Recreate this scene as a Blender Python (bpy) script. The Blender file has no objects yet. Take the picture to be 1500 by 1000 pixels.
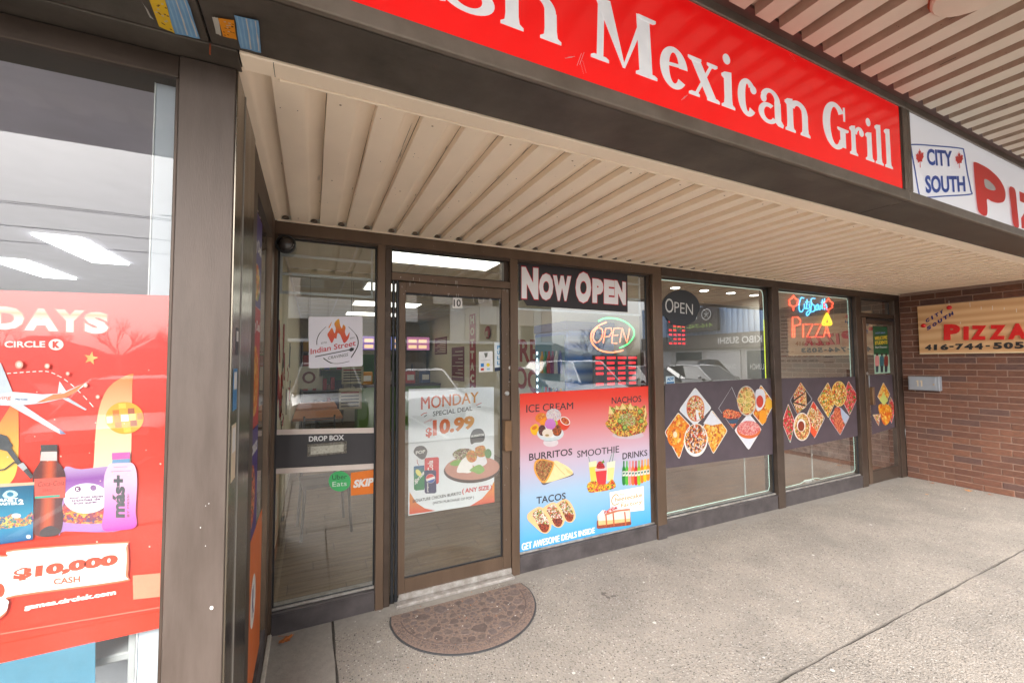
import bpy, math, random
import numpy as np
from mathutils import Vector, Matrix
from mathutils.geometry import tessellate_polygon
random.seed(7)
R = math.radians
sc = bpy.context.scene
col = sc.collection

# ------------------------------------------------------------------ camera
CAM = Vector((0.0, -2.8041, 1.5571))
YAW, PITCH, ROLL, FPX = R(25.5265), R(2.6366), R(-0.3929), 613.1657
_f = Vector((math.sin(YAW) * math.cos(PITCH), math.cos(YAW) * math.cos(PITCH), math.sin(PITCH)))
_r0 = Vector((math.cos(YAW), -math.sin(YAW), 0))
_u0 = _r0.cross(_f)
_r = math.cos(ROLL) * _r0 + math.sin(ROLL) * _u0
_u = -math.sin(ROLL) * _r0 + math.cos(ROLL) * _u0
cd = bpy.data.cameras.new('camera')
cam = bpy.data.objects.new('camera', cd)
col.objects.link(cam)
M3 = Matrix((_r, _u, -_f)).transposed()
cam.matrix_world = Matrix.Translation(CAM) @ M3.to_4x4()
cd.sensor_width = 36.0
cd.lens = FPX / 1500 * 36.0
cd.clip_start = 0.02
cd.clip_end = 800
sc.camera = cam

# ------------------------------------------------------------------ world, sun, exposure
SUN_EL, SUN_ROT = 40.0, 205.0
w = bpy.data.worlds.new("World"); sc.world = w; w.use_nodes = True
nt = w.node_tree; nt.nodes.clear()
sky = nt.nodes.new('ShaderNodeTexSky'); sky.sky_type = 'NISHITA'; sky.sun_disc = False
sky.sun_elevation = R(SUN_EL); sky.sun_rotation = R(SUN_ROT)
sky.air_density = 1.0; sky.dust_density = 4.0; sky.ozone_density = 1.0
hsv = nt.nodes.new('ShaderNodeHueSaturation'); hsv.inputs['Saturation'].default_value = 0.22
bg = nt.nodes.new('ShaderNodeBackground'); bg.inputs['Strength'].default_value = 0.15
out = nt.nodes.new('ShaderNodeOutputWorld')
nt.links.new(sky.outputs[0], hsv.inputs['Color']); nt.links.new(hsv.outputs[0], bg.inputs['Color'])
nt.links.new(bg.outputs[0], out.inputs[0])
sd = bpy.data.lights.new('sun', 'SUN'); sd.energy = 0.9; sd.angle = R(28); sd.color = (1.0, 0.97, 0.92)
so = bpy.data.objects.new('sun', sd); col.objects.link(so)
_saz, _sel = R(SUN_ROT), R(SUN_EL)      # hazy sun high over the car park, behind the camera
_sd = Vector((math.sin(_saz) * math.cos(_sel), math.cos(_saz) * math.cos(_sel), math.sin(_sel)))
so.rotation_euler = (-_sd).to_track_quat('-Z', 'Y').to_euler()
sc.view_settings.view_transform = 'Standard'; sc.view_settings.look = 'None'
sc.view_settings.gamma = 1.0; sc.view_settings.use_curve_mapping = False
sc.view_settings.exposure = 2.25
sc.render.engine = 'CYCLES'
sc.cycles.use_denoising = True
sc.cycles.max_bounces = 7; sc.cycles.diffuse_bounces = 4; sc.cycles.glossy_bounces = 4
sc.cycles.transparent_max_bounces = 24; sc.cycles.transmission_bounces = 6
sc.cycles.sample_clamp_indirect = 6.0
sc.cycles.caustics_reflective = False; sc.cycles.caustics_refractive = False

# ------------------------------------------------------------------ helpers
def at(u, v, axis='y', val=0.0):
    """point of the line of sight through photo pixel (u, v) on the plane axis = val"""
    d = _f + _r * ((u - 750) / FPX) + _u * ((500 - v) / FPX)
    i = 'xyz'.index(axis)
    return CAM + d * ((val - CAM[i]) / d[i])

def tag(o, label=None, cat=None, group=None, kind=None):
    if label: o['label'] = label
    if cat: o['category'] = cat
    if group: o['group'] = group
    if kind: o['kind'] = kind
    return o

def thing(name, loc, label, cat, group=None):
    o = bpy.data.objects.new(name, None); col.objects.link(o); o.location = loc
    o.empty_display_size = 0.1
    return tag(o, label, cat, group)

def adopt(o, parent):
    if parent is not None:
        o.parent = parent
        o.matrix_parent_inverse = Matrix.Translation(-Vector(world_loc(parent)))
    return o
def world_loc(o):
    p = Vector((0, 0, 0))
    while o is not None:
        if o.parent is None: p += o.location; break
        p += Vector(o.location) + o.matrix_parent_inverse.translation
        o = o.parent
    return p

class MB:
    """collects polygons (with materials) and links them as ONE mesh object"""
    def __init__(s): s.v = []; s.f = []; s.m = []; s.mats = []
    def mi(s, m):
        if m not in s.mats: s.mats.append(m)
        return s.mats.index(m)
    def face(s, pts, m):
        b = len(s.v); s.v += [tuple(p) for p in pts]; s.f.append(list(range(b, b + len(pts)))); s.m.append(s.mi(m))
    def poly(s, pts, m):
        pts = [Vector(p) for p in pts]
        if len(pts) <= 4 and False: return s.face(pts, m)
        b = len(s.v); s.v += [tuple(p) for p in pts]; k = s.mi(m)
        for t in tessellate_polygon([pts]):
            s.f.append([b + i for i in t]); s.m.append(k)
    def raw(s, vs, fs, m):
        b = len(s.v); s.v += [tuple(p) for p in vs]; k = s.mi(m)
        for f in fs: s.f.append([b + i for i in f]); s.m.append(k)
    def box(s, x0, x1, y0, y1, z0, z1, m, bev=0.0):
        if x0 > x1: x0, x1 = x1, x0
        if y0 > y1: y0, y1 = y1, y0
        if z0 > z1: z0, z1 = z1, z0
        b = min(bev, (x1 - x0) * .4, (y1 - y0) * .4, (z1 - z0) * .4)
        if b <= 0:
            vs = [(x, y, z) for z in (z0, z1) for y in (y0, y1) for x in (x0, x1)]
            s.raw(vs, [(0, 2, 3, 1), (4, 5, 7, 6), (0, 1, 5, 4), (2, 6, 7, 3), (0, 4, 6, 2), (1, 3, 7, 5)], m); return
        # chamfered box
        X, Y, Z = (x0, x1), (y0, y1), (z0, z1)
        vs = []; idx = {}
        for i in (0, 1):
            for j in (0, 1):
                for k in (0, 1):
                    sx, sy, sz = (1, -1)[i], (1, -1)[j], (1, -1)[k]
                    for a in range(3):
                        p = [X[i] + sx * b, Y[j] + sy * b, Z[k] + sz * b]
                        p[a] = (X[i], Y[j], Z[k])[a]
                        idx[(i, j, k, a)] = len(vs); vs.append(p)
        fs = []
        q = lambda *t: fs.append([idx[x] for x in t])
        for i in (0, 1): q((i, 0, 0, 0), (i, 1, 0, 0), (i, 1, 1, 0), (i, 0, 1, 0))
        for j in (0, 1): q((0, j, 0, 1), (1, j, 0, 1), (1, j, 1, 1), (0, j, 1, 1))
        for k in (0, 1): q((0, 0, k, 2), (1, 0, k, 2), (1, 1, k, 2), (0, 1, k, 2))
        for i in (0, 1):
            for j in (0, 1): q((i, j, 0, 0), (i, j, 1, 0), (i, j, 1, 1), (i, j, 0, 1))
        for i in (0, 1):
            for k in (0, 1): q((i, 0, k, 0), (i, 1, k, 0), (i, 1, k, 2), (i, 0, k, 2))
        for j in (0, 1):
            for k in (0, 1): q((0, j, k, 1), (1, j, k, 1), (1, j, k, 2), (0, j, k, 2))
        for i in (0, 1):
            for j in (0, 1):
                for k in (0, 1): q((i, j, k, 0), (i, j, k, 1), (i, j, k, 2))
        s.raw(vs, fs, m)
    def tube(s, pts, r, m, n=8, closed=False, cap=True):
        pts = [Vector(p) for p in pts]; N = len(pts)
        rs = r if isinstance(r, (list, tuple)) else [r] * N
        vs = []; prev = None
        for i, p in enumerate(pts):
            a = pts[(i - 1) % N] if (i > 0 or closed) else p
            c = pts[(i + 1) % N] if (i < N - 1 or closed) else p
            t = (c - a)
            if t.length < 1e-9: t = Vector((0, 0, 1))
            t.normalize()
            if prev is None:
                up = Vector((0, 0, 1)) if abs(t.z) < .9 else Vector((0, 1, 0))
                x = t.cross(up).normalized()
            else:
                x = (prev - t * prev.dot(t))
                x = x.normalized() if x.length > 1e-6 else t.cross(Vector((0, 0, 1))).normalized()
            prev = x; y = t.cross(x)
            for k in range(n):
                an = 2 * math.pi * k / n
                vs.append(p + (x * math.cos(an) + y * math.sin(an)) * rs[i])
        fs = []
        for i in range(N if closed else N - 1):
            j = (i + 1) % N
            for k in range(n):
                l = (k + 1) % n
                fs.append((i * n + k, i * n + l, j * n + l, j * n + k))
        if cap and not closed:
            fs.append(tuple(range(n))[::-1]); fs.append(tuple((N - 1) * n + k for k in range(n)))
        s.raw(vs, fs, m)
    def lathe(s, c, axis, prof, m, n=24):
        """prof: list of (radius, along)"""
        a = Vector(axis).normalized(); x = a.cross(Vector((0, 0, 1)) if abs(a.z) < .9 else Vector((1, 0, 0))).normalized(); y = a.cross(x)
        c = Vector(c); vs = []; fs = []
        for r, h in prof:
            for k in range(n):
                t = 2 * math.pi * k / n
                vs.append(c + a * h + (x * math.cos(t) + y * math.sin(t)) * r)
        for i in range(len(prof) - 1):
            for k in range(n):
                l = (k + 1) % n
                fs.append((i * n + k, i * n + l, (i + 1) * n + l, (i + 1) * n + k))
        fs.append(tuple(range(n))); fs.append(tuple((len(prof) - 1) * n + k for k in range(n)))
        s.raw(vs, fs, m)
    def mesh(s, name):
        me = bpy.data.meshes.new(name)
        me.from_pydata(s.v, [], s.f)
        for m in s.mats: me.materials.append(m)
        me.polygons.foreach_set('material_index', s.m)
        me.update()
        return me
    def build(s, name, parent=None, label=None, smooth=False):
        me = s.mesh(name)
        import bmesh
        bm = bmesh.new(); bm.from_mesh(me)
        if smooth: bmesh.ops.remove_doubles(bm, verts=bm.verts, dist=1e-5)
        bmesh.ops.recalc_face_normals(bm, faces=bm.faces)
        bm.to_mesh(me); bm.free()
        o = bpy.data.objects.new(name, me); col.objects.link(o)
        if smooth:
            me.polygons.foreach_set('use_smooth', [True] * len(me.polygons))
            me.set_sharp_from_angle(angle=R(40))
        adopt(o, parent)
        if label: o['label'] = label
        return o

def boxpart(name, parent, x0, x1, y0, y1, z0, z1, m, bev=0.0015, label=None):
    b = MB(); b.box(x0, x1, y0, y1, z0, z1, m, bev); return b.build(name, parent, label)

# ------------------------------------------------------------------ materials
_mc = {}
def mat(name, c, rough=.5, metal=0., vary=0., vscale=6., bump=0., bscale=60., spec=.5, c2=None, emit=None, estr=0., detail=4., stretch=None):
    if name in _mc: return _mc[name]
    m = bpy.data.materials.new(name); m.use_nodes = True; n = m.node_tree.nodes; l = m.node_tree.links
    p = n['Principled BSDF']
    p.inputs['Base Color'].default_value = (*c, 1); p.inputs['Roughness'].default_value = rough
    p.inputs['Metallic'].default_value = metal; p.inputs['Specular IOR Level'].default_value = spec
    tc = n.new('ShaderNodeTexCoord'); src = tc.outputs['Object']
    if stretch:
        mp = n.new('ShaderNodeMapping'); mp.inputs['Scale'].default_value = stretch; l.new(src, mp.inputs[0]); src = mp.outputs[0]
    if vary > 0 or c2:
        no = n.new('ShaderNodeTexNoise'); no.inputs['Scale'].default_value = vscale; no.inputs['Detail'].default_value = detail
        no.inputs['Roughness'].default_value = .62
        l.new(src, no.inputs['Vector'])
        cr = n.new('ShaderNodeValToRGB'); cr.color_ramp.elements[0].position = .32; cr.color_ramp.elements[1].position = .68
        a = c2 if c2 else tuple(x * (1 - vary) for x in c)
        b = c if c2 else tuple(min(1, x * (1 + vary)) for x in c)
        cr.color_ramp.elements[0].color = (*a, 1); cr.color_ramp.elements[1].color = (*b, 1)
        l.new(no.outputs['Fac'], cr.inputs[0]); l.new(cr.outputs[0], p.inputs['Base Color'])
        mr = n.new('ShaderNodeMapRange'); mr.inputs['To Min'].default_value = max(.02, rough - .1); mr.inputs['To Max'].default_value = min(1, rough + .12)
        l.new(no.outputs['Fac'], mr.inputs['Value']); l.new(mr.outputs[0], p.inputs['Roughness'])
    if bump > 0:
        nb = n.new('ShaderNodeTexNoise'); nb.inputs['Scale'].default_value = bscale; nb.inputs['Detail'].default_value = 5
        l.new(src, nb.inputs['Vector'])
        bp = n.new('ShaderNodeBump'); bp.inputs['Strength'].default_value = bump; bp.inputs['Distance'].default_value = .004
        l.new(nb.outputs['Fac'], bp.inputs['Height']); l.new(bp.outputs[0], p.inputs['Normal'])
    if emit:
        p.inputs['Emission Color'].default_value = (*emit, 1); p.inputs['Emission Strength'].default_value = estr
    _mc[name] = m
    return m

def s2l(r, g, b):
    f = lambda x: (x / 255) / 12.92 if x / 255 <= .04045 else ((x / 255 + .055) / 1.055) ** 2.4
    return (f(r), f(g), f(b))
_pc = {}
def pr(r, g, b, rough=.45):
    """flat printing ink of a display colour (kept under the brightness of paper)"""
    k = (r, g, b, rough)
    if k not in _pc:
        c = tuple(x * .7 for x in s2l(r, g, b))
        _pc[k] = mat('ink_%d_%d_%d' % (r, g, b) + ('' if rough == .45 else '_r'), c, rough, vary=.05, vscale=35)
    return _pc[k]
def gradient(name, stops, axis='Z', rough=.4):
    if name in _mc: return _mc[name]
    m = bpy.data.materials.new(name); m.use_nodes = True; n = m.node_tree.nodes; l = m.node_tree.links
    p = n['Principled BSDF']; p.inputs['Roughness'].default_value = rough
    tc = n.new('ShaderNodeTexCoord'); sp = n.new('ShaderNodeSeparateXYZ'); l.new(tc.outputs['Generated'], sp.inputs[0])
    cr = n.new('ShaderNodeValToRGB')
    e = cr.color_ramp.elements
    while len(e) > 1: e.remove(e[-1])
    for i, (t, c) in enumerate(stops):
        c = tuple(x * .7 for x in s2l(*c))
        if i == 0: e[0].position = t; e[0].color = (*c, 1)
        else:
            q = e.new(t); q.color = (*c, 1)
    l.new(sp.outputs[axis], cr.inputs[0]); l.new(cr.outputs[0], p.inputs['Base Color'])
    _mc[name] = m; return m
def food(name, cols, scale=60., rough=.5):
    """mottled print of food: voronoi cells coloured from a set"""
    if name in _mc: return _mc[name]
    m = bpy.data.materials.new(name); m.use_nodes = True; n = m.node_tree.nodes; l = m.node_tree.links
    p = n['Principled BSDF']; p.inputs['Roughness'].default_value = rough
    tc = n.new('ShaderNodeTexCoord'); nz = n.new('ShaderNodeTexNoise'); nz.inputs['Scale'].default_value = scale * .7
    ad = n.new('ShaderNodeMix'); ad.data_type = 'VECTOR'; ad.inputs['Factor'].default_value = .035
    l.new(tc.outputs['Object'], nz.inputs['Vector']); l.new(tc.outputs['Object'], ad.inputs[4]); l.new(nz.outputs['Color'], ad.inputs[5])
    vo = n.new('ShaderNodeTexVoronoi'); vo.inputs['Scale'].default_value = scale; l.new(ad.outputs[1], vo.inputs['Vector'])
    sp = n.new('ShaderNodeSeparateColor'); l.new(vo.outputs['Color'], sp.inputs[0])
    cr = n.new('ShaderNodeValToRGB'); cr.color_ramp.interpolation = 'CONSTANT'
    e = cr.color_ramp.elements
    while len(e) > 1: e.remove(e[-1])
    for i, c in enumerate(cols):
        c = tuple(x * .7 for x in s2l(*c))
        if i == 0: e[0].position = 0; e[0].color = (*c, 1)
        else:
            q = e.new(i / len(cols)); q.color = (*c, 1)
    l.new(sp.outputs[0], cr.inputs[0])
    mx = n.new('ShaderNodeMix'); mx.data_type = 'RGBA'; mx.blend_type = 'MULTIPLY'; mx.inputs[0].default_value = .3
    cr2 = n.new('ShaderNodeValToRGB'); cr2.color_ramp.elements[0].color = (1, 1, 1, 1); cr2.color_ramp.elements[1].color = (.35, .25, .2, 1)
    cr2.color_ramp.elements[0].position = .25; cr2.color_ramp.elements[1].position = .8
    l.new(vo.outputs['Distance'], cr2.inputs[0]); l.new(cr.outputs[0], mx.inputs[6]); l.new(cr2.outputs[0], mx.inputs[7])
    l.new(mx.outputs[2], p.inputs['Base Color'])
    _mc[name] = m; return m
def glow(name, c, s):
    return mat(name, tuple(x * .5 for x in c), .4, emit=c, estr=s)

def glass_mat(name, tint=(.95, .965, .955), gain=3.8, haze=0.012):
    m = bpy.data.materials.new(name); m.use_nodes = True; n = m.node_tree.nodes; l = m.node_tree.links
    n.remove(n['Principled BSDF'])
    tr = n.new('ShaderNodeBsdfTransparent'); tr.inputs[0].default_value = (*tint, 1)
    gl = n.new('ShaderNodeBsdfGlossy'); gl.inputs['Roughness'].default_value = 0.0; gl.inputs[0].default_value = (1, 1, 1, 1)
    df = n.new('ShaderNodeBsdfDiffuse'); df.inputs[0].default_value = (.6, .62, .6, 1)
    fr = n.new('ShaderNodeFresnel'); fr.inputs['IOR'].default_value = 1.52
    ge = n.new('ShaderNodeNewGeometry')
    inv = n.new('ShaderNodeMath'); inv.operation = 'SUBTRACT'; inv.inputs[0].default_value = 1; l.new(ge.outputs['Backfacing'], inv.inputs[1])
    mu = n.new('ShaderNodeMath'); mu.operation = 'MULTIPLY'; l.new(fr.outputs[0], mu.inputs[0]); mu.inputs[1].default_value = gain
    mu2 = n.new('ShaderNodeMath'); mu2.operation = 'MULTIPLY'; mu2.use_clamp = True; l.new(mu.outputs[0], mu2.inputs[0]); l.new(inv.outputs[0], mu2.inputs[1])
    # thin film of grime, uneven
    tc = n.new('ShaderNodeTexCoord'); no = n.new('ShaderNodeTexNoise'); no.inputs['Scale'].default_value = 3; no.inputs['Detail'].default_value = 8
    l.new(tc.outputs['Object'], no.inputs['Vector'])
    mr = n.new('ShaderNodeMapRange'); mr.inputs['From Min'].default_value = .4; mr.inputs['From Max'].default_value = .8
    mr.inputs['To Min'].default_value = haze * .4; mr.inputs['To Max'].default_value = haze * 2.5; l.new(no.outputs['Fac'], mr.inputs[0])
    m1 = n.new('ShaderNodeMixShader'); l.new(mr.outputs[0], m1.inputs[0]); l.new(tr.outputs[0], m1.inputs[1]); l.new(df.outputs[0], m1.inputs[2])
    m2 = n.new('ShaderNodeMixShader'); l.new(mu2.outputs[0], m2.inputs[0]); l.new(m1.outputs[0], m2.inputs[1]); l.new(gl.outputs[0], m2.inputs[2])
    l.new(m2.outputs[0], n['Material Output'].inputs[0])
    return m

# ------------------------------------------------------------------ lettering
_gc = {}
def glyphs(txt, off=0., ref=None):
    """filled text of Blender's built-in face, normalised so that the box of the text (at offset ref) is 0..1"""
    def raw(o):
        k = (txt, o)
        if k not in _gc:
            c = bpy.data.curves.new('lettering', 'FONT'); c.body = txt; c.size = 1; c.offset = o; c.resolution_u = 3
            c.fill_mode = 'BOTH'; c.dimensions = '2D'
            ob = bpy.data.objects.new('lettering', c); col.objects.link(ob)
            me = ob.to_mesh()
            vs = [(v.co.x, v.co.y) for v in me.vertices]; fs = [tuple(p.vertices) for p in me.polygons]
            ob.to_mesh_clear(); bpy.data.objects.remove(ob); bpy.data.curves.remove(c)
            _gc[k] = (vs, fs)
        return _gc[k]
    vs, fs = raw(off); rv = raw(off if ref is None else ref)[0]
    x0 = min(v[0] for v in rv); x1 = max(v[0] for v in rv); y0 = min(v[1] for v in rv); y1 = max(v[1] for v in rv)
    return [((x - x0) / (x1 - x0), (y - y0) / (y1 - y0)) for x, y in vs], fs

class Art:
    """flat print on a plane; shapes are given in photo pixels and laid on that plane, each new layer a hair nearer"""
    def __init__(s, axis, val, step, size=1.0):
        s.axis = axis; s.val = val; s.step = step; s.k = 0; s.mb = MB()
    def P(s, p): return at(p[0], p[1], s.axis, s.val + s.step * s.k)
    def up(s): s.k += 1
    def poly(s, pts, m): s.k += 1; s.mb.poly([s.P(p) for p in pts], m)
    def stroke(s, pts, wd, m, layer=True, cap=True):
        if layer: s.k += 1
        pts = [Vector(p).to_2d() for p in pts]; N = len(pts)
        ws = wd if isinstance(wd, (list, tuple)) else [wd] * N
        L = []; Rr = []
        for i, p in enumerate(pts):
            a = pts[max(0, i - 1)]; c = pts[min(N - 1, i + 1)]
            t = (c - a); t = t.normalized() if t.length > 1e-9 else Vector((1, 0)); nn = Vector((-t.y, t.x)) * ws[i] * .5
            L.append(p + nn); Rr.append(p - nn)
        vs = [s.P(p) for p in L + Rr]; fs = [(i, i + 1, N + i + 1, N + i) for i in range(N - 1)]
        if cap:
            for (e, q) in ((0, 1), (N - 1, N - 2)):
                t = (pts[e] - pts[q]).normalized(); a0 = math.atan2(t.y, t.x)
                base = len(vs); vs.append(s.P(pts[e]))
                K = 6
                for j in range(K + 1):
                    an = a0 - math.pi / 2 + math.pi * j / K
                    vs.append(s.P(pts[e] + Vector((math.cos(an), math.sin(an))) * ws[e] * .5))
                for j in range(K): fs.append((base, base + 1 + j, base + 2 + j))
        s.mb.raw(vs, fs, m)
    def text(s, txt, bl, br, h, m, bold=0., ref=None, up=None, h2=None):
        if 'M' in txt and bold > 0 and ref is None:      # M does not take an outline offset: thicken it with shifted copies
            d = bold * h * .9
            for q in (-d, 0, d): s.text(txt, (bl[0] + q, bl[1]), (br[0] + q, br[1]), h, m, 0., None, up, h2)
            return
        s.k += 1
        g, fs = glyphs(txt, bold, ref)
        h2 = h if h2 is None else h2
        vs = []
        for u, v in g:
            hh = h + (h2 - h) * u
            ux, uy = up if up else (0, -1)
            vs.append(s.P((bl[0] + (br[0] - bl[0]) * u + ux * hh * v, bl[1] + (br[1] - bl[1]) * u + uy * hh * v)))
        s.mb.raw(vs, fs, m)
    def take(s, name, parent, label=None):
        """close the current part and start the next one on top of it"""
        o = s.mb.build(name, parent, label); s.mb = MB(); s.k += 1; return o

def ell(cx, cy, rx, ry=None, a0=0, a1=360, n=28, rot=0):
    ry = rx if ry is None else ry; r = R(rot)
    full = (a1 - a0) >= 360
    pts = []
    for i in range(n if full else n + 1):
        t = R(a0 + (a1 - a0) * i / n); x = rx * math.cos(t); y = -ry * math.sin(t)
        pts.append((cx + x * math.cos(r) - y * math.sin(r), cy + x * math.sin(r) + y * math.cos(r)))
    return pts
def smooth(pts, k=5, closed=True):
    P = [Vector(p).to_2d() for p in pts]; N = len(P); o = []
    rng = range(N) if closed else range(N - 1)
    for i in rng:
        if closed: a, b, c, d = P[i - 1], P[i], P[(i + 1) % N], P[(i + 2) % N]
        else: a, b, c, d = P[max(0, i - 1)], P[i], P[i + 1], P[min(N - 1, i + 2)]
        for j in range(k):
            t = j / k
            q = .5 * ((2 * b) + (c - a) * t + (2 * a - 5 * b + 4 * c - d) * t * t + (-a + 3 * b - 3 * c + d) * t ** 3)
            o.append((q.x, q.y))
    if not closed: o.append(tuple(P[-1]))
    return o
def crop(ox, oy, s):
    """coordinates read off an enlargement s times the photo whose corner is (ox, oy)"""
    return lambda *pts: [(ox + a / s, oy + b / s) for a, b in pts]

# ------------------------------------------------------------------ shared materials
BRONZE = mat('bronze_anodised', s2l(104, 86, 72), .38, .55, vary=.16, vscale=5, bump=.06, bscale=200, stretch=(1, 1, .25))
BRONZE_D = mat('dark_bronze', s2l(78, 66, 58), .42, .5, vary=.2, vscale=6, bump=.06, bscale=150)
BASEM = mat('weathered_bronze_base', s2l(82, 76, 76), .55, .2, c2=s2l(56, 51, 52), vscale=7, bump=.1, bscale=90, detail=8)
POSTM = mat('painted_post_metal', s2l(98, 86, 79), .45, .3, c2=s2l(80, 69, 62), vscale=5, bump=.08, bscale=120, stretch=(3, 3, .5), detail=7)
STEEL = mat('brushed_steel', s2l(128, 120, 108), .22, .95, vary=.2, vscale=18, stretch=(1, 1, .05))
GASKET = mat('black_rubber', (.012, .013, .016), .45)
UNDER = mat('beam_underside_metal', s2l(96, 88, 80), .5, .35, c2=s2l(66, 60, 54), vscale=5, bump=.15, bscale=40, detail=9)
SIGNFR = mat('sign_frame_metal', s2l(130, 120, 110), .5, .4, c2=s2l(105, 95, 84), vscale=6, detail=9, bump=.08)
SOFF = mat('beige_metal_soffit', s2l(246, 228, 205), .55, 0, vary=.035, vscale=3, bump=.04, bscale=30)
WHITE = mat('white_vinyl', (.78, .78, .79), .4, vary=.04, vscale=20)
GLASS = glass_mat('window_glass')
GLASSK = glass_mat('window_glass_near', gain=.9, haze=.01)
ALU = mat('pale_threshold_metal', s2l(168, 164, 160), .45, .3, c2=s2l(120, 112, 105), vscale=18, detail=8)

# ================================================================== SETTING
def aggregate(name, base, dark, light, worn=0.0):
    m = bpy.data.materials.new(name); m.use_nodes = True; n = m.node_tree.nodes; l = m.node_tree.links
    p = n['Principled BSDF']; p.inputs['Roughness'].default_value = .85; p.inputs['Specular IOR Level'].default_value = .25
    tc = n.new('ShaderNodeTexCoord')
    vo = n.new('ShaderNodeTexVoronoi'); vo.inputs['Scale'].default_value = 100; l.new(tc.outputs['Object'], vo.inputs['Vector'])
    sp = n.new('ShaderNodeSeparateColor'); l.new(vo.outputs['Color'], sp.inputs[0])
    cr = n.new('ShaderNodeValToRGB'); e = cr.color_ramp.elements; cr.color_ramp.interpolation = 'CONSTANT'
    e[0].position = 0; e[0].color = (*dark, 1); e[1].position = .10; e[1].color = (*[x * .50 for x in base], 1)
    q = e.new(.26); q.color = (*[x * .76 for x in base], 1)
    q = e.new(.45); q.color = (*base, 1)
    q = e.new(.72); q.color = (base[0] * 1.12, base[1] * 1.06, base[2] * 1.0, 1)
    q = e.new(.92); q.color = (*light, 1)
    l.new(sp.outputs[0], cr.inputs[0])
    # fine sandy matrix between the stones
    no = n.new('ShaderNodeTexNoise'); no.inputs['Scale'].default_value = 260; no.inputs['Detail'].default_value = 4; l.new(tc.outputs['Object'], no.inputs['Vector'])
    mrx = n.new('ShaderNodeMapRange'); mrx.inputs['From Min'].default_value = .2; mrx.inputs['From Max'].default_value = .55
    l.new(vo.outputs['Distance'], mrx.inputs[0])
    c2 = n.new('ShaderNodeValToRGB'); c2.color_ramp.elements[0].position = .3; c2.color_ramp.elements[1].position = .7
    c2.color_ramp.elements[0].color = (*[x * .7 for x in base], 1); c2.color_ramp.elements[1].color = (*[x * 1.05 for x in base], 1)
    l.new(no.outputs['Fac'], c2.inputs[0])
    mx = n.new('ShaderNodeMix'); mx.data_type = 'RGBA'; l.new(mrx.outputs[0], mx.inputs[0]); l.new(cr.outputs[0], mx.inputs[6]); l.new(c2.outputs[0], mx.inputs[7])
    # broad stains and smoother worn patches
    n2 = n.new('ShaderNodeTexNoise'); n2.inputs['Scale'].default_value = 1.9; n2.inputs['Detail'].default_value = 8; n2.inputs['Roughness'].default_value = .65
    l.new(tc.outputs['Object'], n2.inputs['Vector'])
    c3 = n.new('ShaderNodeValToRGB'); c3.color_ramp.elements[0].position = .3; c3.color_ramp.elements[1].position = .7
    c3.color_ramp.elements[0].color = (.74, .73, .725, 1); c3.color_ramp.elements[1].color = (1.08, 1.05, 1.02, 1)
    l.new(n2.outputs['Fac'], c3.inputs[0])
    m3 = n.new('ShaderNodeMix'); m3.data_type = 'RGBA'; m3.blend_type = 'MULTIPLY'; m3.inputs[0].default_value = 1
    l.new(mx.outputs[2], m3.inputs[6]); l.new(c3.outputs[0], m3.inputs[7])
    last = m3.outputs[2]
    # smooth trowelled cement where the stones are worn or covered: along the shop front
    sx = n.new('ShaderNodeSeparateXYZ'); l.new(tc.outputs['Object'], sx.inputs[0])
    n4 = n.new('ShaderNodeTexNoise'); n4.inputs['Scale'].default_value = 4; n4.inputs['Detail'].default_value = 6; l.new(tc.outputs['Object'], n4.inputs['Vector'])
    ma = n.new('ShaderNodeMath'); ma.operation = 'MULTIPLY_ADD'; ma.inputs[1].default_value = .35; l.new(n4.outputs['Fac'], ma.inputs[0]); l.new(sx.outputs['Y'], ma.inputs[2])
    mr = n.new('ShaderNodeMapRange'); mr.inputs['From Min'].default_value = .02; mr.inputs['From Max'].default_value = .14
    mr.inputs['To Min'].default_value = worn; mr.inputs['To Max'].default_value = 1.0
    l.new(ma.outputs[0], mr.inputs[0])
    n5 = n.new('ShaderNodeTexNoise'); n5.inputs['Scale'].default_value = 22; n5.inputs['Detail'].default_value = 9; n5.inputs['Roughness'].default_value = .7; l.new(tc.outputs['Object'], n5.inputs['Vector'])
    c5 = n.new('ShaderNodeValToRGB'); c5.color_ramp.elements[0].position = .3; c5.color_ramp.elements[1].position = .7
    c5.color_ramp.elements[0].color = (*[x * .74 for x in base], 1); c5.color_ramp.elements[1].color = (*[x * .98 for x in base], 1)
    l.new(n5.outputs['Fac'], c5.inputs[0])
    m5 = n.new('ShaderNodeMix'); m5.data_type = 'RGBA'; l.new(mr.outputs[0], m5.inputs[0]); l.new(last, m5.inputs[6]); l.new(c5.outputs[0], m5.inputs[7])
    l.new(m5.outputs[2], p.inputs['Base Color'])
    bp = n.new('ShaderNodeBump'); bp.inputs['Strength'].default_value = .55; bp.inputs['Distance'].default_value = .006
    iv = n.new('ShaderNodeMath'); iv.operation = 'SUBTRACT'; iv.inputs[0].default_value = 1; l.new(vo.outputs['Distance'], iv.inputs[1])
    m6 = n.new('ShaderNodeMath'); m6.operation = 'SUBTRACT'; m6.inputs[0].default_value = 1; l.new(mr.outputs[0], m6.inputs[1])
    m7 = n.new('ShaderNodeMath'); m7.operation = 'MULTIPLY'; l.new(iv.outputs[0], m7.inputs[0]); l.new(m6.outputs[0], m7.inputs[1])
    ad = n.new('ShaderNodeMath'); ad.operation = 'ADD'; l.new(m7.outputs[0], ad.inputs[0])
    sc_ = n.new('ShaderNodeMath'); sc_.operation = 'MULTIPLY'; sc_.inputs[1].default_value = .35; l.new(n5.outputs['Fac'], sc_.inputs[0]); l.new(sc_.outputs[0], ad.inputs[1])
    l.new(ad.outputs[0], bp.inputs['Height']); l.new(bp.outputs[0], p.inputs['Normal'])
    return m
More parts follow.
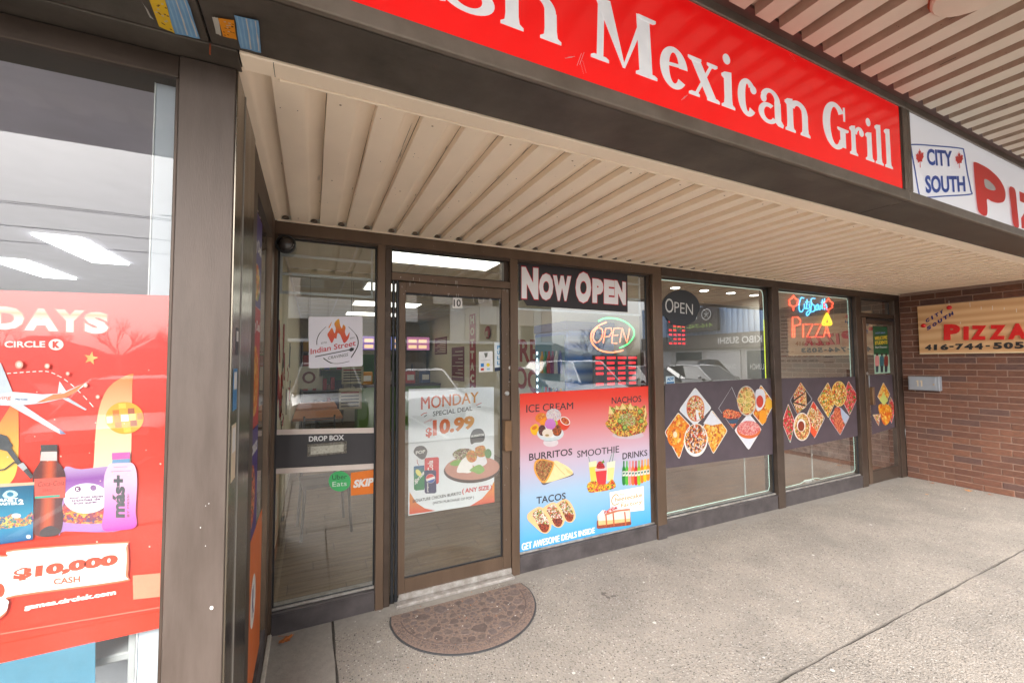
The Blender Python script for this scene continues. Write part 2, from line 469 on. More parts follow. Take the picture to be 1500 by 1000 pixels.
BASEC = s2l(144, 138, 131)
AGG = aggregate('exposed_aggregate', BASEC, (.05, .045, .042), (.42, .40, .38), 0.0)
AGG2 = aggregate('worn_concrete', tuple(x * .96 for x in BASEC), (.07, .065, .06), (.34, .33, .31), .8)

WALLX = 7.1
# walkway: slabs of their own with recessed joints
pave = MB(); pave.box(-6, 12, -5.3, .05, -.16, -.02, mat('joint_dirt', (.10, .086, .074), .95, vary=.3, vscale=60))
pave = tag(pave.build('pavement'), kind='structure')
def slab(x0, x1, y0, y1, m):
    """a slab with slightly wandering, worn edges and a gently uneven top"""
    nx = max(4, int((x1 - x0) / .05)); ny = max(4, int((y1 - y0) / .05)); b = MB()
    rnd = random.Random(int(x0 * 100) + int(y0 * 7))
    wob = lambda t, s: .0022 * math.sin(t * 7.3 + s) + .0014 * math.sin(t * 19.1 + 2 * s) + rnd.uniform(-.0016, .0010)
    ring = []
    for i in range(nx): ring.append((x0 + (x1 - x0) * i / nx, y0 + wob(i * .05, x0)))
    for i in range(ny): ring.append((x1 + wob(i * .05, x1), y0 + (y1 - y0) * i / ny))
    for i in range(nx): ring.append((x1 - (x1 - x0) * i / nx, y1 + wob(i * .05, y1 + 3)))
    for i in range(ny): ring.append((x0 + wob(i * .05, x0 + 2), y1 - (y1 - y0) * i / ny))
    n = len(ring); cx, cy = (x0 + x1) / 2, (y0 + y1) / 2
    lo = [(x, y, -.03) for x, y in ring]
    mid = [(x, y, -.0035) for x, y in ring]
    top = []
    for x, y in ring:
        top.append((x + (.003 if x < cx else -.003), y + (.003 if y < cy else -.003), 0.0))
    vs = lo + mid + top
    fs = [(i, (i + 1) % n, n + (i + 1) % n, n + i) for i in range(n)] + [(n + i, n + (i + 1) % n, 2 * n + (i + 1) % n, 2 * n + i) for i in range(n)]
    b.raw(vs, fs, mat('joint_dirt', (0, 0, 0)))
    b.poly(top, m)
    return b.build('slab', pave)
slab(-.30, .128, -1.452, .04, AGG2)
slab(.137, WALLX + .3, -1.4535, .04, AGG)
slab(-6, -.212, -3.4, -1.466, AGG)
slab(-.206, 12, -3.4, -1.4625, AGG)
slab(-6, 12, -5.2, -3.414, AGG)
kb = MB(); kb.box(-40, 40, -5.45, -5.31, -.15, .0, mat('kerb_concrete', s2l(150, 145, 138), .8, vary=.12, vscale=9), .01)
tag(kb.build('kerb'), kind='structure')
lot = MB(); lot.box(-400, 400, -400, 300, -.3, -.145, mat('asphalt', (.26, .25, .235), .8, vary=.25, vscale=2, bump=.3, bscale=120, detail=9))
lot = tag(lot.build('parking_lot'), kind='structure')
mk = MB()
for k in range(-8, 14): mk.box(k * 2.7, k * 2.7 + .1, -10.6, -5.7, -.1448, -.141, mat('line_paint', (.7, .7, .68), .6))
tag(mk.build('parking_lines'), kind='structure')

# ------------------------------------------------------------------ the soffit over the shop entrance
Z0 = 2.40
sof = MB(); sof.box(-.24, WALLX, -1.43, .03, Z0 + .05, Z0 + .08, mat('deck_shadow', (.12, .1, .085), .8))
sof = tag(sof.build('soffit'), kind='structure')
PIT = .15264; XE = -.1215
def rib_mesh(y0, y1, prof, name, m, jit=0):
    """corrugated strip: cross-section prof [(x, dz)] run from y0 to y1, with its cut end closed"""
    b = MB(); n = len(prof); K = 6
    vs = []
    for j in range(K + 1):
        y = y0 + (y1 - y0) * j / K
        for x, z in prof: vs.append((x + jit * math.sin(j * 2.1 + jit * 900), y, z + abs(jit) * .5 * math.sin(j * 1.7)))
    fs = [(j * n + i, j * n + i + 1, (j + 1) * n + i + 1, (j + 1) * n + i) for j in range(K) for i in range(n - 1)]
    b.raw(vs, fs, m)
    # thickness: fold edges
    me = b.mesh(name)
    me.polygons.foreach_set('use_smooth', [True] * len(me.polygons)); me.set_sharp_from_angle(angle=R(28))
    return me
F1 = .53 * PIT
prof_in = [(0, .030), (.0005, 0), (F1, 0), (F1 + .003, .0015)]
for i in range(1, 7):
    t = i / 6; prof_in.append((F1 + .003 + .016 * t, .0015 + .012 * t * t))
for i in range(1, 8):
    t = i / 7; prof_in.append((F1 + .019 + (PIT - F1 - .024) * t, .0135 + .0165 * math.sin(t * math.pi / 2)))
prof_in.append((PIT - .001, .031))
rib_variants = [rib_mesh(-1.428, -.012, prof_in, 'soffit_rib', SOFF, j) for j in (0, .0006, -.0006, .0011)]
for k in range(-1, 48):
    x = XE + k * PIT
    if x + PIT > WALLX + .01: break
    o = bpy.data.objects.new('rib', rib_variants[(k * 7) % 4]); col.objects.link(o); o.location = (x, 0, Z0); adopt(o, sof)
# small bent end clips where the troughs meet the shop front
clipm = mat('trough_end_clip', s2l(120, 105, 92), .6, c2=s2l(70, 58, 50), vscale=40)
cb = MB(); cb.lathe((0, 0, 0), (0, 0, 1), [(.020, 0), (.018, .008), (.012, .014)], clipm, 10)
cme = cb.mesh('trough_clip')
for k in range(-1, 24):
    o = bpy.data.objects.new('trough_clip', cme); col.objects.link(o); o.location = (XE + k * PIT + PIT * .80, -.028, Z0 + .006); adopt(o, sof)
boxpart('front_trim', sof, -.19, WALLX, -1.497, -1.424, Z0 - .006, Z0 + .012, SOFF, .004)
boxpart('trim_lip', sof, -.10, WALLX, -1.4245, -1.416, Z0 - .0095, Z0 + .001, SOFF, .002)
boxpart('back_trim', sof, -.2, WALLX, -.016, .02, Z0 - .006, Z0 + .004, SOFF, .002)
seam = MB(); seam.box(-.110, -.1085, -1.496, -1.43, Z0 - .0065, Z0 - .0055, GASKET); seam.build('trim_seam', sof)
# dirt streaks and pinholes in the troughs
dm = mat('old_dirt', (.05, .035, .025), .9)
rn = random.Random(3); db = MB()
for k in list(range(-1, 14)) * 4 + list(range(12, 42)) * 2:
    if rn.random() < .35: continue
    x = XE + k * PIT + PIT * rn.uniform(.88, .965); y = rn.uniform(-1.38, -.25); L = rn.uniform(.008, .05) if rn.random() < .6 else rn.uniform(.06, .22)
    zz = Z0 + .0135 + .0155
    db.poly([(x, y, zz - .0006), (x + .0016, y + L * .3, zz - .0006), (x + .002, y + L, zz - .0006), (x + .0003, y + L * .8, zz - .0006)], dm)
for _ in range(190):
    k = rn.randrange(-1, 40); x = XE + k * PIT + F1 * rn.random(); y = rn.uniform(-1.38, -.1); r = rn.uniform(.0007, .0022)
    db.poly([(x + r * math.cos(a), y + r * 1.5 * math.sin(a), Z0 - .0008) for a in [i * math.pi / 3 for i in range(6)]], dm)
tag(db.build('dirt_specks', sof), kind='stuff')
sb = MB()
for k in range(-1, 47):
    for y in (-1.36, -.72, -.09):
        if (k + int(y * 10)) % 2: continue
        sb.lathe((XE + k * PIT + F1 * .5 + rn.uniform(-.008, .008), y + rn.uniform(-.012, .012), Z0 + .0002), (0, 0, -1), [(.0042, 0), (.0038, .0016), (.0015, .0022)], mat('aged_screw', s2l(168, 146, 122), .6, .2, vary=.2), 6)
tag(sb.build('screws', sof), kind='stuff')

# beam underside in front of the soffit (dark weathered metal), in lengths that butt together
beam = MB(); beam.box(-6, 12, -1.72, -1.50, Z0 + .06, Z0 + .5, BRONZE_D)
beam = tag(beam.build('canopy_beam'), kind='structure')
for x0, x1 in ((-6, -.2565), (-.2515, 2.868), (2.872, 12)):
    boxpart('beam_cover', beam, x0, x1, -1.655, -1.4985, Z0 + .001, Z0 + .059, UNDER, .002)
    boxpart('beam_lip', beam, x0, x1, -1.727, -1.657, Z0 - .004, Z0 + .055, UNDER, .003)
boxpart('beam_joint', beam, -.2564, -.2516, -1.70, -1.4986, Z0 + .012, Z0 + .05, GASKET, 0)
boxpart('beam_cover', beam, -6, -.194, -1.498, -1.405, Z0 - .003, Z0 + .058, UNDER, .002)
# ------------------------------------------------------------------ outer soffit (over the walkway, above the signs)
ZO = 2.905
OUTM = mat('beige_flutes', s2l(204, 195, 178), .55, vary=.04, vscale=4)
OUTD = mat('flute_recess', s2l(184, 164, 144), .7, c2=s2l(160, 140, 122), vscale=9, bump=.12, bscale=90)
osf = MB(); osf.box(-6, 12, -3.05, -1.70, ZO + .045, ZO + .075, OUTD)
osf = tag(osf.build('outer_soffit'), kind='structure')
wf = .58 * PIT
b = MB()
b.raw([(0, -3.0, 0), (wf, -3.0, 0), (wf, -1.79, 0), (0, -1.79, 0)], [(0, 1, 2, 3)], OUTM)
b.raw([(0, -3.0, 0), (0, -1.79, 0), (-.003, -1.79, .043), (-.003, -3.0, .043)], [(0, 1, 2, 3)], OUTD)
b.raw([(wf, -3.0, 0), (wf, -1.79, 0), (wf + .002, -1.79, .043), (wf + .002, -3.0, .043)], [(0, 1, 2, 3)], OUTM)
b.raw([(0, -1.79, 0), (wf, -1.79, 0), (wf, -1.7895, .043), (0, -1.7895, .043)], [(0, 1, 2, 3)], OUTM)
ome = b.mesh('flute')
for k in range(-22, 62):
    o = bpy.data.objects.new('flute', ome); col.objects.link(o); o.location = (2.469 - 16 * PIT + k * PIT, 0, ZO); adopt(o, osf)
db = MB(); rn = random.Random(9)
hole = mat('flute_pinholes', (.04, .03, .025), .9)
for _ in range(420):
    k = rn.randrange(-2, 24); x = 2.469 + k * PIT; y = rn.uniform(-2.95, -1.82); z = ZO + rn.uniform(.004, .03)
    L = rn.uniform(.001, .004) if rn.random() < .93 else rn.uniform(.02, .06); h = rn.uniform(.0008, .002)
    db.raw([(x - .0036, y, z), (x - .0036, y + L, z), (x - .0036, y + L, z + h), (x - .0036, y, z + h)], [(0, 1, 2, 3)], hole)
tag(db.build('pinholes', osf), kind='stuff')
boxpart('end_closure', osf, -6, 12, -1.785, -1.702, ZO + .03, ZO + .044, mat('purple_brown_trim', s2l(98, 74, 68), .5, .2, vary=.15, vscale=6), 0)
boxpart('outer_fascia', osf, -6, 12, -3.1, -3.052, ZO - .12, ZO + .75, BRONZE_D, .004)
# round ceiling fixture cover
t = thing('ceiling_light_cover', (2.16, -2.26, ZO), 'round beige light fixture cover with a rusty rim, on the fluted outer ceiling', 'light fixture')
b = MB(); b.lathe((2.15, -2.235, ZO - .002), (0, 0, -1), [(.135, 0), (.135, .018), (.128, .026), (.02, .03)], mat('fixture_cream', s2l(205, 190, 172), .5, vary=.05)); b.build('cover', t, smooth=True)
b = MB(); b.lathe((2.15, -2.235, ZO - .001), (0, 0, -1), [(.140, 0), (.141, .006), (.136, .007)], mat('rust', s2l(176, 86, 40), .8, c2=s2l(120, 52, 26), vscale=50)); b.build('rim', t)

# unseen roof slab added over canopy and shops, to keep sunlight out
rb = MB(); rb.box(-6, 12, -3.1, 11.5, 3.6, 3.7, BRONZE_D); tag(rb.build('sun_block_roof'), kind='structure')

for nm, x0, x1, y0, y1 in (('outer_wall_right', 11.8, 12, -1.4, 11.5), ('outer_wall_left', -6, -5.8, -1.4, 11.5), ('outer_wall_rear', -5.8, 11.8, 11.3, 11.5), ('outer_wall_front', 7.4, 11.8, -1.60, -1.73)):
    q_ = MB(); q_.box(x0, x1, y0, y1, 0.001, 3.6, mat('outer_brickwork', s2l(120, 84, 68), .9, vary=.2, vscale=12)); tag(q_.build(nm), kind='structure')
# ------------------------------------------------------------------ brick wall on the right
bw = thing('brick_wall', (WALLX, 0, 0), 'dark red brick side wall at the right, between soffit and walkway', 'wall')
MORT = mat('mortar', s2l(158, 132, 118), .9, vary=.1, vscale=30, bump=.3, bscale=150)
boxpart('mortar_bed', bw, WALLX + .0012, WALLX + .25, -1.72, .0, -.05, Z0 + .05, MORT, 0)
bm_ = bpy.data.materials.new('fired_brick'); bm_.use_nodes = True; n = bm_.node_tree.nodes; l = bm_.node_tree.links
p = n['Principled BSDF']; p.inputs['Roughness'].default_value = .85; p.inputs['Specular IOR Level'].default_value = .25
oi = n.new('ShaderNodeObjectInfo'); cr = n.new('ShaderNodeValToRGB'); e = cr.color_ramp.elements
cl = [s2l(119, 84, 69), s2l(110, 78, 65), s2l(124, 88, 71), s2l(105, 79, 69), s2l(115, 82, 68), s2l(102, 79, 72), s2l(121, 86, 70), s2l(112, 80, 66)]
e[0].position = 0; e[0].color = (*cl[0], 1); e[1].position = .13; e[1].color = (*cl[1], 1)
for i in range(2, 8): q = e.new(i * .125); q.color = (*cl[i], 1)
cr.color_ramp.interpolation = 'CONSTANT'
l.new(oi.outputs['Random'], cr.inputs[0])
tc = n.new('ShaderNodeTexCoord'); geo = n.new('ShaderNodeNewGeometry'); no = n.new('ShaderNodeTexNoise'); no.inputs['Scale'].default_value = 28; no.inputs['Detail'].default_value = 8; no.inputs['Roughness'].default_value = .7
mpn = n.new('ShaderNodeMapping'); mpn.inputs['Scale'].default_value = (1, .8, 2.2); l.new(geo.outputs['Position'], mpn.inputs[0]); l.new(mpn.outputs[0], no.inputs['Vector'])
c2 = n.new('ShaderNodeValToRGB'); c2.color_ramp.elements[0].position = .3; c2.color_ramp.elements[1].position = .72
c2.color_ramp.elements[0].color = (.6, .6, .66, 1); c2.color_ramp.elements[1].color = (1.25, 1.15, 1.08, 1); l.new(no.outputs['Fac'], c2.inputs[0])
mx = n.new('ShaderNodeMix'); mx.data_type = 'RGBA'; mx.blend_type = 'MULTIPLY'; mx.inputs[0].default_value = 1
l.new(cr.outputs[0], mx.inputs[6]); l.new(c2.outputs[0], mx.inputs[7]); l.new(mx.outputs[2], p.inputs['Base Color'])
bp = n.new('ShaderNodeBump'); bp.inputs['Strength'].default_value = .5; bp.inputs['Distance'].default_value = .003
nv = n.new('ShaderNodeTexNoise'); nv.inputs['Scale'].default_value = 130; l.new(geo.outputs['Position'], nv.inputs['Vector']); l.new(nv.outputs['Fac'], bp.inputs['Height']); l.new(bp.outputs[0], p.inputs['Normal'])
BRICK = bm_
CO = .0745; BH = .0645; BL = .232; BJ = .0095; PITB = BL + BJ
def brick_mesh(L, seed):
    b = MB(); r = random.Random(seed)
    b.box(-.0035 - r.uniform(0, .0015), .05, -L / 2, L / 2, -BH / 2, BH / 2, BRICK, .0022)
    j = lambda: r.uniform(-.0008, .0008)
    b.v = [(x, y + j(), z + j()) for x, y, z in b.v]
    return b.mesh('brick')
full = [brick_mesh(BL, s) for s in range(4)]
cut = {}
for c in range(33):
    z = .033 + c * CO
    if z + BH / 2 > Z0 + .03: break
    off = (c % 2) * PITB / 2
    y = -.004
    first = (PITB / 2 - BJ) if c % 2 else BL - .03
    k = 0
    while y > -1.70:
        L = first if k == 0 else BL
        if y - L < -1.71: L = y + 1.71
        if L < .03: break
        key = round(L, 3)
        me = full[random.randrange(4)] if abs(L - BL) < 1e-4 else (cut.get(key) or cut.setdefault(key, brick_mesh(L, 40)))
        o = bpy.data.objects.new('brick', me); col.objects.link(o)
        o.location = (WALLX + random.uniform(-.0015, .001), y - L / 2, z); o.rotation_euler = (0, random.uniform(-.004, .004), random.uniform(-.006, .006)); adopt(o, bw)
        y -= L + BJ; k += 1

# ------------------------------------------------------------------ shop fronts
GY = .045          # plane of the glazing
def frame_v(parent, x0, x1, z0=0.0, z1=2.32, y0=0, y1=.13, m=BRONZE, name='mullion'):
    return boxpart(name, parent, x0, x1, y0, y1, z0, z1, m, .002)
def pane(parent, x0, x1, z0, z1, y=GY, m=GLASS, name='pane'):
    b = MB(); b.box(x0, x1, y, y + .006, z0, z1, m); o = b.build(name, parent)
    g = MB(); w_ = .006
    g.box(x0, x1, y - .006, y + .0001, z1 - w_, z1 + .004, GASKET); g.box(x0, x1, y - .006, y + .0001, z0 - .004, z0 + w_, GASKET)
    g.box(x0 - .004, x0 + w_, y - .0062, y + .0001, z0, z1, GASKET); g.box(x1 - w_, x1 + .004, y - .0062, y + .0001, z0, z1, GASKET)
    g.build('gasket', o); return o
def sill(parent, x0, x1, h=.135):
    boxpart('sill_panel', parent, x0, x1, .004, .12, 0.001, h - .022, BASEM, .002)
    boxpart('sill_cap', parent, x0, x1, -.004, .13, h - .0215, h - .006, BASEM, .003)
    boxpart('glass_stop', parent, x0, x1, .022, .1, h - .0055, h + .006, ALU, .002)

sf = thing('shop_front', (1.3, 0, 0), 'bronze metal shop front with glass door 10, left of the pizza shop', 'shop front')
boxpart('header', sf, -.265, 2.835, -.002, .14, 2.32, 2.398, BRONZE, .002)
boxpart('header_trim', sf, -.195, 2.70, .006, .05, 2.305, 2.3195, BRONZE_D, .001)
frame_v(sf, -.262, -.192)
frame_v(sf, .376, .425); frame_v(sf, .4265, .466, y0=.012, m=BRONZE_D)
frame_v(sf, 1.328, 1.392)
frame_v(sf, 2.725, 2.83, y0=-.012, m=BRONZE)
boxpart('mullion_base', sf, 2.728, 2.827, -.0135, .0, .0, .12, BASEM, .001)
frame_v(sf, 2.69, 2.7245, y0=.03, m=BRONZE_D, name='glazing_bead')
for x0, x1 in ((-.190, .374), (1.394, 2.722)): sill(sf, x0, x1)
pane(sf, -.188, .372, .14, 2.305)
pane(sf, 1.396, 2.688, .14, 2.305)
# transom and door 10
boxpart('transom_bar', sf, .4665, 1.3275, .002, .12, 2.095, 2.145, BRONZE, .002)
pane(sf, .47, 1.324, 2.152, 2.302, y=.05)
boxpart('transom_side', sf, 1.290, 1.3275, .03, .11, 2.146, 2.31, BRONZE_D, .001)
door = boxpart('door', sf, .515, .56, .012, .056, .055, 2.088, BRONZE, .002)
def dpart(name, *a, **k): return boxpart(name, door, *a, **k)
dpart('door_stile', 1.262, 1.326, .012, .056, .055, 2.088, BRONZE, .002)
dpart('top_rail', .5605, 1.2615, .0125, .0555, 2.018, 2.088, BRONZE, .002)
dpart('bottom_rail', .5605, 1.2615, .0125, .0555, .055, .148, BRONZE, .002)
b = MB(); b.box(.562, 1.260, .031, .037, .15, 2.016, GLASS); b.build('door_pane', door)
dpart('door_gasket', .5605, 1.2615, .022, .0305, 2.006, 2.0175, GASKET, 0); dpart('door_gasket', .5605, 1.2615, .022, .0305, .1485, .156, GASKET, 0)
dpart('door_gasket', 1.252, 1.2615, .022, .0305, .157, 2.005, GASKET, 0)
# full-height black hinge
for x in (.468, .493):
    b = MB(); b.tube([(x + .010, .000, .03), (x + .010, .000, 2.09)], .0105, GASKET, 10); b.build('hinge', door, smooth=True)
boxpart('threshold', sf, .50, 1.327, -.045, .05, 0.001, .022, ALU, .004)
boxpart('kick_strip', sf, .52, 1.324, -.002, .011, .024, .062, ALU, .002)
# pull handle, lock, letters along the stile
b = MB(); b.box(1.262, 1.318, -.035, .010, .905, 1.125, mat('worn_bronze_pull', s2l(132, 104, 78), .35, .6, vary=.12, vscale=12), .004); b.build('pull_handle', door)
b = MB(); b.lathe((1.299, .011, 1.318), (0, -1, 0), [(.0175, 0), (.0175, .006), (.013, .010), (.003, .010)], mat('lock_metal', (.6, .6, .58), .3, .9)); b.build('lock', door, smooth=True)

# pizza shop front
pz = thing('shop_front', (5, 0, 0), 'brown shop front with two wide panes and a narrow door beside the brick wall', 'shop front')
boxpart('header', pz, 2.836, 7.09, -.004, .14, 2.318, 2.398, BRONZE_D, .002)
frame_v(pz, 4.40, 4.515, z0=.0, m=BRONZE_D, y0=-.006, y1=.14)
frame_v(pz, 6.03, 6.155, m=BRONZE_D)
frame_v(pz, 6.965, 7.09, m=BRONZE_D, name='jamb')
for x0, x1 in ((2.831, 4.398), (4.517, 6.028)): sill(pz, x0, x1, .15)
pane(pz, 2.836, 4.392, .156, 2.305); pane(pz, 4.520, 6.026, .156, 2.305)
boxpart('transom_bar', pz, 6.157, 6.963, .002, .12, 2.075, 2.125, BRONZE_D, .002)
pane(pz, 6.160, 6.93, 2.13, 2.300, y=.05)
d2 = boxpart('door', pz, 6.195, 6.27, .008, .056, .02, 2.07, BRONZE, .002)
boxpart('door_stile', d2, 6.90, 6.962, .008, .056, .02, 2.07, BRONZE_D, .002)
boxpart('top_rail', d2, 6.2705, 6.8995, .009, .055, 1.995, 2.07, BRONZE_D, .002)
boxpart('bottom_rail', d2, 6.2705, 6.8995, .009, .055, .02, .16, BRONZE_D, .002)
b = MB(); b.box(6.272, 6.898, .031, .037, .162, 1.993, GLASS); b.build('door_pane', d2)
b = MB(); b.box(6.272, 6.32, -.03, .007, .98, 1.2, mat('worn_bronze_pull', (0, 0, 0)), .004); b.build('pull_handle', d2)
b = MB(); b.lathe((6.236, .007, 1.37), (0, -1, 0), [(.018, 0), (.018, .006), (.004, .010)], mat('lock_metal', (0, 0, 0))); b.build('lock', d2)
boxpart('closer_strip', d2, 6.27, 6.95, -.004, .007, 2.04, 2.066, GASKET, .002)

# ------------------------------------------------------------------ left shop (returns towards the camera)
KY = -1.42
ks = thing('shop_front', (-.4, KY, 0), 'near corner of the convenience store, wide brown post and tall glass at the left', 'shop front')
boxpart('post', ks, -.337, -.207, KY, KY + .12, 0.0, 2.394, POSTM, .002)
boxpart('post', ks, -1.9, -1.78, KY, KY + .12, 0.0, 2.394, POSTM, .002)
boxpart('window_head', ks, -1.779, -.338, KY + .004, KY + .12, 2.335, 2.394, BRONZE_D, .002)
boxpart('sill_panel', ks, -1.779, -.338, KY + .004, KY + .12, 0.0, .16, BASEM, .002)
b = MB(); b.box(-1.779, -.339, KY + .02, KY + .026, .162, 2.333, GLASSK); kp = b.build('pane', ks)
boxpart('glazing_bead', ks, -.346, -.3385, KY + .008, KY + .0195, .162, 2.333, BRONZE_D, .001)
# brushed steel corner strips and return wall
boxpart('corner_strip', ks, -.2065, -.2015, KY + .002, KY + .135, 0.0, 2.394, STEEL, .001)
boxpart('strip_joint', ks, -.2035, -.1990, KY + .1355, KY + .142, 0.0, 2.394, mat('pale_seam', s2l(170, 165, 158), .4, .5), 0)
boxpart('corner_strip', ks, -.210, -.2035, KY + .1425, KY + .42, 0.0, 2.394, STEEL, .001)
boxpart('return_frame', ks, -.225, -.207, -1.0, -.86, 0, 2.394, BRONZE_D, .001)
boxpart('return_frame', ks, -.26, -.207, -.16, -.02, 0, 2.394, BRONZE, .002)
boxpart('return_head', ks, -.26, -.208, -.8595, -.1605, 2.25, 2.394, BRONZE_D, .001)
boxpart('return_sill', ks, -.26, -.206, -.8595, -.1605, 0, .14, BASEM, .001)
b = MB(); b.box(-.226, -.220, -.86, -.16, .14, 2.25, GLASSK); b.build('return_pane', ks)
boxpart('kerb_edge', ks, -.205, -.185, -1.40, -.02, .0, .03, mat('pale_mortar_edge', s2l(176, 168, 156), .9, vary=.15, vscale=30), .004)

# ================================================================== SIGNS
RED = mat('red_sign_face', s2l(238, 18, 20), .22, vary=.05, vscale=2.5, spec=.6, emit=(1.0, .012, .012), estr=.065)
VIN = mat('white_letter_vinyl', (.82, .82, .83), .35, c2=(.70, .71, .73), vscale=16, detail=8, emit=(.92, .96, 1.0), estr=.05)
SF = -1.73
def sign_box(name, x0, x1, face, label, cat):
    t = thing(name, ((x0 + x1) / 2, SF, 2.4), label, cat)
    b = MB(); b.box(x0 + .035, x1 - .04, SF - .004, SF + .01, 2.448, 2.897, face); f = b.build('sign_face', t)
    boxpart('frame_bottom', t, x0, x1, SF - .012, SF + .012, 2.396, 2.4475, SIGNFR, .003)
    boxpart('frame_top', t, x0, x1, SF - .012, SF + .012, 2.8975, 2.945, SIGNFR, .003)
    boxpart('frame_side', t, x0, x0 + .0345, SF - .012, SF + .012, 2.448, 2.897, SIGNFR, .003)
    boxpart('frame_side', t, x1 - .0395, x1, SF - .012, SF + .012, 2.448, 2.897, SIGNFR, .003)
    boxpart('inner_shadow_gap', t, x1 - .062, x1 - .0405, SF - .006, SF - .0042, 2.449, 2.896, BRONZE_D, 0)
    return t
red = sign_box('grill_sign', -1.2, 2.868, RED, 'long red box sign with large white serif lettering above the shop entrance', 'sign')

# --- serif capitals and small letters, drawn as outlines (unit: metres on the sign)
BASE, XH, CAP, ASC = 2.536, 2.684, 2.752, 2.745
def letter(parent, parts, m=VIN, y=SF - .0045, name='letter'):
    b = MB(); k = 0
    for poly in parts:
        yy = y - .0012 - k * .0003; k += 1
        pts = [(x, yy, z) for x, z in poly]
        b.poly(pts, m)
        n = len(pts); bk = [(x, y, z) for x, z in poly]
        b.raw(pts + bk, [(i, (i + 1) % n, n + (i + 1) % n, n + i) for i in range(n)], m)
    return b.build(name, parent)
def stem(xc, w, z0, z1, foot=.016, head=0.0, headl=.014, slant=0.0):
    """upright with bracketed foot serifs and an optional flag (left) or full head serif"""
    a = w / 2; s = .009
    p = [(xc - a - foot, z0), (xc - a - foot, z0 + s), (xc - a - .003, z0 + s + .008), (xc - a, z0 + s + .03)] if foot else [(xc - a, z0)]
    if head: p += [(xc - a, z1 - s - .03), (xc - a - .003, z1 - s - .008), (xc - a - head, z1 - s), (xc - a - head, z1)]
    elif headl: p += [(xc - a, z1 - .034), (xc - a - headl, z1 - .026), (xc - a - headl, z1 - .017), (xc - a + .004, z1 - .006)]
    else: p += [(xc - a, z1)]
    if head: p += [(xc + a + head, z1), (xc + a + head, z1 - s), (xc + a + .003, z1 - s - .008), (xc + a, z1 - s - .03)]
    else: p += [(xc + a, z1)]
    if foot: p += [(xc + a, z0 + s + .03), (xc + a + .003, z0 + s + .008), (xc + a + foot, z0 + s), (xc + a + foot, z0)]
    else: p += [(xc + a, z0)]
    return p
def arc(cx, cz, rx, rz, tx, tz, a0, a1, n=22):
    """ring sector, thick at the sides (tx), thin at top and bottom (tz)"""
    o = []; i_ = []
    for k in range(n + 1):
        t = R(a0 + (a1 - a0) * k / n); c, s = math.cos(t), math.sin(t)
        o.append((cx + rx * c, cz + rz * s)); i_.append((cx + (rx - tx) * c, cz + (rz - tz) * s))
    return o + i_[::-1]
def bar(p, q, wd, wd2=None):
    wd2 = wd2 or wd
    return [(p[0] - wd / 2, p[1]), (p[0] + wd / 2, p[1]), (q[0] + wd2 / 2, q[1]), (q[0] - wd2 / 2, q[1])]
def serif(xc, z, half, up=True, t=.009):
    return [(xc - half, z), (xc + half, z), (xc + half, z + t), (xc + half - .012, z + t + .006), (xc - half + .012, z + t + .006), (xc - half, z + t)] if up else \
           [(xc - half, z), (xc + half, z), (xc + half, z - t), (xc + half - .012, z - t - .006), (xc - half + .012, z - t - .006), (xc - half, z - t)]
def L_h(x0, x1):
    w_ = .043; return [stem(x0 + .038, w_, BASE, ASC, .016), stem(x1 - .038, w_, BASE, XH - .055, .016, headl=0),
                       arc((x0 + x1) / 2 + .004, XH - .055, (x1 - x0) / 2 - .023, .055, .040, .022, 0, 165)]
def L_n(x0, x1):
    w_ = .041; return [stem(x0 + .034, w_, BASE, XH, .015), stem(x1 - .034, w_, BASE, XH - .05, .015, headl=0),
                       arc((x0 + x1) / 2 + .004, XH - .05, (x1 - x0) / 2 - .020, .05, .039, .022, 0, 160)]
def L_e(x0, x1):
    cx = (x0 + x1) / 2; rx = (x1 - x0) / 2; cz = (BASE + XH) / 2; rz = (XH - BASE) / 2 + .004
    return [arc(cx, cz, rx, rz, .043, .020, 6, 322, 34), [(cx - rx + .03, cz + .002), (cx + rx - .006, cz + .012), (cx + rx - .004, cz + .024), (cx - rx + .03, cz + .014)]]
def L_c(x0, x1):
    cx = (x0 + x1) / 2; rx = (x1 - x0) / 2; cz = (BASE + XH) / 2; rz = (XH - BASE) / 2 + .004
    return [arc(cx, cz, rx, rz, .044, .020, 48, 318, 30), ell_w(cx + rx * .62, cz + rz * .52, .019, .017)]
def ell_w(cx, cz, rx, rz=None, n=18):
    rz = rz or rx; return [(cx + rx * math.cos(2 * math.pi * k / n), cz + rz * math.sin(2 * math.pi * k / n)) for k in range(n)]
def L_a(x0, x1):
    xr = x1 - .036
    return [stem(xr, .041, BASE + .012, XH - .045, 0, headl=0), [(xr - .018, BASE + .03), (xr + .018, BASE + .03), (x1 + .002, BASE + .012), (x1 - .004, BASE - .001), (xr, BASE + .002), (xr - .018, BASE + .014)],
            arc((x0 + xr) / 2 + .012, XH - .045, (xr - x0) / 2 + .004, .047, .034, .016, 0, 165), ell_w(x0 + .026, XH - .046, .018),
            arc((x0 + xr) / 2 - .004, BASE + .042, (xr - x0) / 2 + .004, .044, .032, .016, 60, 330)]
def L_i(x0, x1):
    xc = (x0 + x1) / 2; return [stem(xc + .002, .043, BASE, XH, .017), ell_w(xc - .002, XH + .048, .021, .021)]
def L_l(x0, x1):
    xc = (x0 + x1) / 2; return [stem(xc + .002, .042, BASE, ASC, .017)]
def L_r(x0, x1):
    return [stem(x0 + .038, .036, BASE, XH, .017), arc(x1 - .036, XH - .050, .050, .052, .022, .016, 60, 165), ell_w(x1 - .020, XH - .024, .020, .018)]
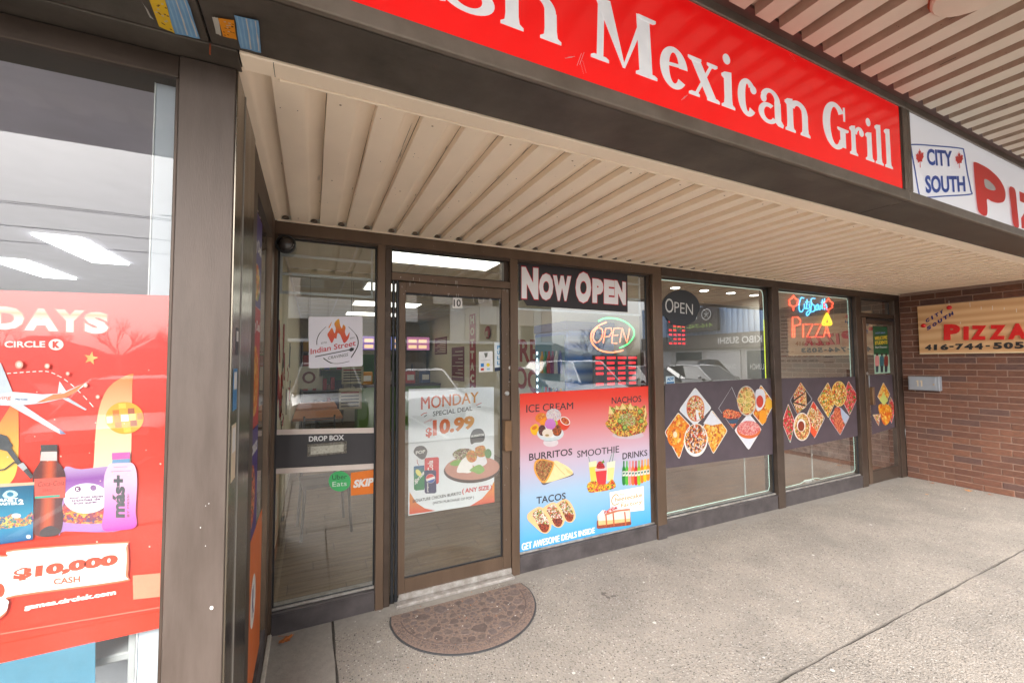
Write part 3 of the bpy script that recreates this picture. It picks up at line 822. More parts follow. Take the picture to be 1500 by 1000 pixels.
def L_x(x0, x1):
    a = .034
    return [bar((x1 - .036, BASE), (x0 + .036, XH), .052), bar((x0 + .034, BASE), (x1 - .036, XH), .016),
            serif(x0 + .030, BASE, .028), serif(x1 - .034, BASE, .034), serif(x0 + .036, XH, .034, False), serif(x1 - .036, XH, .028, False)]
def L_s(x0, x1):
    cx = (x0 + x1) / 2; rx = (x1 - x0) / 2; m_ = (BASE + XH) / 2; q = (XH - BASE) / 4
    return [arc(cx, m_ + q - .002, rx - .004, q + .008, .038, .016, 30, 265), arc(cx, m_ - q + .002, rx, q + .008, .038, .016, -150, 95), [(x0, BASE + .045), (x0 + .010, BASE + .045), (x0 + .016, BASE + .004), (x0, BASE)],
            [(x1 - .008, XH - .042), (x1 - .018, XH - .040), (x1 - .018, XH - .002), (x1 - .008, XH)]]
def L_M(x0, x1):
    xm = (x0 + x1) / 2 - .005
    return [bar((x0 + .036, BASE), (x0 + .046, CAP), .026), bar((x1 - .048, BASE), (x1 - .058, CAP), .058),
            bar((xm, BASE + .004), (x0 + .050, CAP), .010, .064), bar((xm - .001, BASE + .004), (x1 - .052, CAP), .010, .026),
            serif(x0 + .036, BASE, .036), serif(x1 - .046, BASE, .048), serif(x0 + .034, CAP, .030, False), serif(x1 - .040, CAP, .040, False)]
def L_G(x0, x1):
    cx = (x0 + x1) / 2; rx = (x1 - x0) / 2; cz = (BASE + CAP) / 2; rz = (CAP - BASE) / 2 + .004
    return [arc(cx, cz, rx - .01, rz, .058, .022, 42, 318, 34), stem(x1 - .050, .044, BASE + .016, BASE + .105, 0, headl=0),
            serif(x1 - .048, BASE + .108, .046, False), [(x1 - .040, CAP - .07), (x1 - .028, CAP - .07), (x1 - .026, CAP - .002), (x1 - .040, CAP - .004)]]
def L_F(x0, x1):
    return [stem(x0 + .04, .046, BASE, CAP, .018, head=.018), [(x0 + .05, CAP), (x1, CAP), (x1, CAP - .05), (x1 - .012, CAP - .016), (x0 + .05, CAP - .016)], [(x0 + .05, BASE + .11), (x1 - .03, BASE + .11), (x1 - .03, BASE + .126), (x0 + .05, BASE + .126)]]
for fn, x0, x1 in ((L_F, -.30, -.13), (L_r, -.115, .02), (L_e, .06, .215), (L_s, .300, .462), (L_h, .480, .688), (L_M, .800, 1.082), (L_e, 1.100, 1.236),
                   (L_x, 1.238, 1.404), (L_i, 1.410, 1.496), (L_c, 1.512, 1.630), (L_a, 1.646, 1.800), (L_n, 1.815, 1.990),
                   (L_G, 2.084, 2.305), (L_r, 2.308, 2.440), (L_i, 2.445, 2.533), (L_l, 2.538, 2.622), (L_l, 2.628, 2.715)):
    letter(red, fn(x0, x1))
# scuffs
sb = MB(); rn = random.Random(5)
for cx, cz, L, a in ((.745, 2.49, .05, 1.2), (.77, 2.47, .04, 1.9), (.70, 2.50, .03, .4), (1.2, 2.50, .03, .8), (1.9, 2.86, .05, 2.6)):
    for q in range(2):
        x = cx + q * .01; z = cz + q * .006; dx, dz = L * math.cos(a), L * math.sin(a)
        sb.raw([(x, SF - .0052, z), (x + dx, SF - .0052, z + dz), (x + dx + .001, SF - .0052, z + dz - .001), (x + .001, SF - .0052, z - .001)], [(0, 1, 2, 3)], mat('pale_scuff', (.7, .5, .5), .5))
tag(sb.build('scuffs', red), kind='stuff')

pzs = sign_box('pizza_sign', 2.872, 6.4, mat('white_sign_face', (.76, .76, .79), .4, spec=.4, emit=(.9, .92, 1.0), estr=.05), 'white box sign with blue City South badge and red lettering, right of the red sign', 'sign')
A = Art('y', SF - .0048, -.0004)
BLU = mat('sign_blue', s2l(44, 84, 176), .4); LRED = mat('sign_red', s2l(222, 46, 44), .4)
c = crop(1330, 200, 7.141)
def outline(A, pts, wd, m): A.stroke(pts + [pts[0], pts[1]], wd, m, cap=False)
outline(A, smooth(c((50, 85), (300, 100), (550, 125), (585, 160), (620, 370), (658, 560), (650, 605), (400, 622), (160, 638), (120, 610), (75, 360), (35, 130)), 5), 1.9, BLU)
A.take('badge_border', pzs)
A.text('CITY', c((205, 300))[0], c((472, 318))[0], 24.5, BLU, .035, h2=23.5, up=(-.07, -1))
A.text('SOUTH', c((190, 595))[0], c((605, 578))[0], 26.5, BLU, .035, h2=23.0, up=(-.07, -1))
A.take('badge_lettering', pzs)
def maple(A, cx, cy, sx, sy, m, rot=0):
    base = [(0, -1), (.13, -.68), (.30, -.78), (.24, -.38), (.55, -.62), (.62, -.46), (.93, -.50), (.80, -.22), (.92, -.10), (.50, .18), (.56, .36), (.06, .28), (.08, .85)]
    pts = base + [(-x, y) for x, y in base[::-1]][1:] if False else base + [(-x, y) for x, y in reversed(base)]
    pts = [p for i, p in enumerate(pts) if i == 0 or p != pts[i - 1]][:-1]
    a = R(rot); A.poly([(cx + sx * (x * math.cos(a) - y * math.sin(a)), cy + sy * (x * math.sin(a) + y * math.cos(a))) for x, y in pts], m)
maple(A, 1347.6, 232.5, 6.2, 15.5, LRED, -6); A.take('maple_leaf', pzs)
maple(A, 1405.4, 235, 6.2, 13.5, LRED, -6); A.take('maple_leaf', pzs)
A.poly(smooth(c((700, 268), (760, 290), (860, 350), (960, 450), (1018, 570), (1010, 670), (950, 695), (880, 680), (828, 655), (832, 740), (828, 815), (795, 830), (745, 790), (725, 720), (700, 470), (686, 290)), 5), LRED)
A.poly(smooth(c((802, 445), (850, 465), (905, 520), (915, 560), (870, 562), (815, 535), (800, 490)), 5), pr(222, 222, 226))
A.take('letter', pzs)
A.poly(smooth(c((1062, 535), (1085, 525), (1125, 570), (1145, 760), (1162, 920), (1150, 955), (1115, 940), (1095, 880), (1078, 720), (1060, 590)), 5), LRED); A.take('letter', pzs)
for x in (4.47, 4.92):
    letter(pzs, [[(x, 2.72), (x + .30, 2.72), (x + .30, 2.65), (x + .11, 2.53), (x + .30, 2.53), (x + .30, 2.46), (x, 2.46), (x, 2.53), (x + .18, 2.65), (x, 2.65)]], LRED)
letter(pzs, [[(5.4, 2.46), (5.56, 2.75), (5.64, 2.75), (5.82, 2.46), (5.74, 2.46), (5.6, 2.68), (5.48, 2.46)]], LRED)

# --- torn stickers on the beam underside
def sticker_on_beam(pts, cols, label):
    P_ = lambda p, k: at(p[0], p[1], 'z', 2.3955 - k * .0002)
    b = MB(); b.poly([P_(p, 0) for p in pts], cols[0]); o = b.build('torn_sticker')
    tag(o, label, 'sticker', 'torn stickers under the canopy beam'); return o, P_
YEL = pr(240, 196, 20); ORG = pr(238, 150, 20); SKB = pr(120, 170, 214); PAP = pr(196, 192, 182)
def torn(pts, n=5, amp=1.2, seed=1):
    r = random.Random(seed); o = []
    for i, p in enumerate(pts):
        q = pts[(i + 1) % len(pts)]
        for k in range(n): t = k / n; o.append((p[0] + (q[0] - p[0]) * t + r.uniform(-amp, amp) * (k > 0), p[1] + (q[1] - p[1]) * t + r.uniform(-amp, amp) * .6 * (k > 0)))
    return o
g = crop(200, 0, 3.03)
for spec in (
    ('torn yellow and blue sticker left of the seam, under the dark beam', [((18, 0), (80, 92), (60, 80)), ((55, -2), (125, -2), (170, 150), (100, 118)), ((125, -4), (222, -4), (282, 174), (172, 152))], (PAP, YEL, SKB)),
    ('smaller torn orange and blue sticker right of the seam, under the dark beam', [((335, 76), (360, 80), (376, 160), (352, 150)), ((362, 82), (432, 90), (446, 178), (384, 162)), ((433, 68), (540, 92), (553, 236), (462, 215))], (PAP, ORG, SKB))):
    b = MB()
    first = None
    for k, (q, m_) in enumerate(zip(spec[1], spec[2])):
        pts = torn(g(*q), 4, .9, k + 3)
        b.poly([at(p[0], p[1], 'z', 2.3955) for p in pts], m_)
        if first is None:
            first = b.build('torn_sticker'); tag(first, spec[0], 'sticker'); b = MB()
    # inner marks: dark print on the yellow part, worn pale streaks on the blue one
    yq = spec[1][1]; bq = spec[1][2]
    b.build('printed_patch', first); b = MB(); rn = random.Random(len(spec[0]))
    for k in range(16):
        u, v = rn.random() * .8 + .06, rn.random() * .85 + .06
        def bil(q, u, v):
            q = g(*q); a = [q[0][i] + (q[1][i] - q[0][i]) * u for i in (0, 1)]; d = [q[3][i] + (q[2][i] - q[3][i]) * u for i in (0, 1)]; return (a[0] + (d[0] - a[0]) * v, a[1] + (d[1] - a[1]) * v)
        P0 = [bil(yq, u, v), bil(yq, min(.97, u + .14), v + .01), bil(yq, min(.97, u + .14), v + .05), bil(yq, u, v + .04)]
        b.poly([at(x, y, 'z', 2.3952) for x, y in P0], pr(110, 70, 20) if k % 3 else PAP)
    for k in range(5):
        u = .08 + .19 * k
        P0 = torn([bil(bq, u, .03), bil(bq, u + .07, .02), bil(bq, u + .09, .95), bil(bq, u + .02, .97)], 5, .8, k)
        b.poly([at(x, y, 'z', 2.3952 - .00002 * k) for x, y in P0], pr(206, 205, 198) if k in (2, 4) else pr(150, 190, 222))
    b.build('worn_print', first)
b = MB(); b.box(-.2555, -.2525, -1.502, -1.4975, 2.368, 2.397, mat('rust', (0, 0, 0)))
tag(b.build('rust_drip'), 'orange rust drip hanging at the seam of the dark beam', 'rust drip')

# ================================================================== PRINTS AND STICKERS ON THE GLASS
def sheet(name, corners, y, m, label, cat, axis='y', group=None, th=.0006):
    """thin sheet with the four photo corners, on plane y"""
    P = [at(a, b_, axis, y) for a, b_ in corners]
    b = MB(); n = len(P)
    off = Vector((0, th, 0)) if axis == 'y' else Vector((-th, 0, 0))
    b.poly(P, m); b.poly([p + off for p in P], m)
    b.raw(P + [p + off for p in P], [(i, (i + 1) % n, n + (i + 1) % n, n + i) for i in range(n)], m)
    o = b.build(name); tag(o, label, cat, group); return o
DK = pr(52, 44, 50)

# ---- ice cream / tacos vinyl (outside face of the glass)
yv = GY - .0075
grad = gradient('sunset_print', [(0, (62, 160, 224)), (.10, (96, 176, 226)), (.35, (168, 200, 228)), (.55, (214, 192, 212)), (.78, (240, 140, 138)), (.93, (250, 72, 50)), (1, (252, 52, 28))])
V = sheet('food_poster', [(761.5, 576.5), (953.5, 565), (957, 769), (761.5, 813)], yv, grad, 'large red to blue vinyl with ice cream, burrito and taco pictures, right of the door', 'poster')
A = Art('y', yv - .0004, -.00004)
c1, c2, c3, c4 = crop(760, 570, 8.33), crop(860, 570, 8.33), crop(760, 690, 8.33), crop(860, 690, 8.33)
for cc, txt, bl, br, h, h2 in ((c1, 'ICE CREAM', (92, 285), (662, 240), 11.5, 10), (c1, 'BURRITOS', (125, 872), (652, 800), 10.5, 10), (c2, 'NACHOS', (300, 178), (662, 152), 9.8, 9),
                              (c2, 'SMOOTHIE', (-120, 832), (390, 768), 9.8, 9.8), (c2, 'DRINKS', (432, 856), (735, 808), 9.5, 8.8), (c3, 'TACOS', (215, 400), (572, 340), 10.5, 10)):
    A.text(txt, cc(bl)[0], cc(br)[0], h, DK, .016, h2=h2); A.take('lettering', V)
A.text('GET AWESOME DEALS INSIDE', c3((38, 965))[0], c4((92, 750))[0], 10.3, pr(250, 250, 250), .045, h2=8.2); A.take('lettering', V)
WH = pr(248, 246, 242); CRM = pr(246, 226, 180)
# ice cream
A.poly(ell(*c1((390, 650))[0], 11, 6), pr(232, 220, 224)); A.poly(ell(*c1((270, 345))[0], 8.5, 7, rot=-20), pr(240, 130, 30)); A.poly(c1((245, 395), (340, 330), (330, 425), (280, 450)), pr(252, 158, 30))
A.poly(ell(*c1((280, 330))[0], 6.5, 3, rot=-20), food('fruit_print', [(230, 90, 20), (250, 170, 50), (200, 60, 20), (252, 210, 120)], 160))
A.poly(smooth(c1((140, 470), (210, 420), (245, 470), (210, 555), (160, 540))), pr(250, 190, 20)); A.poly(ell(*c1((190, 470))[0], 4, 2.5, rot=-30), pr(226, 120, 20))
A.poly(smooth(c1((495, 330), (620, 420), (560, 500), (480, 450))), pr(236, 70, 40)); A.poly(ell(*c1((565, 385))[0], 8, 5.5, rot=35), WH); A.poly(ell(*c1((565, 385))[0], 6.8, 4.4, rot=35), food('sauce_print', [(200, 60, 40), (150, 50, 40), (230, 100, 60), (250, 160, 60)], 130))
A.poly(ell(*c1((385, 540))[0], 19.5, 11), pr(214, 226, 230)); A.poly(ell(*c1((385, 515))[0], 18, 9), pr(236, 242, 244))
A.poly(ell(*c1((425, 315))[0], 11, 9.5), food('sprinkle_print', [(250, 250, 252), (244, 240, 246), (250, 250, 252), (220, 120, 170), (250, 250, 250), (90, 130, 200), (240, 240, 244), (240, 200, 90)], 260))
A.poly(ell(*c1((285, 500))[0], 5.6, 8), food('choc_print', [(110, 64, 60), (90, 50, 48), (130, 80, 74)], 90)); A.poly(ell(*c1((465, 500))[0], 7, 8.5), food('choc2_print', [(150, 76, 40), (110, 56, 40), (220, 110, 40)], 120))
A.poly(ell(*c1((440, 410))[0], 4, 4), pr(190, 206, 60)); A.poly(ell(*c1((385, 425))[0], 8, 8), gradient('berry_scoop', [(0, (230, 90, 130)), (.5, (206, 120, 200)), (1, (226, 150, 220))])); A.poly(ell(*c1((352, 535))[0], 8, 6.6), pr(240, 226, 208)); A.poly(ell(*c1((345, 560))[0], 3, 1.6), pr(176, 150, 90))
A.stroke(c1((300, 625), (380, 632), (470, 612)), .7, pr(170, 190, 196)); A.take('ice_cream_picture', V)
# nachos
A.poly(ell(*c2((500, 560))[0], 23, 5.5), pr(214, 196, 204))
A.poly(c2((220, 410), (262, 370), (262, 300), (300, 330), (272, 200), (330, 225), (350, 190), (400, 215), (430, 165), (480, 190), (520, 160), (560, 205), (610, 200), (650, 235), (705, 185), (712, 260), (735, 300), (720, 380), (740, 420), (700, 520), (600, 550), (480, 580), (380, 570), (300, 520), (235, 450)), food('nacho_print', [(236, 190, 60), (214, 62, 34), (92, 122, 44), (250, 214, 120), (240, 150, 40), (176, 44, 36), (150, 170, 60), (246, 200, 80), (120, 60, 40)], 85))
A.poly(smooth(c2((400, 330), (500, 290), (590, 360), (560, 440), (460, 450), (400, 400))), food('guac_print', [(150, 176, 60), (226, 226, 200), (120, 140, 50), (210, 70, 50), (180, 200, 90)], 150))
for a, b_ in ((308, 258), (645, 270), (400, 385), (660, 385), (460, 465)):
    A.poly(ell(*c2((a, b_))[0], 3.6), pr(70, 110, 40)); A.poly(ell(*c2((a, b_))[0], 2.5), pr(172, 196, 90))
for q in (((262, 300), (272, 200), (330, 300)), ((690, 400), (712, 190), (725, 300)), ((400, 250), (430, 165), (480, 240)), ((500, 240), (525, 160), (570, 250)), ((345, 250), (352, 190), (400, 240))): A.poly(c2(*q), pr(248, 222, 150))
A.take('nacho_picture', V)
# burrito
A.poly(smooth(c1((190, 900), (240, 1010), (290, 1160), (420, 1120), (655, 1050), (640, 1000), (560, 950), (430, 900), (330, 850), (240, 855))), pr(96, 84, 90))
A.poly(smooth(c1((420, 880), (520, 900), (620, 960), (655, 1030), (480, 1100), (320, 1140), (280, 1100))), pr(246, 226, 170))
A.poly(smooth(c1((200, 880), (270, 848), (400, 870), (432, 905), (400, 1010), (340, 1120), (290, 1140), (230, 1080), (185, 980))), pr(240, 170, 70)); A.poly(smooth(c1((215, 900), (280, 865), (395, 885), (415, 910), (380, 1010), (330, 1100), (290, 1118), (240, 1060), (205, 980))), food('mince_print', [(150, 84, 50), (206, 130, 80), (110, 60, 40), (224, 180, 120), (180, 70, 50), (120, 140, 70)], 170))
A.stroke(c1((430, 900), (500, 980), (560, 1040)), .8, pr(220, 180, 110)); A.poly(c1((560, 950), (650, 1010), (655, 1040), (600, 1020)), pr(238, 206, 140)); A.take('burrito_picture', V)
# smoothies
A.stroke(c2((18, 820), (38, 910)), .7, pr(30, 140, 90)); A.stroke(c2((300, 790), (262, 920)), .7, pr(30, 140, 90)); A.stroke(c2((325, 770), (308, 880)), .7, pr(30, 140, 90))
A.poly(c2((18, 890), (115, 870), (120, 1130), (45, 1130)), pr(236, 238, 190)); A.poly(c2((25, 950), (110, 940), (112, 1130), (48, 1130)), pr(226, 214, 90))
A.poly(c2((240, 890), (345, 870), (320, 1110), (240, 1120)), pr(232, 236, 206)); A.poly(c2((250, 960), (335, 950), (318, 1100), (245, 1110)), pr(238, 226, 150))
A.poly(c2((100, 985), (242, 975), (225, 1180), (130, 1190)), pr(222, 60, 66)); A.poly(c2((98, 960), (245, 950), (242, 985), (100, 1000)), pr(244, 200, 200))
A.poly(smooth(c2((115, 960), (135, 890), (175, 880), (215, 940), (200, 965))), food('berry_print', [(200, 30, 40), (230, 60, 60), (120, 30, 50)], 200)); A.poly(c2((170, 900), (200, 858), (215, 895)), pr(110, 160, 60))
A.poly(smooth(c2((0, 1170), (30, 1130), (110, 1120), (150, 1160), (245, 1150), (300, 1095), (345, 1150), (340, 1200), (250, 1230), (130, 1250), (30, 1255), (5, 1210))), food('fruit_heap', [(240, 190, 20), (210, 40, 40), (250, 210, 60), (200, 30, 50), (60, 120, 40), (240, 120, 90), (246, 214, 40)], 95)); A.take('smoothie_picture', V)
# bottles
bc = [(40, 130, 60), (90, 190, 60), (240, 150, 150), (250, 120, 60), (214, 34, 44), (150, 200, 40), (246, 130, 40), (250, 200, 30), (246, 150, 30)]
for k in range(9):
    x = 430 + k * 37; y0 = 905 + 0 * k - (k > 4) * (k - 4) * 6; yb = 1140 + (10 if k < 6 else -(k - 5) * 14)
    A.poly(smooth(c2((x + 12, y0 - 30), (x + 26, y0 - 30), (x + 27, y0 + 30), (x + 38, y0 + 75), (x + 37, yb), (x, yb), (x - 1, y0 + 75), (x + 10, y0 + 30)), 4), pr(*bc[k]))
    A.poly(c2((x + 2, y0 + 95), (x + 36, y0 + 90), (x + 36, y0 + 150), (x + 2, y0 + 155)), pr(226, 226, 220)); A.poly(c2((x + 8, y0 + 108), (x + 30, y0 + 104), (x + 26, y0 + 130), (x + 8, y0 + 132)), pr(40, 110, 90))
A.take('bottle_picture', V)
# tacos
fil = food('taco_fill', [(240, 236, 226), (200, 50, 40), (110, 150, 50), (120, 66, 50), (246, 240, 236), (90, 50, 44), (150, 180, 60), (226, 90, 60)], 130); low = food('taco_low', [(140, 60, 40), (100, 50, 44), (200, 90, 60), (80, 44, 40)], 170)
for dx, dy, s_ in ((330, -95, .88), (175, -55, .95), (0, 0, 1.0)):
    q = lambda *p: c3(*[(100 + dx + (a - 100) * s_, 440 + dy + (b_ - 440) * s_) for a, b_ in p])
    A.poly(smooth(q((110, 520), (200, 450), (270, 435), (340, 500), (392, 620), (390, 700), (340, 755), (270, 740), (180, 660), (110, 590))), pr(244, 196, 138))
    A.poly(smooth(q((165, 520), (250, 455), (300, 500), (350, 580), (375, 660), (345, 735), (285, 735), (235, 660), (200, 590))), fil)
    A.poly(smooth(q((240, 650), (320, 640), (372, 660), (345, 735), (285, 735))), low)
A.take('taco_picture', V)
# cheesecake and its card
A.poly(c4((275, 255), (690, 178), (697, 472), (290, 520)), WH)
GOLD = pr(206, 140, 20)
A.stroke(smooth(c4((382, 300), (350, 282), (310, 320), (302, 375), (330, 410), (385, 392)), 5, False), 1.3, GOLD); A.text('The', c4((395, 300))[0], c4((452, 290))[0], 3.2, GOLD, .0); A.text('heesecake', c4((338, 372))[0], c4((668, 310))[0], 6.4, GOLD, .01, up=(.12, -1)); A.text('Factory', c4((410, 455))[0], c4((668, 405))[0], 7.4, GOLD, .01, up=(.12, -1)); A.stroke(c4((390, 385), (480, 365)), .6, GOLD)
A.take('brand_card', V)
A.poly(c4((120, 600), (520, 480), (540, 640), (530, 655), (140, 700), (118, 690)), food('crust_print', [(150, 70, 50), (180, 90, 60), (120, 60, 44)], 160))
A.poly(c4((125, 545), (215, 520), (500, 460), (525, 470), (528, 610), (140, 660)), pr(240, 190, 130)); A.poly(c4((130, 530), (170, 500), (320, 470), (510, 458), (520, 500), (520, 575), (140, 605)), pr(238, 220, 208))
for x in (232, 322, 465): A.stroke(c4((x - 6, 500), (x, 560), (x + 6, 655)), 2.0, pr(190, 96, 56))
A.poly(smooth(c4((215, 530), (330, 480), (505, 455), (512, 475), (380, 490), (250, 530))), pr(196, 110, 70))
A.poly(smooth(c4((170, 540), (200, 470), (240, 480), (290, 440), (350, 430), (375, 455), (300, 490), (220, 520))), food('topping_print', [(250, 250, 250), (200, 40, 50), (230, 210, 210), (150, 40, 60), (220, 70, 60)], 150)); A.poly(c4((135, 530), (190, 470), (205, 520), (190, 560)), WH); A.take('cheesecake_picture', V)

# ---- NOW OPEN (behind the glass)
yi = GY - .0075
NO = sheet('now_open_banner', [(759, 381.5), (919, 397), (919.5, 457), (772, 447.5), (766, 439), (760, 441)], yi, mat('black_banner', (.022, .02, .024), .5), 'black NOW OPEN banner with a torn lower corner, at the top of the glass', 'sign')
A = Art('y', yi - .0002, -.0001); c = crop(755, 375, 8.8235)
RO = pr(230, 20, 50); SIL = mat('silver_lettering', (.78, .78, .82), .45)
spec = [('N', (88, 532), (288, 545), 43, 42.5), ('O', (312, 558), (482, 558), 36.5, 36.5), ('W', (495, 565), (712, 568), 34.5, 33.5), ('O', (785, 592), (972, 592), 42, 42), ('P', (1002, 592), (1130, 598), 33, 32), ('E', (1152, 602), (1275, 610), 33, 32), ('N', (1288, 612), (1422, 622), 32.5, 31)]
for ch, a, b_, h, h2 in spec: A.text(ch, c(a)[0], c(b_)[0], h, RO, .098, ref=.045, h2=h2)
A.take('lettering_outline', NO)
for ch, a, b_, h, h2 in spec: A.text(ch, c(a)[0], c(b_)[0], h, SIL, .075, ref=.045, h2=h2)
A.take('lettering', NO)

# ---- Monday deal (behind the door glass)
ym = .040
MO = sheet('deal_poster', [(598.5, 569.5), (723.5, 566.5), (724, 735), (598, 755)], ym, mat('poster_paper', (.74, .76, .80), .5, vary=.03, vscale=8), 'white MONDAY special deal poster taped inside the glass door', 'poster')
A = Art('y', ym - .0004, -.00008); c = crop(590, 560, 5.0)
og = gradient('orange_lettering', [(0, (240, 90, 60)), (.5, (246, 130, 60)), (1, (250, 176, 60))], 'X'); org2 = gradient('orange_wave', [(0, (250, 90, 60)), (1, (254, 170, 60))])
A.poly(c((50, 800), (100, 880), (160, 920), (240, 938), (48, 965)), org2); A.take('orange_corner', MO); A.poly(c((670, 720), (640, 780), (580, 850), (490, 905), (672, 875)), org2)
A.take('orange_corner', MO)
A.text('MONDAY', c((135, 200))[0], c((555, 145))[0], 19, og, .018, h2=15.5); A.take('lettering', MO)
A.text('SPECIAL DEAL', c((220, 248))[0], c((510, 205))[0], 7.3, pr(90, 90, 96), .02, h2=6.5); A.take('lettering', MO)
A.text('$', c((168, 408))[0], c((215, 402))[0], 15, og, .04); A.text('10.99', c((220, 395))[0], c((525, 335))[0], 24, og, .05, h2=19); A.take('lettering', MO)
A.text('only', c((155, 305))[0], c((215, 280))[0], 4.5, pr(226, 60, 60), .0, up=(.2, -1))
A.stroke(c((135, 240), (155, 225), (175, 222)), 1.2, pr(226, 80, 60)); A.stroke(c((158, 250), (175, 238)), 1.2, pr(70, 70, 76)); A.stroke(c((540, 165), (575, 150)), 1.0, pr(226, 80, 60)); A.stroke(c((545, 178), (570, 178)), 1.0, pr(70, 70, 76)); A.take('small_marks', MO)
A.text('SIGNATURE CHICKEN BURRITO', c((72, 880))[0], c((428, 820))[0], 4.6, pr(60, 60, 66), .02); A.text('(WITH PURCHASE OF POP )', c((220, 898))[0], c((522, 855))[0], 5.0, pr(60, 60, 66), .02, h2=5); A.take('lettering', MO)
A.text('( ANY SIZE )', c((435, 822))[0], c((655, 790))[0], 9, pr(230, 50, 60), .03, h2=8.4); A.take('lettering', MO)
A.poly(smooth(c((80, 510), (100, 470), (150, 465), (180, 500), (165, 550), (140, 562), (110, 545))), pr(84, 84, 90)); A.text('POP', c((95, 528))[0], c((165, 515))[0], 5, WH, .04); A.stroke(c((105, 565), (108, 590), (118, 605)), .8, pr(200, 60, 60)); A.take('pop_bubble', MO)
A.poly(smooth(c((495, 390), (520, 345), (575, 340), (600, 380), (590, 430), (530, 440), (500, 450))), pr(84, 84, 90)); A.text('BURRITOS', c((502, 402))[0], c((595, 388))[0], 3.2, WH, .04); A.take('burrito_bubble', MO)
A.poly(c((80, 618), (85, 612), (158, 606), (160, 770), (155, 785), (95, 790), (82, 780)), gradient('green_can', [(0, (30, 140, 90)), (.5, (30, 150, 90)), (1, (40, 110, 170))])); A.text('Sprite', c((90, 760))[0], c((158, 680))[0], 9, WH, .03, up=(-.1, -1)); A.poly(ell(*c((115, 660))[0], 3.4, 5.5, rot=-35), pr(230, 226, 120)); A.take('green_soda_can', MO)
A.poly(c((160, 560), (168, 552), (258, 545), (265, 556), (264, 730), (255, 742), (170, 745), (160, 730)), pr(206, 40, 50)); A.text('Cola', c((222, 650))[0], c((222, 570))[0], 8, WH, .02, up=(-1, 0)); A.take('red_soda_can', MO)
A.poly(c((158, 648), (165, 642), (238, 640), (244, 650), (246, 800), (236, 810), (170, 812), (160, 802)), pr(40, 50, 96)); A.poly(ell(*c((203, 702))[0], 6.8, 6.8, rot=-20), WH); A.poly(ell(*c((203, 702))[0], 6.4, 6.4, 10, 170, rot=-20), pr(214, 50, 56)); A.poly(ell(*c((203, 702))[0], 6.4, 6.4, 200, 340, rot=-20), pr(40, 90, 170)); A.text('pepsi', c((190, 800))[0], c((190, 735))[0], 3, WH, .02, up=(-1, 0)); A.take('blue_soda_can', MO)
A.poly(ell(*c((505, 640))[0], 41, 19, rot=-3, n=36), pr(70, 56, 56)); A.poly(ell(*c((508, 625))[0], 40, 17.5, rot=-3, n=36), pr(196, 140, 124)); A.poly(smooth(c((365, 520), (420, 485), (500, 490), (500, 540), (450, 575), (390, 560))), food('bowl_print', [(90, 40, 44), (226, 220, 200), (120, 60, 50), (110, 140, 60)], 150))
A.poly(smooth(c((345, 600), (380, 570), (430, 570), (400, 610))), pr(120, 170, 70))
A.poly(smooth(c((395, 650), (430, 570), (480, 540), (510, 590), (500, 655), (440, 660))), WH); A.poly(smooth(c((480, 560), (560, 530), (600, 540), (615, 590), (560, 620), (520, 610))), pr(238, 236, 240)); A.poly(ell(*c((505, 540))[0], 8, 9), food('wrap_print', [(226, 110, 60), (250, 190, 90), (120, 150, 60), (200, 60, 50)], 200)); A.poly(smooth(c((530, 480), (590, 460), (610, 500), (600, 540), (550, 540))), food('wrap_print', [(0, 0, 0)])); A.poly(smooth(c((490, 640), (560, 600), (600, 640), (560, 670), (520, 655))), pr(130, 176, 90)); A.poly(ell(*c((625, 520))[0], 5, 7), pr(90, 140, 80)); A.take('burrito_plate_picture', MO)

# ---- small stickers on door and side glass
def lab(name, corners, m, label, cat='sticker', y=GY - .0012, step=-.0002):
    o = sheet(name, corners, y, m, label, cat, th=.0003); return o, Art('y', y - .0003, step)
o, A = lab('round_cornered_sticker', smooth([(453.5, 464), (530, 463.5), (531, 465), (531.5, 534), (530, 536), (454, 539.5), (452.5, 538), (452, 466)], 1), mat('lilac_white_sticker', s2l(222, 218, 228), .4), 'white sticker with orange flames and Indian Street lettering, on the left pane')
c = crop(400, 380, 5.5556); BKI = pr(40, 38, 46)
fl = gradient('flame_print', [(0, (240, 70, 60)), (.5, (246, 110, 50)), (1, (252, 190, 40))])
A.poly(smooth(c((500, 640), (478, 680), (455, 640), (442, 610), (460, 580), (480, 555), (500, 600), (510, 560), (498, 520), (535, 482), (545, 530), (560, 560), (570, 530), (590, 550), (585, 590), (600, 625), (622, 590), (615, 640), (580, 680), (562, 650), (545, 610), (525, 600), (515, 645)), 3), fl)
A.poly(smooth(c((452, 550), (478, 505), (470, 535), (458, 558)), 3), fl); A.take('flame_print', o)
A.text('Indian Street', c((305, 772))[0], c((672, 700))[0], 8.2, pr(226, 70, 84), .015); A.take('lettering', o)
A.text('CRAVINGS', c((445, 815))[0], c((608, 785))[0], 4.6, BKI, 0., up=(.15, -1)); A.text('ESTD', c((392, 688))[0], c((438, 680))[0], 2.4, BKI, 0.); A.text('2021', c((625, 650))[0], c((662, 640))[0], 2.4, BKI, 0.); A.take('lettering', o)
A.stroke(smooth(c((430, 548), (380, 600), (358, 650), (356, 692)), 4, False), [.6] * 4 + [1.1] * 9, BKI); A.stroke(smooth(c((615, 548), (680, 620), (690, 700), (637, 795)), 4, False), [.6] * 4 + [1.5] * 9, BKI); A.stroke(smooth(c((412, 804), (470, 840), (540, 845), (620, 828)), 4, False), [1.5] * 5 + [.7] * 8, BKI)
A.stroke(c((345, 790), (620, 735)), 1.3, BKI); A.poly(c((615, 735), (635, 715), (660, 720), (655, 740), (632, 750)), BKI); A.take('circle_and_spatula', o)

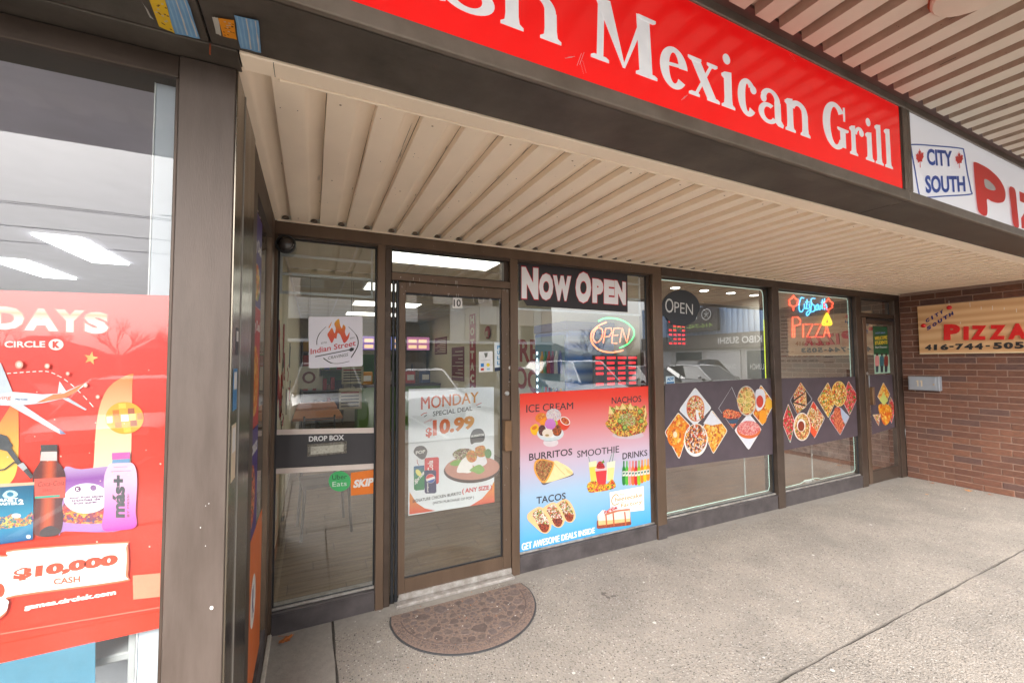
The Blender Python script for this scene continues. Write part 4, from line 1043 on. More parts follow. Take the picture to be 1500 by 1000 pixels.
o, A = lab('number_sticker', [(663, 436), (677, 436), (677, 451), (663, 451)], WH, 'small white number 10 sticker at the top of the glass door', y=.029)
A.text('10', (664.5, 449), (675, 449), 10.5, DK, .02); A.take('lettering', o)
o, A = lab('payment_sticker', [(701.5, 515), (721.5, 514), (722, 544), (701.5, 545)], pr(236, 238, 240), 'white payment methods sticker with blue and yellow card marks, on the door', y=.029)
c = crop(570, 420, 5.884)
A.poly(c((818, 570), (850, 568), (846, 600), (830, 612)), pr(110, 116, 110)); A.poly(c((790, 660), (817, 658), (817, 688), (790, 690)), pr(30, 130, 210)); A.poly(ell(*c((853, 672))[0], 2.6), pr(236, 206, 40)); A.poly(c((790, 702), (817, 700), (817, 720), (790, 722)), pr(200, 60, 30)); A.poly(c((842, 700), (868, 698), (868, 716), (842, 718)), pr(150, 200, 220))
A.stroke(c((790, 634), (870, 630)), .5, pr(150, 150, 155)); A.take('card_marks', o)
o, A = lab('pull_sticker', [(724, 501.5), (735, 501), (736, 537), (724.5, 538.5)], pr(228, 238, 244), 'narrow white and blue PULL sticker by the door handle side', y=.029)
for k, ch in enumerate('PULL'): A.text(ch, (728.3, 511.5 + k * 7.6), (732.2, 511.2 + k * 7.6), 5.6, pr(20, 140, 200), .03)
A.poly([(724.5, 538.5), (736, 537), (736, 542), (724.5, 544)], pr(20, 40, 70)); A.take('lettering', o)
o, A = lab('stile_decal', [(744.6, 535), (750, 534.6), (750.4, 560.5), (745, 561)], mat('bronze_decal', s2l(96, 76, 62), .5), 'thin black and white lettered decal on the door stile above the lock', y=.0112)
A.poly(ell(747.3, 538.5, 2.3, 2.6), pr(230, 230, 226)); A.text('PUSH', (748.9, 558), (748.9, 543), 3.4, pr(20, 20, 24), .06, up=(-1, 0)); A.stroke([(745.2, 559), (749.8, 558.7)], .6, pr(220, 220, 216)); A.take('lettering', o)

# drop box panel
DB = sheet('drop_box_panel', [(400.5, 637), (552.5, 634), (552.5, 678), (400.5, 686)], GY - .003, mat('charcoal_panel', (.035, .032, .036), .45, vary=.1), 'charcoal DROP BOX panel with pale edges across the left pane', 'drop box', th=.004)
b = MB()
for (q, r_) in (([(400.5, 629), (552.5, 626), (552.5, 633.6), (400.5, 636.6)], 0), ([(400.5, 686.4), (552.5, 678.4), (552.5, 686), (400.5, 694)], 0)):
    P4 = [at(a, b_, 'y', GY - .004) for a, b_ in q]; P5 = [p + Vector((0, .003, 0)) for p in P4]
    b.raw(P4 + P5, [(0, 1, 2, 3), (0, 1, 5, 4), (3, 2, 6, 7), (1, 2, 6, 5), (0, 3, 7, 4)], mat('pale_trim', s2l(206, 192, 184), .45))
    b.build('edge_trim', DB); b = MB()
A = Art('y', GY - .0035, -.0002); A.text('DROP BOX', (452.5, 646.5), (504, 644), 7.6, pr(240, 240, 240), .03); A.take('lettering', DB)
P4 = [at(a, b_, 'y', GY - .006) for a, b_ in ((450, 650), (508, 646), (508.5, 663), (450.5, 669))]
b = MB(); b.box(P4[0].x, P4[1].x, GY - .010, GY - .0035, (P4[2].z + P4[3].z) / 2, (P4[0].z + P4[1].z) / 2, mat('scratched_steel', s2l(140, 136, 128), .35, .8, c2=s2l(84, 80, 74), vscale=60, detail=8), .002); sl = b.build('slot_plate', DB)
zc = (P4[0].z + P4[3].z) / 2; xm = (P4[0].x + P4[1].x) / 2
b = MB(); b.box(P4[0].x + .018, P4[1].x - .018, GY - .0135, GY - .0095, zc - .026, zc + .022, mat('slot_flap_metal', s2l(168, 166, 156), .3, .8, vary=.2, vscale=80), .002); b.build('slot_flap', sl)
for sx in (P4[0].x + .008, P4[1].x - .008):
    for sz in (zc - .028, zc + .028):
        b = MB(); b.lathe((sx, GY - .010, sz), (0, -1, 0), [(.0035, 0), (.002, .002)], STEEL, 8); b.build('screw', sl)
o, A = lab('round_sticker', ell(497.5, 704.5, 16.2, 14.8, n=36), pr(70, 190, 110), 'round green food delivery sticker under the drop box')
A.text('Uber', (486.5, 702.5), (508, 701), 7, pr(40, 60, 50), .0); A.text('Eats', (487, 712.5), (508, 711), 7, pr(235, 245, 238), .0); A.take('lettering', o)
o, A = lab('delivery_sticker', [(514, 692), (551, 687), (551.5, 722), (514, 725.5)], pr(250, 132, 36), 'square orange SKIP delivery sticker under the drop box')
A.text('SKIP', (517, 714.5), (546, 711), 12, WH, .05, up=(.22, -1)); A.take('lettering', o)

# ---- pizza shop vinyl bands
BAND = mat('aubergine_vinyl', (.075, .055, .068), .5, c2=(.055, .041, .05), vscale=9, detail=6)  # base colour lightened to take in the reflection on the band
yb = GY - .0075
def diamond(A, T, R_, B, L_, m, edge=WH, wd=.8, r=.14):
    q = [T, R_, B, L_]; pts = []
    for i, p in enumerate(q):
        a = q[i - 1]; b_ = q[(i + 1) % 4]
        pts += [(p[0] + (a[0] - p[0]) * r, p[1] + (a[1] - p[1]) * r), (p[0] + (a[0] - p[0]) * r * .2 + (b_[0] - p[0]) * r * .2, p[1] + (a[1] - p[1]) * r * .2 + (b_[1] - p[1]) * r * .2), (p[0] + (b_[0] - p[0]) * r, p[1] + (b_[1] - p[1]) * r)]
    cx = sum(p[0] for p in pts) / len(pts); cy = sum(p[1] for p in pts) / len(pts)
    if edge: A.poly([(cx + (x - cx) * 1.05, cy + (y - cy) * 1.04) for x, y in pts], edge)
    if m: A.poly(pts, m)
F1_ = food('onion_ring_print', [(246, 140, 30), (250, 180, 50), (226, 96, 24), (250, 206, 110), (240, 150, 30)], 42)
F2_ = food('poutine_print', [(236, 230, 226), (96, 50, 40), (236, 150, 60), (214, 80, 50), (240, 236, 230), (120, 70, 56), (246, 190, 90)], 60)
F3_ = food('fries_print', [(250, 190, 60), (240, 150, 40), (252, 214, 120), (200, 90, 40), (250, 176, 50)], 48)
F4_ = food('pizza_print', [(220, 60, 50), (250, 220, 150), (120, 150, 60), (246, 240, 220), (236, 150, 60), (190, 40, 40)], 85)
F5_ = food('bread_print', [(240, 200, 120), (226, 140, 70), (130, 140, 70), (248, 224, 160), (206, 100, 60)], 55)
F6_ = food('pink_pizza_print', [(236, 150, 150), (240, 110, 110), (250, 200, 190), (220, 70, 70), (246, 180, 170)], 110)
F7_ = food('grill_print', [(226, 70, 50), (250, 130, 80), (60, 40, 50), (240, 180, 120)], 90)
F8_ = food('red_pepper_print', [(214, 40, 50), (240, 80, 80), (60, 150, 60), (240, 150, 150), (190, 30, 40)], 55)
F9_ = food('veg_pizza_print', [(250, 196, 60), (210, 60, 40), (250, 230, 170), (120, 160, 60), (240, 150, 40)], 60)
B1 = sheet('vinyl_band', [(974, 562), (1131, 553.5), (1132, 665), (974, 686)], yb, BAND, 'dark purple vinyl band with seven food pictures on the first wide pizza pane', 'window band')
A = Art('y', yb - .0004, -.00006); c = crop(970, 550, 7.141)
diamond(A, *c((345, 128), (510, 338), (345, 520), (182, 360)), pr(226, 232, 240), r=.1); A.poly(ell(*c((348, 342))[0], 13.2, 19.2), pr(214, 120, 60)); A.poly(ell(*c((348, 340))[0], 11.8, 17.6), F4_); A.poly(c((360, 470), (350, 350), (440, 400), (440, 440)), pr(236, 236, 240)); A.poly(c((400, 470), (375, 385), (436, 375), (436, 440)), F4_); A.take('pizza_picture', B1)
diamond(A, *c((168, 390), (290, 520), (178, 870), (30, 590)), F1_, r=.1); A.poly(ell(*c((140, 640))[0], 12, 15), pr(240, 130, 24)); A.poly(ell(*c((138, 638))[0], 9, 11.5), F3_); A.poly(ell(*c((136, 615))[0], 3, 4.5), pr(250, 226, 190)); A.take('onion_ring_picture', B1)
diamond(A, *c((520, 362), (680, 575), (535, 815), (420, 560)), F3_, r=.1); A.poly(c((430, 500), (515, 368), (625, 500), (520, 520)), pr(230, 232, 240)); A.take('fries_picture', B1)
A.poly(ell(*c((352, 672))[0], 17.2, 24.2, rot=3, n=36), WH); A.poly(ell(*c((352, 660))[0], 15.8, 21.5, rot=3, n=36), F2_); A.take('poutine_picture', B1)
outline(A, c((728, 120), (838, 380), (740, 555), (590, 340)), .7, pr(200, 200, 206)); A.poly(smooth(c((625, 400), (680, 350), (780, 375), (830, 390), (800, 440), (660, 445)), 3), F7_); A.poly(c((690, 470), (800, 455), (780, 500), (710, 500)), pr(60, 90, 120)); A.poly(c((700, 505), (775, 500), (745, 548)), F7_); A.take('grill_picture', B1)
diamond(A, *c((1030, 98), (1168, 290), (1050, 520), (950, 395)), F1_, r=.1); A.poly(smooth(c((985, 150), (1060, 150), (1080, 260), (1040, 350), (990, 360), (975, 240)), 4), pr(226, 228, 238)); A.poly(ell(*c((1022, 270))[0], 5.2, 9), pr(214, 70, 50)); A.poly(ell(*c((1055, 430))[0], 5.5, 10), pr(246, 160, 30)); A.poly(ell(*c((1115, 300))[0], 5, 8), pr(250, 190, 60)); A.take('nugget_picture', B1)
diamond(A, *c((905, 400), (1035, 560), (905, 772), (760, 570)), pr(228, 230, 240), r=.1); A.poly(ell(*c((905, 565))[0], 17.5, 13), pr(226, 110, 50)); A.poly(ell(*c((905, 548))[0], 16.5, 10.8), F6_); A.take('pizza_picture', B1)
A.poly(ell(*c((885, 265))[0], 14.2, 22.2, rot=-3, n=36), pr(200, 196, 196)); A.poly(ell(*c((882, 263))[0], 13.0, 20.6, rot=-3, n=36), F5_)
for q in ((900, 190), (905, 250), (900, 310), (880, 360), (820, 260)): A.poly(ell(*c(q)[0], 5.4, 4.6), pr(238, 206, 130)); A.poly(ell(*c(q)[0], 4.2, 3.4), food('cheese_toast', [(236, 220, 130), (150, 160, 70), (240, 190, 90)], 120))
A.take('garlic_bread_picture', B1)

B2 = sheet('vinyl_band', [(1142, 554), (1257, 551.5), (1262.5, 637), (1146, 660)], yb, BAND, 'dark purple vinyl band with pizza pictures on the second wide pizza pane', 'window band')
A = Art('y', yb - .0004, -.00006); c = crop(1140, 540, 7.144)
diamond(A, *c((235, 143), (355, 320), (200, 475), (125, 330)), None, pr(150, 150, 156), r=.1); diamond(A, *c((235, 147), (350, 320), (200, 470), (130, 330)), mat('aubergine_dark', (.02, .014, .018), .5), None, r=.1)
for q in (((232, 145), (285, 220), (280, 240), (165, 320), (160, 270)), ((288, 245), (295, 380), (165, 345)), ((160, 360), (290, 400), (200, 468))): A.poly(c(*q), F4_); A.stroke(c(*q[:2]), .8, pr(236, 180, 110))
A.take('pizza_slice_picture', B2)
diamond(A, *c((105, 370), (175, 560), (125, 770), (40, 560)), F8_, r=.08); A.take('wing_picture', B2)
diamond(A, *c((365, 340), (485, 515), (380, 725), (300, 480)), F4_, pr(200, 200, 210), r=.08); A.poly(c((345, 395), (370, 345), (400, 400), (395, 440)), pr(230, 70, 40)); A.poly(c((335, 580), (410, 660), (380, 720), (335, 660)), pr(236, 90, 50)); A.take('pizza_picture', B2)
A.poly(ell(*c((248, 605))[0], 12.4, 20.6, n=36), pr(236, 226, 220)); A.poly(ell(*c((250, 605))[0], 11.2, 19.2, n=36), F5_); A.poly(ell(*c((240, 590))[0], 6.2, 9.5), pr(236, 232, 226)); A.poly(ell(*c((240, 600))[0], 4.8, 7.5), pr(150, 60, 30)); A.take('dip_picture', B2)
diamond(A, *c((520, 145), (600, 330), (525, 510), (413, 320)), F9_, pr(220, 210, 190), r=.08); A.take('pizza_picture', B2)
diamond(A, *c((735, 130), (832, 290), (748, 480), (670, 330)), F8_, pr(226, 210, 210), r=.08); A.take('pepper_picture', B2)
diamond(A, *c((620, 390), (742, 500), (648, 692), (536, 520)), F8_, pr(190, 200, 210), r=.08); A.poly(c((650, 400), (738, 500), (700, 580), (660, 500)), pr(176, 190, 212)); A.poly(smooth(c((590, 420), (640, 420), (680, 600), (640, 670), (585, 560)), 4), food('kebab_print', [(200, 90, 60), (226, 120, 80), (170, 60, 44), (236, 150, 100)], 90)); A.take('kebab_picture', B2)
A.poly(ell(*c((635, 262))[0], 11.2, 18.5, n=36), pr(236, 200, 120)); A.poly(ell(*c((635, 262))[0], 10.2, 17.2, n=36), F9_); A.take('pizza_picture', B2)
B3 = sheet('vinyl_band', [(1274, 549), (1308.5, 548.5), (1312.5, 625), (1278, 636)], .0295, BAND, 'narrow dark vinyl with one food picture on the pizza shop door', 'window band')
A = Art('y', .0291, -.00006)
diamond(A, *c((1100, 145), (1168, 265), (1108, 385), (1040, 290)), F3_, r=.08); diamond(A, *c((1175, 295), (1232, 410), (1185, 568), (1140, 430)), F8_, r=.08); A.poly(smooth(c((1050, 380), (1140, 370), (1190, 450), (1160, 560), (1110, 585), (1070, 500)), 4), F1_); diamond(A, *c((1030, 478), (1070, 475), (1050, 595), (990, 480)), F4_, r=.08); A.poly(c((1062, 330), (1100, 240), (1150, 330), (1110, 382)), pr(206, 214, 120)); A.take('food_picture', B3)
# green poster on the pizza door
G = sheet('green_poster', [(1278.5, 477.5), (1299.5, 478.5), (1304, 546), (1281.5, 547.5)], .0295, gradient('green_sheet', [(0, (176, 214, 190)), (.40, (176, 214, 190)), (.41, (34, 92, 60)), (1, (34, 92, 60))]), 'green Welcome Students poster on the narrow pizza shop door', 'poster')
A = Art('y', .0291, -.0001); c = crop(1240, 400, 2.857)
A.text('WELCOME', c((119, 281))[0], c((170, 276))[0], 5.4, pr(236, 206, 60), .04); A.text('STUDENTS', c((119, 300))[0], c((171, 296))[0], 5.2, pr(236, 206, 60), .04); A.text('HOT SALE', c((121, 254))[0], c((162, 252))[0], 2.3, pr(150, 170, 220), .02); A.text('Best Discount', c((121, 314))[0], c((170, 312))[0], 3, WH, .0); A.take('lettering', G)
for k, (x, cl_) in enumerate(((128, (230, 150, 150)), (148, (60, 110, 120)), (166, (140, 60, 50)))):
    A.poly(ell(*c((x, 340))[0], 1.6, 2.2), pr(60, 40, 36)); A.poly(smooth(c((x - 8, 352), (x, 345), (x + 8, 352), (x + 7, 390), (x - 7, 390)), 3), pr(*cl_)); A.poly(c((x - 6, 388), (x + 6, 388), (x + 5, 414), (x - 5, 414)), pr(60, 66, 80) if k != 1 else pr(40, 50, 60))
A.take('student_figures', G)

# oval OPEN decal, small blue sticker on the first pizza pane
o, A = lab('open_decal', ell(997, 452, 28.5, 27.5, 0, 205, n=30) + [(973, 462), (985, 476), (1003, 478), (1018, 470)], mat('smoky_black_film', (.02, .024, .03), .5), 'dark round decal with white OPEN lettering high on the first pizza pane', y=yb)
A.text('O', (974.5, 457.5), (986.5, 458.5), 21, pr(216, 218, 216), .0, up=(0, -1)); A.text('PEN', (988, 457.5), (1015, 461), 15.5, pr(216, 218, 216), -.005, up=(0, -1)); A.take('lettering', o)
o, A = lab('alarm_sticker', [(975.5, 551), (988, 550.5), (988.5, 561.5), (975.5, 562.5)], pr(206, 226, 236), 'tiny pale blue alarm company sticker above the first dark vinyl band', y=GY - .0012)
A.text('ADT', (977, 557.5), (987, 557), 4.5, pr(20, 110, 170), .05); A.poly([(976.5, 559), (987.5, 558.6), (987.5, 561), (976.5, 561.6)], pr(20, 110, 170)); A.take('lettering', o)

# ---- menu sheet hung behind the second pizza pane
MN = sheet('menu_board', [(1140, 424), (1246, 437), (1250, 541), (1144, 542)], GY + .03, mat('grey_menu_sheet', s2l(140, 134, 124), .6, vary=.05, vscale=5), 'large faded grey menu sheet hanging behind the second wide pizza pane', 'menu')
A = Art('y', GY + .0295, -.0001); c = crop(1140, 420, 7.141); TX = pr(84, 78, 76); TR = pr(120, 50, 50); rn = random.Random(11)
for k in range(10):
    y = 320 + k * 36; A.stroke(c((30, y), (30 + rn.randint(50, 85), y - 2)), 1.3, TX, cap=False)
for k in range(3):
    y = 680 + k * 46; x = 30
    while x < 400:
        L = rn.randint(20, 60); A.stroke(c((x, y), (x + L, y - 1)), 1.3, TR if k == 1 else TX, cap=False); x += L + rn.randint(12, 30)
for k in range(6):
    y = 270 + k * 50; A.stroke(c((640 + rn.randint(0, 40), y), (745, y + 2)), 1.6, TX, cap=False)
for y, w_ in ((575, 60), (668, 110), (735, 100), (790, 105)): A.stroke(c((475, y), (475 + w_, y)), 1.8, TX, cap=False)
A.stroke(c((570, 480), (745, 474)), .7, TR, cap=False); A.take('menu_lines', MN)
A.poly(c((175, 640), (435, 640), (435, 705), (175, 712)), pr(150, 144, 134)); A.poly(c((665, 490), (735, 488), (735, 620), (668, 625)), pr(150, 110, 108)); A.take('menu_pictures', MN)
A.text('416-744-5053', c((178, 618))[0], c((540, 612))[0], 6.6, pr(90, 30, 34), .04); A.take('lettering', MN)

# ---- neon signs
def neon(name, lines, r, m, y, parent=None):
    b = MB()
    for ln in lines: b.tube([at(u, v, 'y', y) for u, v in ln], r, m, 8)
    return b.build(name, parent, smooth=True)
NR = glow('red_neon', (1.0, .10, .05), .8); NG = glow('green_neon', (.08, 1.0, .22), .5); NB = glow('blue_neon', (.10, .50, 1.0), .9); NY = glow('yellow_neon', (1.0, .62, .03), .55); NW = glow('white_neon', (.72, 1.0, .86), .17); NYL = glow('lime_neon', (.75, .9, .05), .3)
NO_ = glow('coral_neon', (1.0, .22, .10), .75)
yn = GY + .06
ne = thing('neon_open_sign', at(897, 516, 'y', yn), 'oval red and green neon OPEN sign hanging behind the glass', 'neon sign')
c = crop(840, 440, 7.142)
neon('red_arc', [smooth(c((345, 228), (265, 262), (200, 320), (182, 380), (200, 450), (260, 510), (340, 538), (430, 540), (520, 520)), 5, False)], .0062, NO_, yn, ne)
neon('green_arc', [smooth(c((262, 215), (320, 188), (400, 185), (480, 198), (560, 235), (620, 290), (635, 350), (610, 410), (560, 460), (485, 495)), 5, False)], .0062, NG, yn - .012, ne)
neon('neon_letter', [smooth(c((240, 440), (212, 420), (208, 370), (228, 310), (262, 285), (298, 300), (305, 345), (290, 400), (255, 438)), 4, False)], .0048, NO_, yn, ne)
neon('neon_letter', [c((312, 442), (338, 290), (395, 288), (402, 330), (375, 375), (325, 380))], .0048, NO_, yn, ne)
neon('neon_letter', [c((488, 290), (425, 290), (408, 365), (465, 362)), c((408, 365), (402, 445), (455, 447))], .0048, NO_, yn, ne)
neon('neon_letter', [c((485, 440), (510, 290), (560, 442), (588, 292))], .0048, NO_, yn, ne)
cp = thing('neon_pizza_sign', at(1190, 495, 'y', yn - .045), 'neon City South Pizza sign with blue script, red letters and yellow slice', 'neon sign')
c = crop(1140, 420, 7.141); yq = GY + .018
neon('blue_script', [smooth(c((268, 120), (240, 115), (220, 180), (222, 245), (245, 262), (262, 235)), 4, False), smooth(c((275, 180), (275, 225), (290, 225)), 4, False), smooth(c((302, 130), (298, 225), (318, 225)), 4, False), c((285, 160), (325, 158)),
     smooth(c((325, 175), (330, 220), (350, 190), (345, 160)), 4, False), smooth(c((350, 165), (335, 260), (305, 300), (298, 270), (345, 230)), 4, False),
     smooth(c((385, 122), (350, 125), (345, 170), (380, 200), (380, 250), (345, 262)), 4, False), smooth(c((395, 200), (415, 185), (415, 235), (395, 240), (395, 200)), 4, False), smooth(c((425, 190), (428, 235), (445, 230), (446, 190)), 4, False), c((462, 130), (462, 235)), c((450, 165), (480, 160)), smooth(c((485, 120), (484, 240), (488, 190), (505, 190), (508, 240)), 3, False)], .0055, NB, yq, cp)
for cx, cy, s_ in ((160, 160, 1), (525, 190, 1)):
    neon('red_leaf', [smooth([(1140 + (cx + a * s_) / 7.141, 420 + (cy + b_ * s_) / 7.141) for a, b_ in ((0, -70), (18, -40), (48, -20), (38, 10), (45, 25), (15, 40), (0, 55), (-15, 40), (-45, 25), (-38, 10), (-48, -20), (-18, -40), (0, -70))], 2, False), [(1140 + cx / 7.141, 420 + (cy + 45) / 7.141), (1140 + cx / 7.141, 420 + (cy + 90) / 7.141)]], .0075, NR, yq, cp)
neon('red_letter', [c((150, 530), (150, 318), (205, 315), (235, 350), (225, 395), (165, 410))], .0062, NR, yq, cp)
neon('red_letter', [c((170, 530), (170, 415))], .0062, NR, yq, cp)
neon('red_letter', [c((262, 390), (262, 530))], .0075, NR, yq, cp)
neon('red_letter', [c((285, 392), (362, 392), (300, 525), (372, 525))], .0062, NR, yq, cp)
neon('red_letter', [c((385, 392), (450, 392), (388, 525), (458, 525))], .0062, NR, yq, cp)
neon('red_letter', [c((475, 525), (508, 400), (540, 525)), c((490, 480), (528, 480))], .0062, NR, yq, cp)
neon('yellow_slice', [smooth(c((510, 275), (558, 385), (510, 398), (462, 385), (510, 275)), 3, False), smooth(c((512, 300), (535, 375), (490, 378), (510, 320)), 3, False)], .010, NY, yq - .004, cp)
b = MB(); b.tube([at(1166, 422, 'y', yq + .01), at(1166, 419, 'y', yq + .01)], .002, GASKET); b.build('hanging_wire', cp)
# light tubes round the pizza panes
lt = thing('light_tube', (3.6, GY + .03, 1.2), 'glowing white and lime light tube framing the first wide pizza pane', 'light tube')
b = MB(); b.tube([(2.86, GY + .03, 2.298), (4.33, GY + .03, 2.298), (4.36, GY + .03, 2.28), (4.372, GY + .03, 2.24), (4.374, GY + .03, 1.98)], .0036, NW, 8); b.build('upper_tube', lt, smooth=True)
b = MB(); b.tube([(4.374, GY + .03, 1.979), (4.374, GY + .03, 1.35)], .0048, NYL, 8); b.build('lime_tube', lt, smooth=True)
b = MB(); b.tube([(4.374, GY + .03, 1.349), (4.372, GY + .03, .22), (4.35, GY + .03, .178), (2.86, GY + .03, .172)], .0036, NW, 8); b.build('lower_tube', lt, smooth=True)
lt = thing('light_tube', (5.3, GY + .03, 1.2), 'glowing pale light tube framing the second wide pizza pane', 'light tube')
b = MB(); b.tube([(4.54, GY + .024, 2.298), (5.98, GY + .024, 2.298), (6.0, GY + .024, 2.27), (6.0, GY + .024, .21), (5.97, GY + .024, .185), (5.3, GY + .024, .178), (5.2, GY + .024, .20), (5.0, GY + .024, .20), (4.9, GY + .024, .178), (4.54, GY + .024, .172)], .0036, NW, 8); b.build('tube', lt, smooth=True)

# ---- plywood sign, mailbox on the bricks
PLY = bpy.data.materials.new('varnished_plywood'); PLY.use_nodes = True; n = PLY.node_tree.nodes; l = PLY.node_tree.links
p = n['Principled BSDF']; p.inputs['Roughness'].default_value = .4
tc = n.new('ShaderNodeTexCoord'); mp = n.new('ShaderNodeMapping'); mp.inputs['Scale'].default_value = (1, .9, 5.5); mp.inputs['Rotation'].default_value = (R(-4), 0, 0)
wv = n.new('ShaderNodeTexWave'); wv.bands_direction = 'Z'; wv.inputs['Scale'].default_value = .55; wv.inputs['Distortion'].default_value = 9; wv.inputs['Detail'].default_value = 3; wv.inputs['Detail Scale'].default_value = .8
cr = n.new('ShaderNodeValToRGB'); cr.color_ramp.elements[0].color = (*s2l(196, 150, 104), 1); cr.color_ramp.elements[1].color = (*s2l(214, 174, 130), 1)
l.new(tc.outputs['Object'], mp.inputs[0]); l.new(mp.outputs[0], wv.inputs[0]); l.new(wv.outputs[0], cr.inputs[0]); l.new(cr.outputs[0], p.inputs['Base Color'])
ws = thing('plywood_sign', (WALLX - .02, -.75, 1.62), 'varnished plywood board with raised red PIZZA lettering, on the brick wall', 'sign')
XS = WALLX - .034
boxpart('board', ws, XS, WALLX - .004, -1.36, -.195, 1.618, 2.222, PLY, .002)
boxpart('board_edge', ws, XS + .001, WALLX - .005, -1.36, -.195, 1.6065, 1.6178, mat('pale_ply_edge', s2l(226, 206, 170), .6), 0)
def raised(name, txt, p0, p1, h, m, th=.012, bold=.03, up=(0, -1), parent=ws):
    """solid raised lettering standing on the plane x = XS, letter by letter"""
    g_, fs = glyphs(txt, bold); b = MB()
    if txt in '1I': g_ = [(.3 + .4 * u, v) for u, v in g_]
    vs = []; bk = []
    for u, v in g_:
        q = (p0[0] + (p1[0] - p0[0]) * u + up[0] * h * v, p0[1] + (p1[1] - p0[1]) * u + up[1] * h * v)
        P = at(q[0], q[1], 'x', XS); vs.append(P + Vector((-th, 0, 0))); bk.append(P)
    b.raw(vs, fs, m)
    edge = {}
    for f in fs:
        for i in range(len(f)):
            a, c_ = f[i], f[(i + 1) % len(f)]; edge[(min(a, c_), max(a, c_))] = edge.get((min(a, c_), max(a, c_)), 0) + 1
    bo = [e_ for e_, k_ in edge.items() if k_ == 1]
    for a, c_ in bo: b.raw([vs[a], vs[c_], bk[c_], bk[a]], [(0, 1, 2, 3)], m)
    return b.build(name, parent)
RL = mat('red_wood_letter', s2l(206, 30, 28), .4, vary=.06, vscale=20); BL_ = mat('navy_letter', s2l(36, 34, 110), .4); KL = mat('black_number', (.02, .02, .022), .4)
c = crop(1320, 430, 5.883)
for ch, a, b_, h, h2 in (('P', (372, 400), (510, 398), 23, 0), ('I', (540, 400), (585, 400), 20, 0), ('Z', (605, 398), (735, 398), 21, 0), ('Z', (765, 396), (900, 396), 21.5, 0), ('A', (925, 394), (1085, 390), 23, 0)):
    raised('letter', ch, (c(a)[0][0] - (5 if ch == 'I' else 0), c(a)[0][1]), (c(b_)[0][0] + (5 if ch == 'I' else 0), c(b_)[0][1]), h, RL, .014, .06)
for ch, xa, xb in (('4', 208, 262), ('1', 264, 330), ('6', 340, 408), ('-', 418, 452), ('7', 470, 538), ('4', 546, 622), ('4', 636, 706), ('-', 730, 765), ('5', 795, 872), ('0', 886, 966), ('5', 980, 1060), ('3', 1076, 1156)):
    yb_ = 488 - (xa - 208) * .018
    if ch == '-': raised('number', ch, c((xa, yb_ - 22))[0], c((xb, yb_ - 23))[0], 2, KL, .006, .05)
    else: raised('number', ch, c((xa, yb_))[0], c((xb, yb_ - 1))[0], 8.2 + (xa - 208) * .0024, KL, .006, .05)
for txt, p0, p1 in (('CITY', (218, 252), (378, 160)), ('SOUTH', (228, 318), (466, 172))):
    n_ = len(txt)
    for k, ch in enumerate(txt):
        t0 = k / n_; t1 = (k + .72) / n_
        raised('small_letter', ch, c((p0[0] + (p1[0] - p0[0]) * t0, p0[1] + (p1[1] - p0[1]) * t0))[0], c((p0[0] + (p1[0] - p0[0]) * t1, p0[1] + (p1[1] - p0[1]) * t1))[0], 5.2, BL_, .006, .05, up=(-.25, -.95))
for q in ((193, 276), (415, 120)):
    b = MB(); b.lathe(at(*c(q)[0], 'x', XS) , (-1, 0, 0), [(.026, 0), (.026, .004), (.018, .012), (.004, .016)], RL, 12); b.build('red_leaf_knob', ws, smooth=True)
sb = MB(); rn = random.Random(2)
for k in range(9): y = -.5 - k * .09; z = rn.uniform(1.95, 2.2); sb.box(XS - .0006, XS, y, y + .004, z, z + rn.uniform(.02, .07), mat('paint_drip', (.7, .68, .62), .6))
sb.build('pale_drips', ws)
mb = thing('mailbox', (WALLX - .05, -.25, 1.14), 'small grey metal mailbox numbered 11 on the brick wall, below the plywood sign', 'mailbox')
GM = mat('grey_painted_metal', s2l(150, 156, 164), .45, .2, vary=.04, vscale=12)
boxpart('box', mb, WALLX - .085, WALLX - .004, -.385, -.085, 1.145, 1.322, GM, .004)
boxpart('front_door', mb, WALLX - .090, WALLX - .0852, -.360, -.098, 1.156, 1.310, mat('grey_front', s2l(158, 164, 174), .4, .2, vary=.05, vscale=15), .002)
b = MB(); b.lathe((WALLX - .090, -.335, 1.225), (-1, 0, 0), [(.009, 0), (.009, .004), (.003, .006)], mat('brass', (.5, .38, .2), .35, .8)); b.build('lock', mb)
b = MB()
for y in (-.185, -.222): b.box(WALLX - .0915, WALLX - .0902, y - .006, y + .006, 1.195, 1.272, mat('gilt_number', s2l(206, 190, 160), .5)); b.box(WALLX - .0915, WALLX - .0902, y + .0062, y + .016, 1.254, 1.266, mat('gilt_number', (0, 0, 0)))
b.build('number', mb)

# ================================================================== LEFT SHOP: posters behind the tall glass
yk = KY + .034
rg = gradient('scarlet_print', [(0, (246, 56, 28)), (.6, (244, 50, 28)), (1, (238, 44, 38))])
KP = sheet('prize_poster', [(-60, 423), (250.5, 433), (244.5, 917), (-60, 984)], yk, rg, 'big red prize poster with airplane, drink bottles and $10,000 CASH, behind the left glass', 'poster')
A = Art('y', yk - .0004, -.00006)
c = crop(0, 420, 3.846)
gold = gradient('gold_white_lettering', [(0, (250, 250, 250)), (.45, (250, 244, 234)), (.75, (226, 160, 110)), (1, (250, 240, 225))])
for ch, a, b_, h, h2 in (('D', (-45, 238), (133, 240), 33, 32), ('A', (140, 243), (325, 248), 31.5, 31), ('Y', (318, 250), (470, 255), 31.5, 31), ('S', (478, 260), (608, 264), 31, 30.5)):
    A.text(ch, c(a)[0], c(b_)[0], h, pr(226, 120, 110), .085, ref=.05, h2=h2)
A.up()
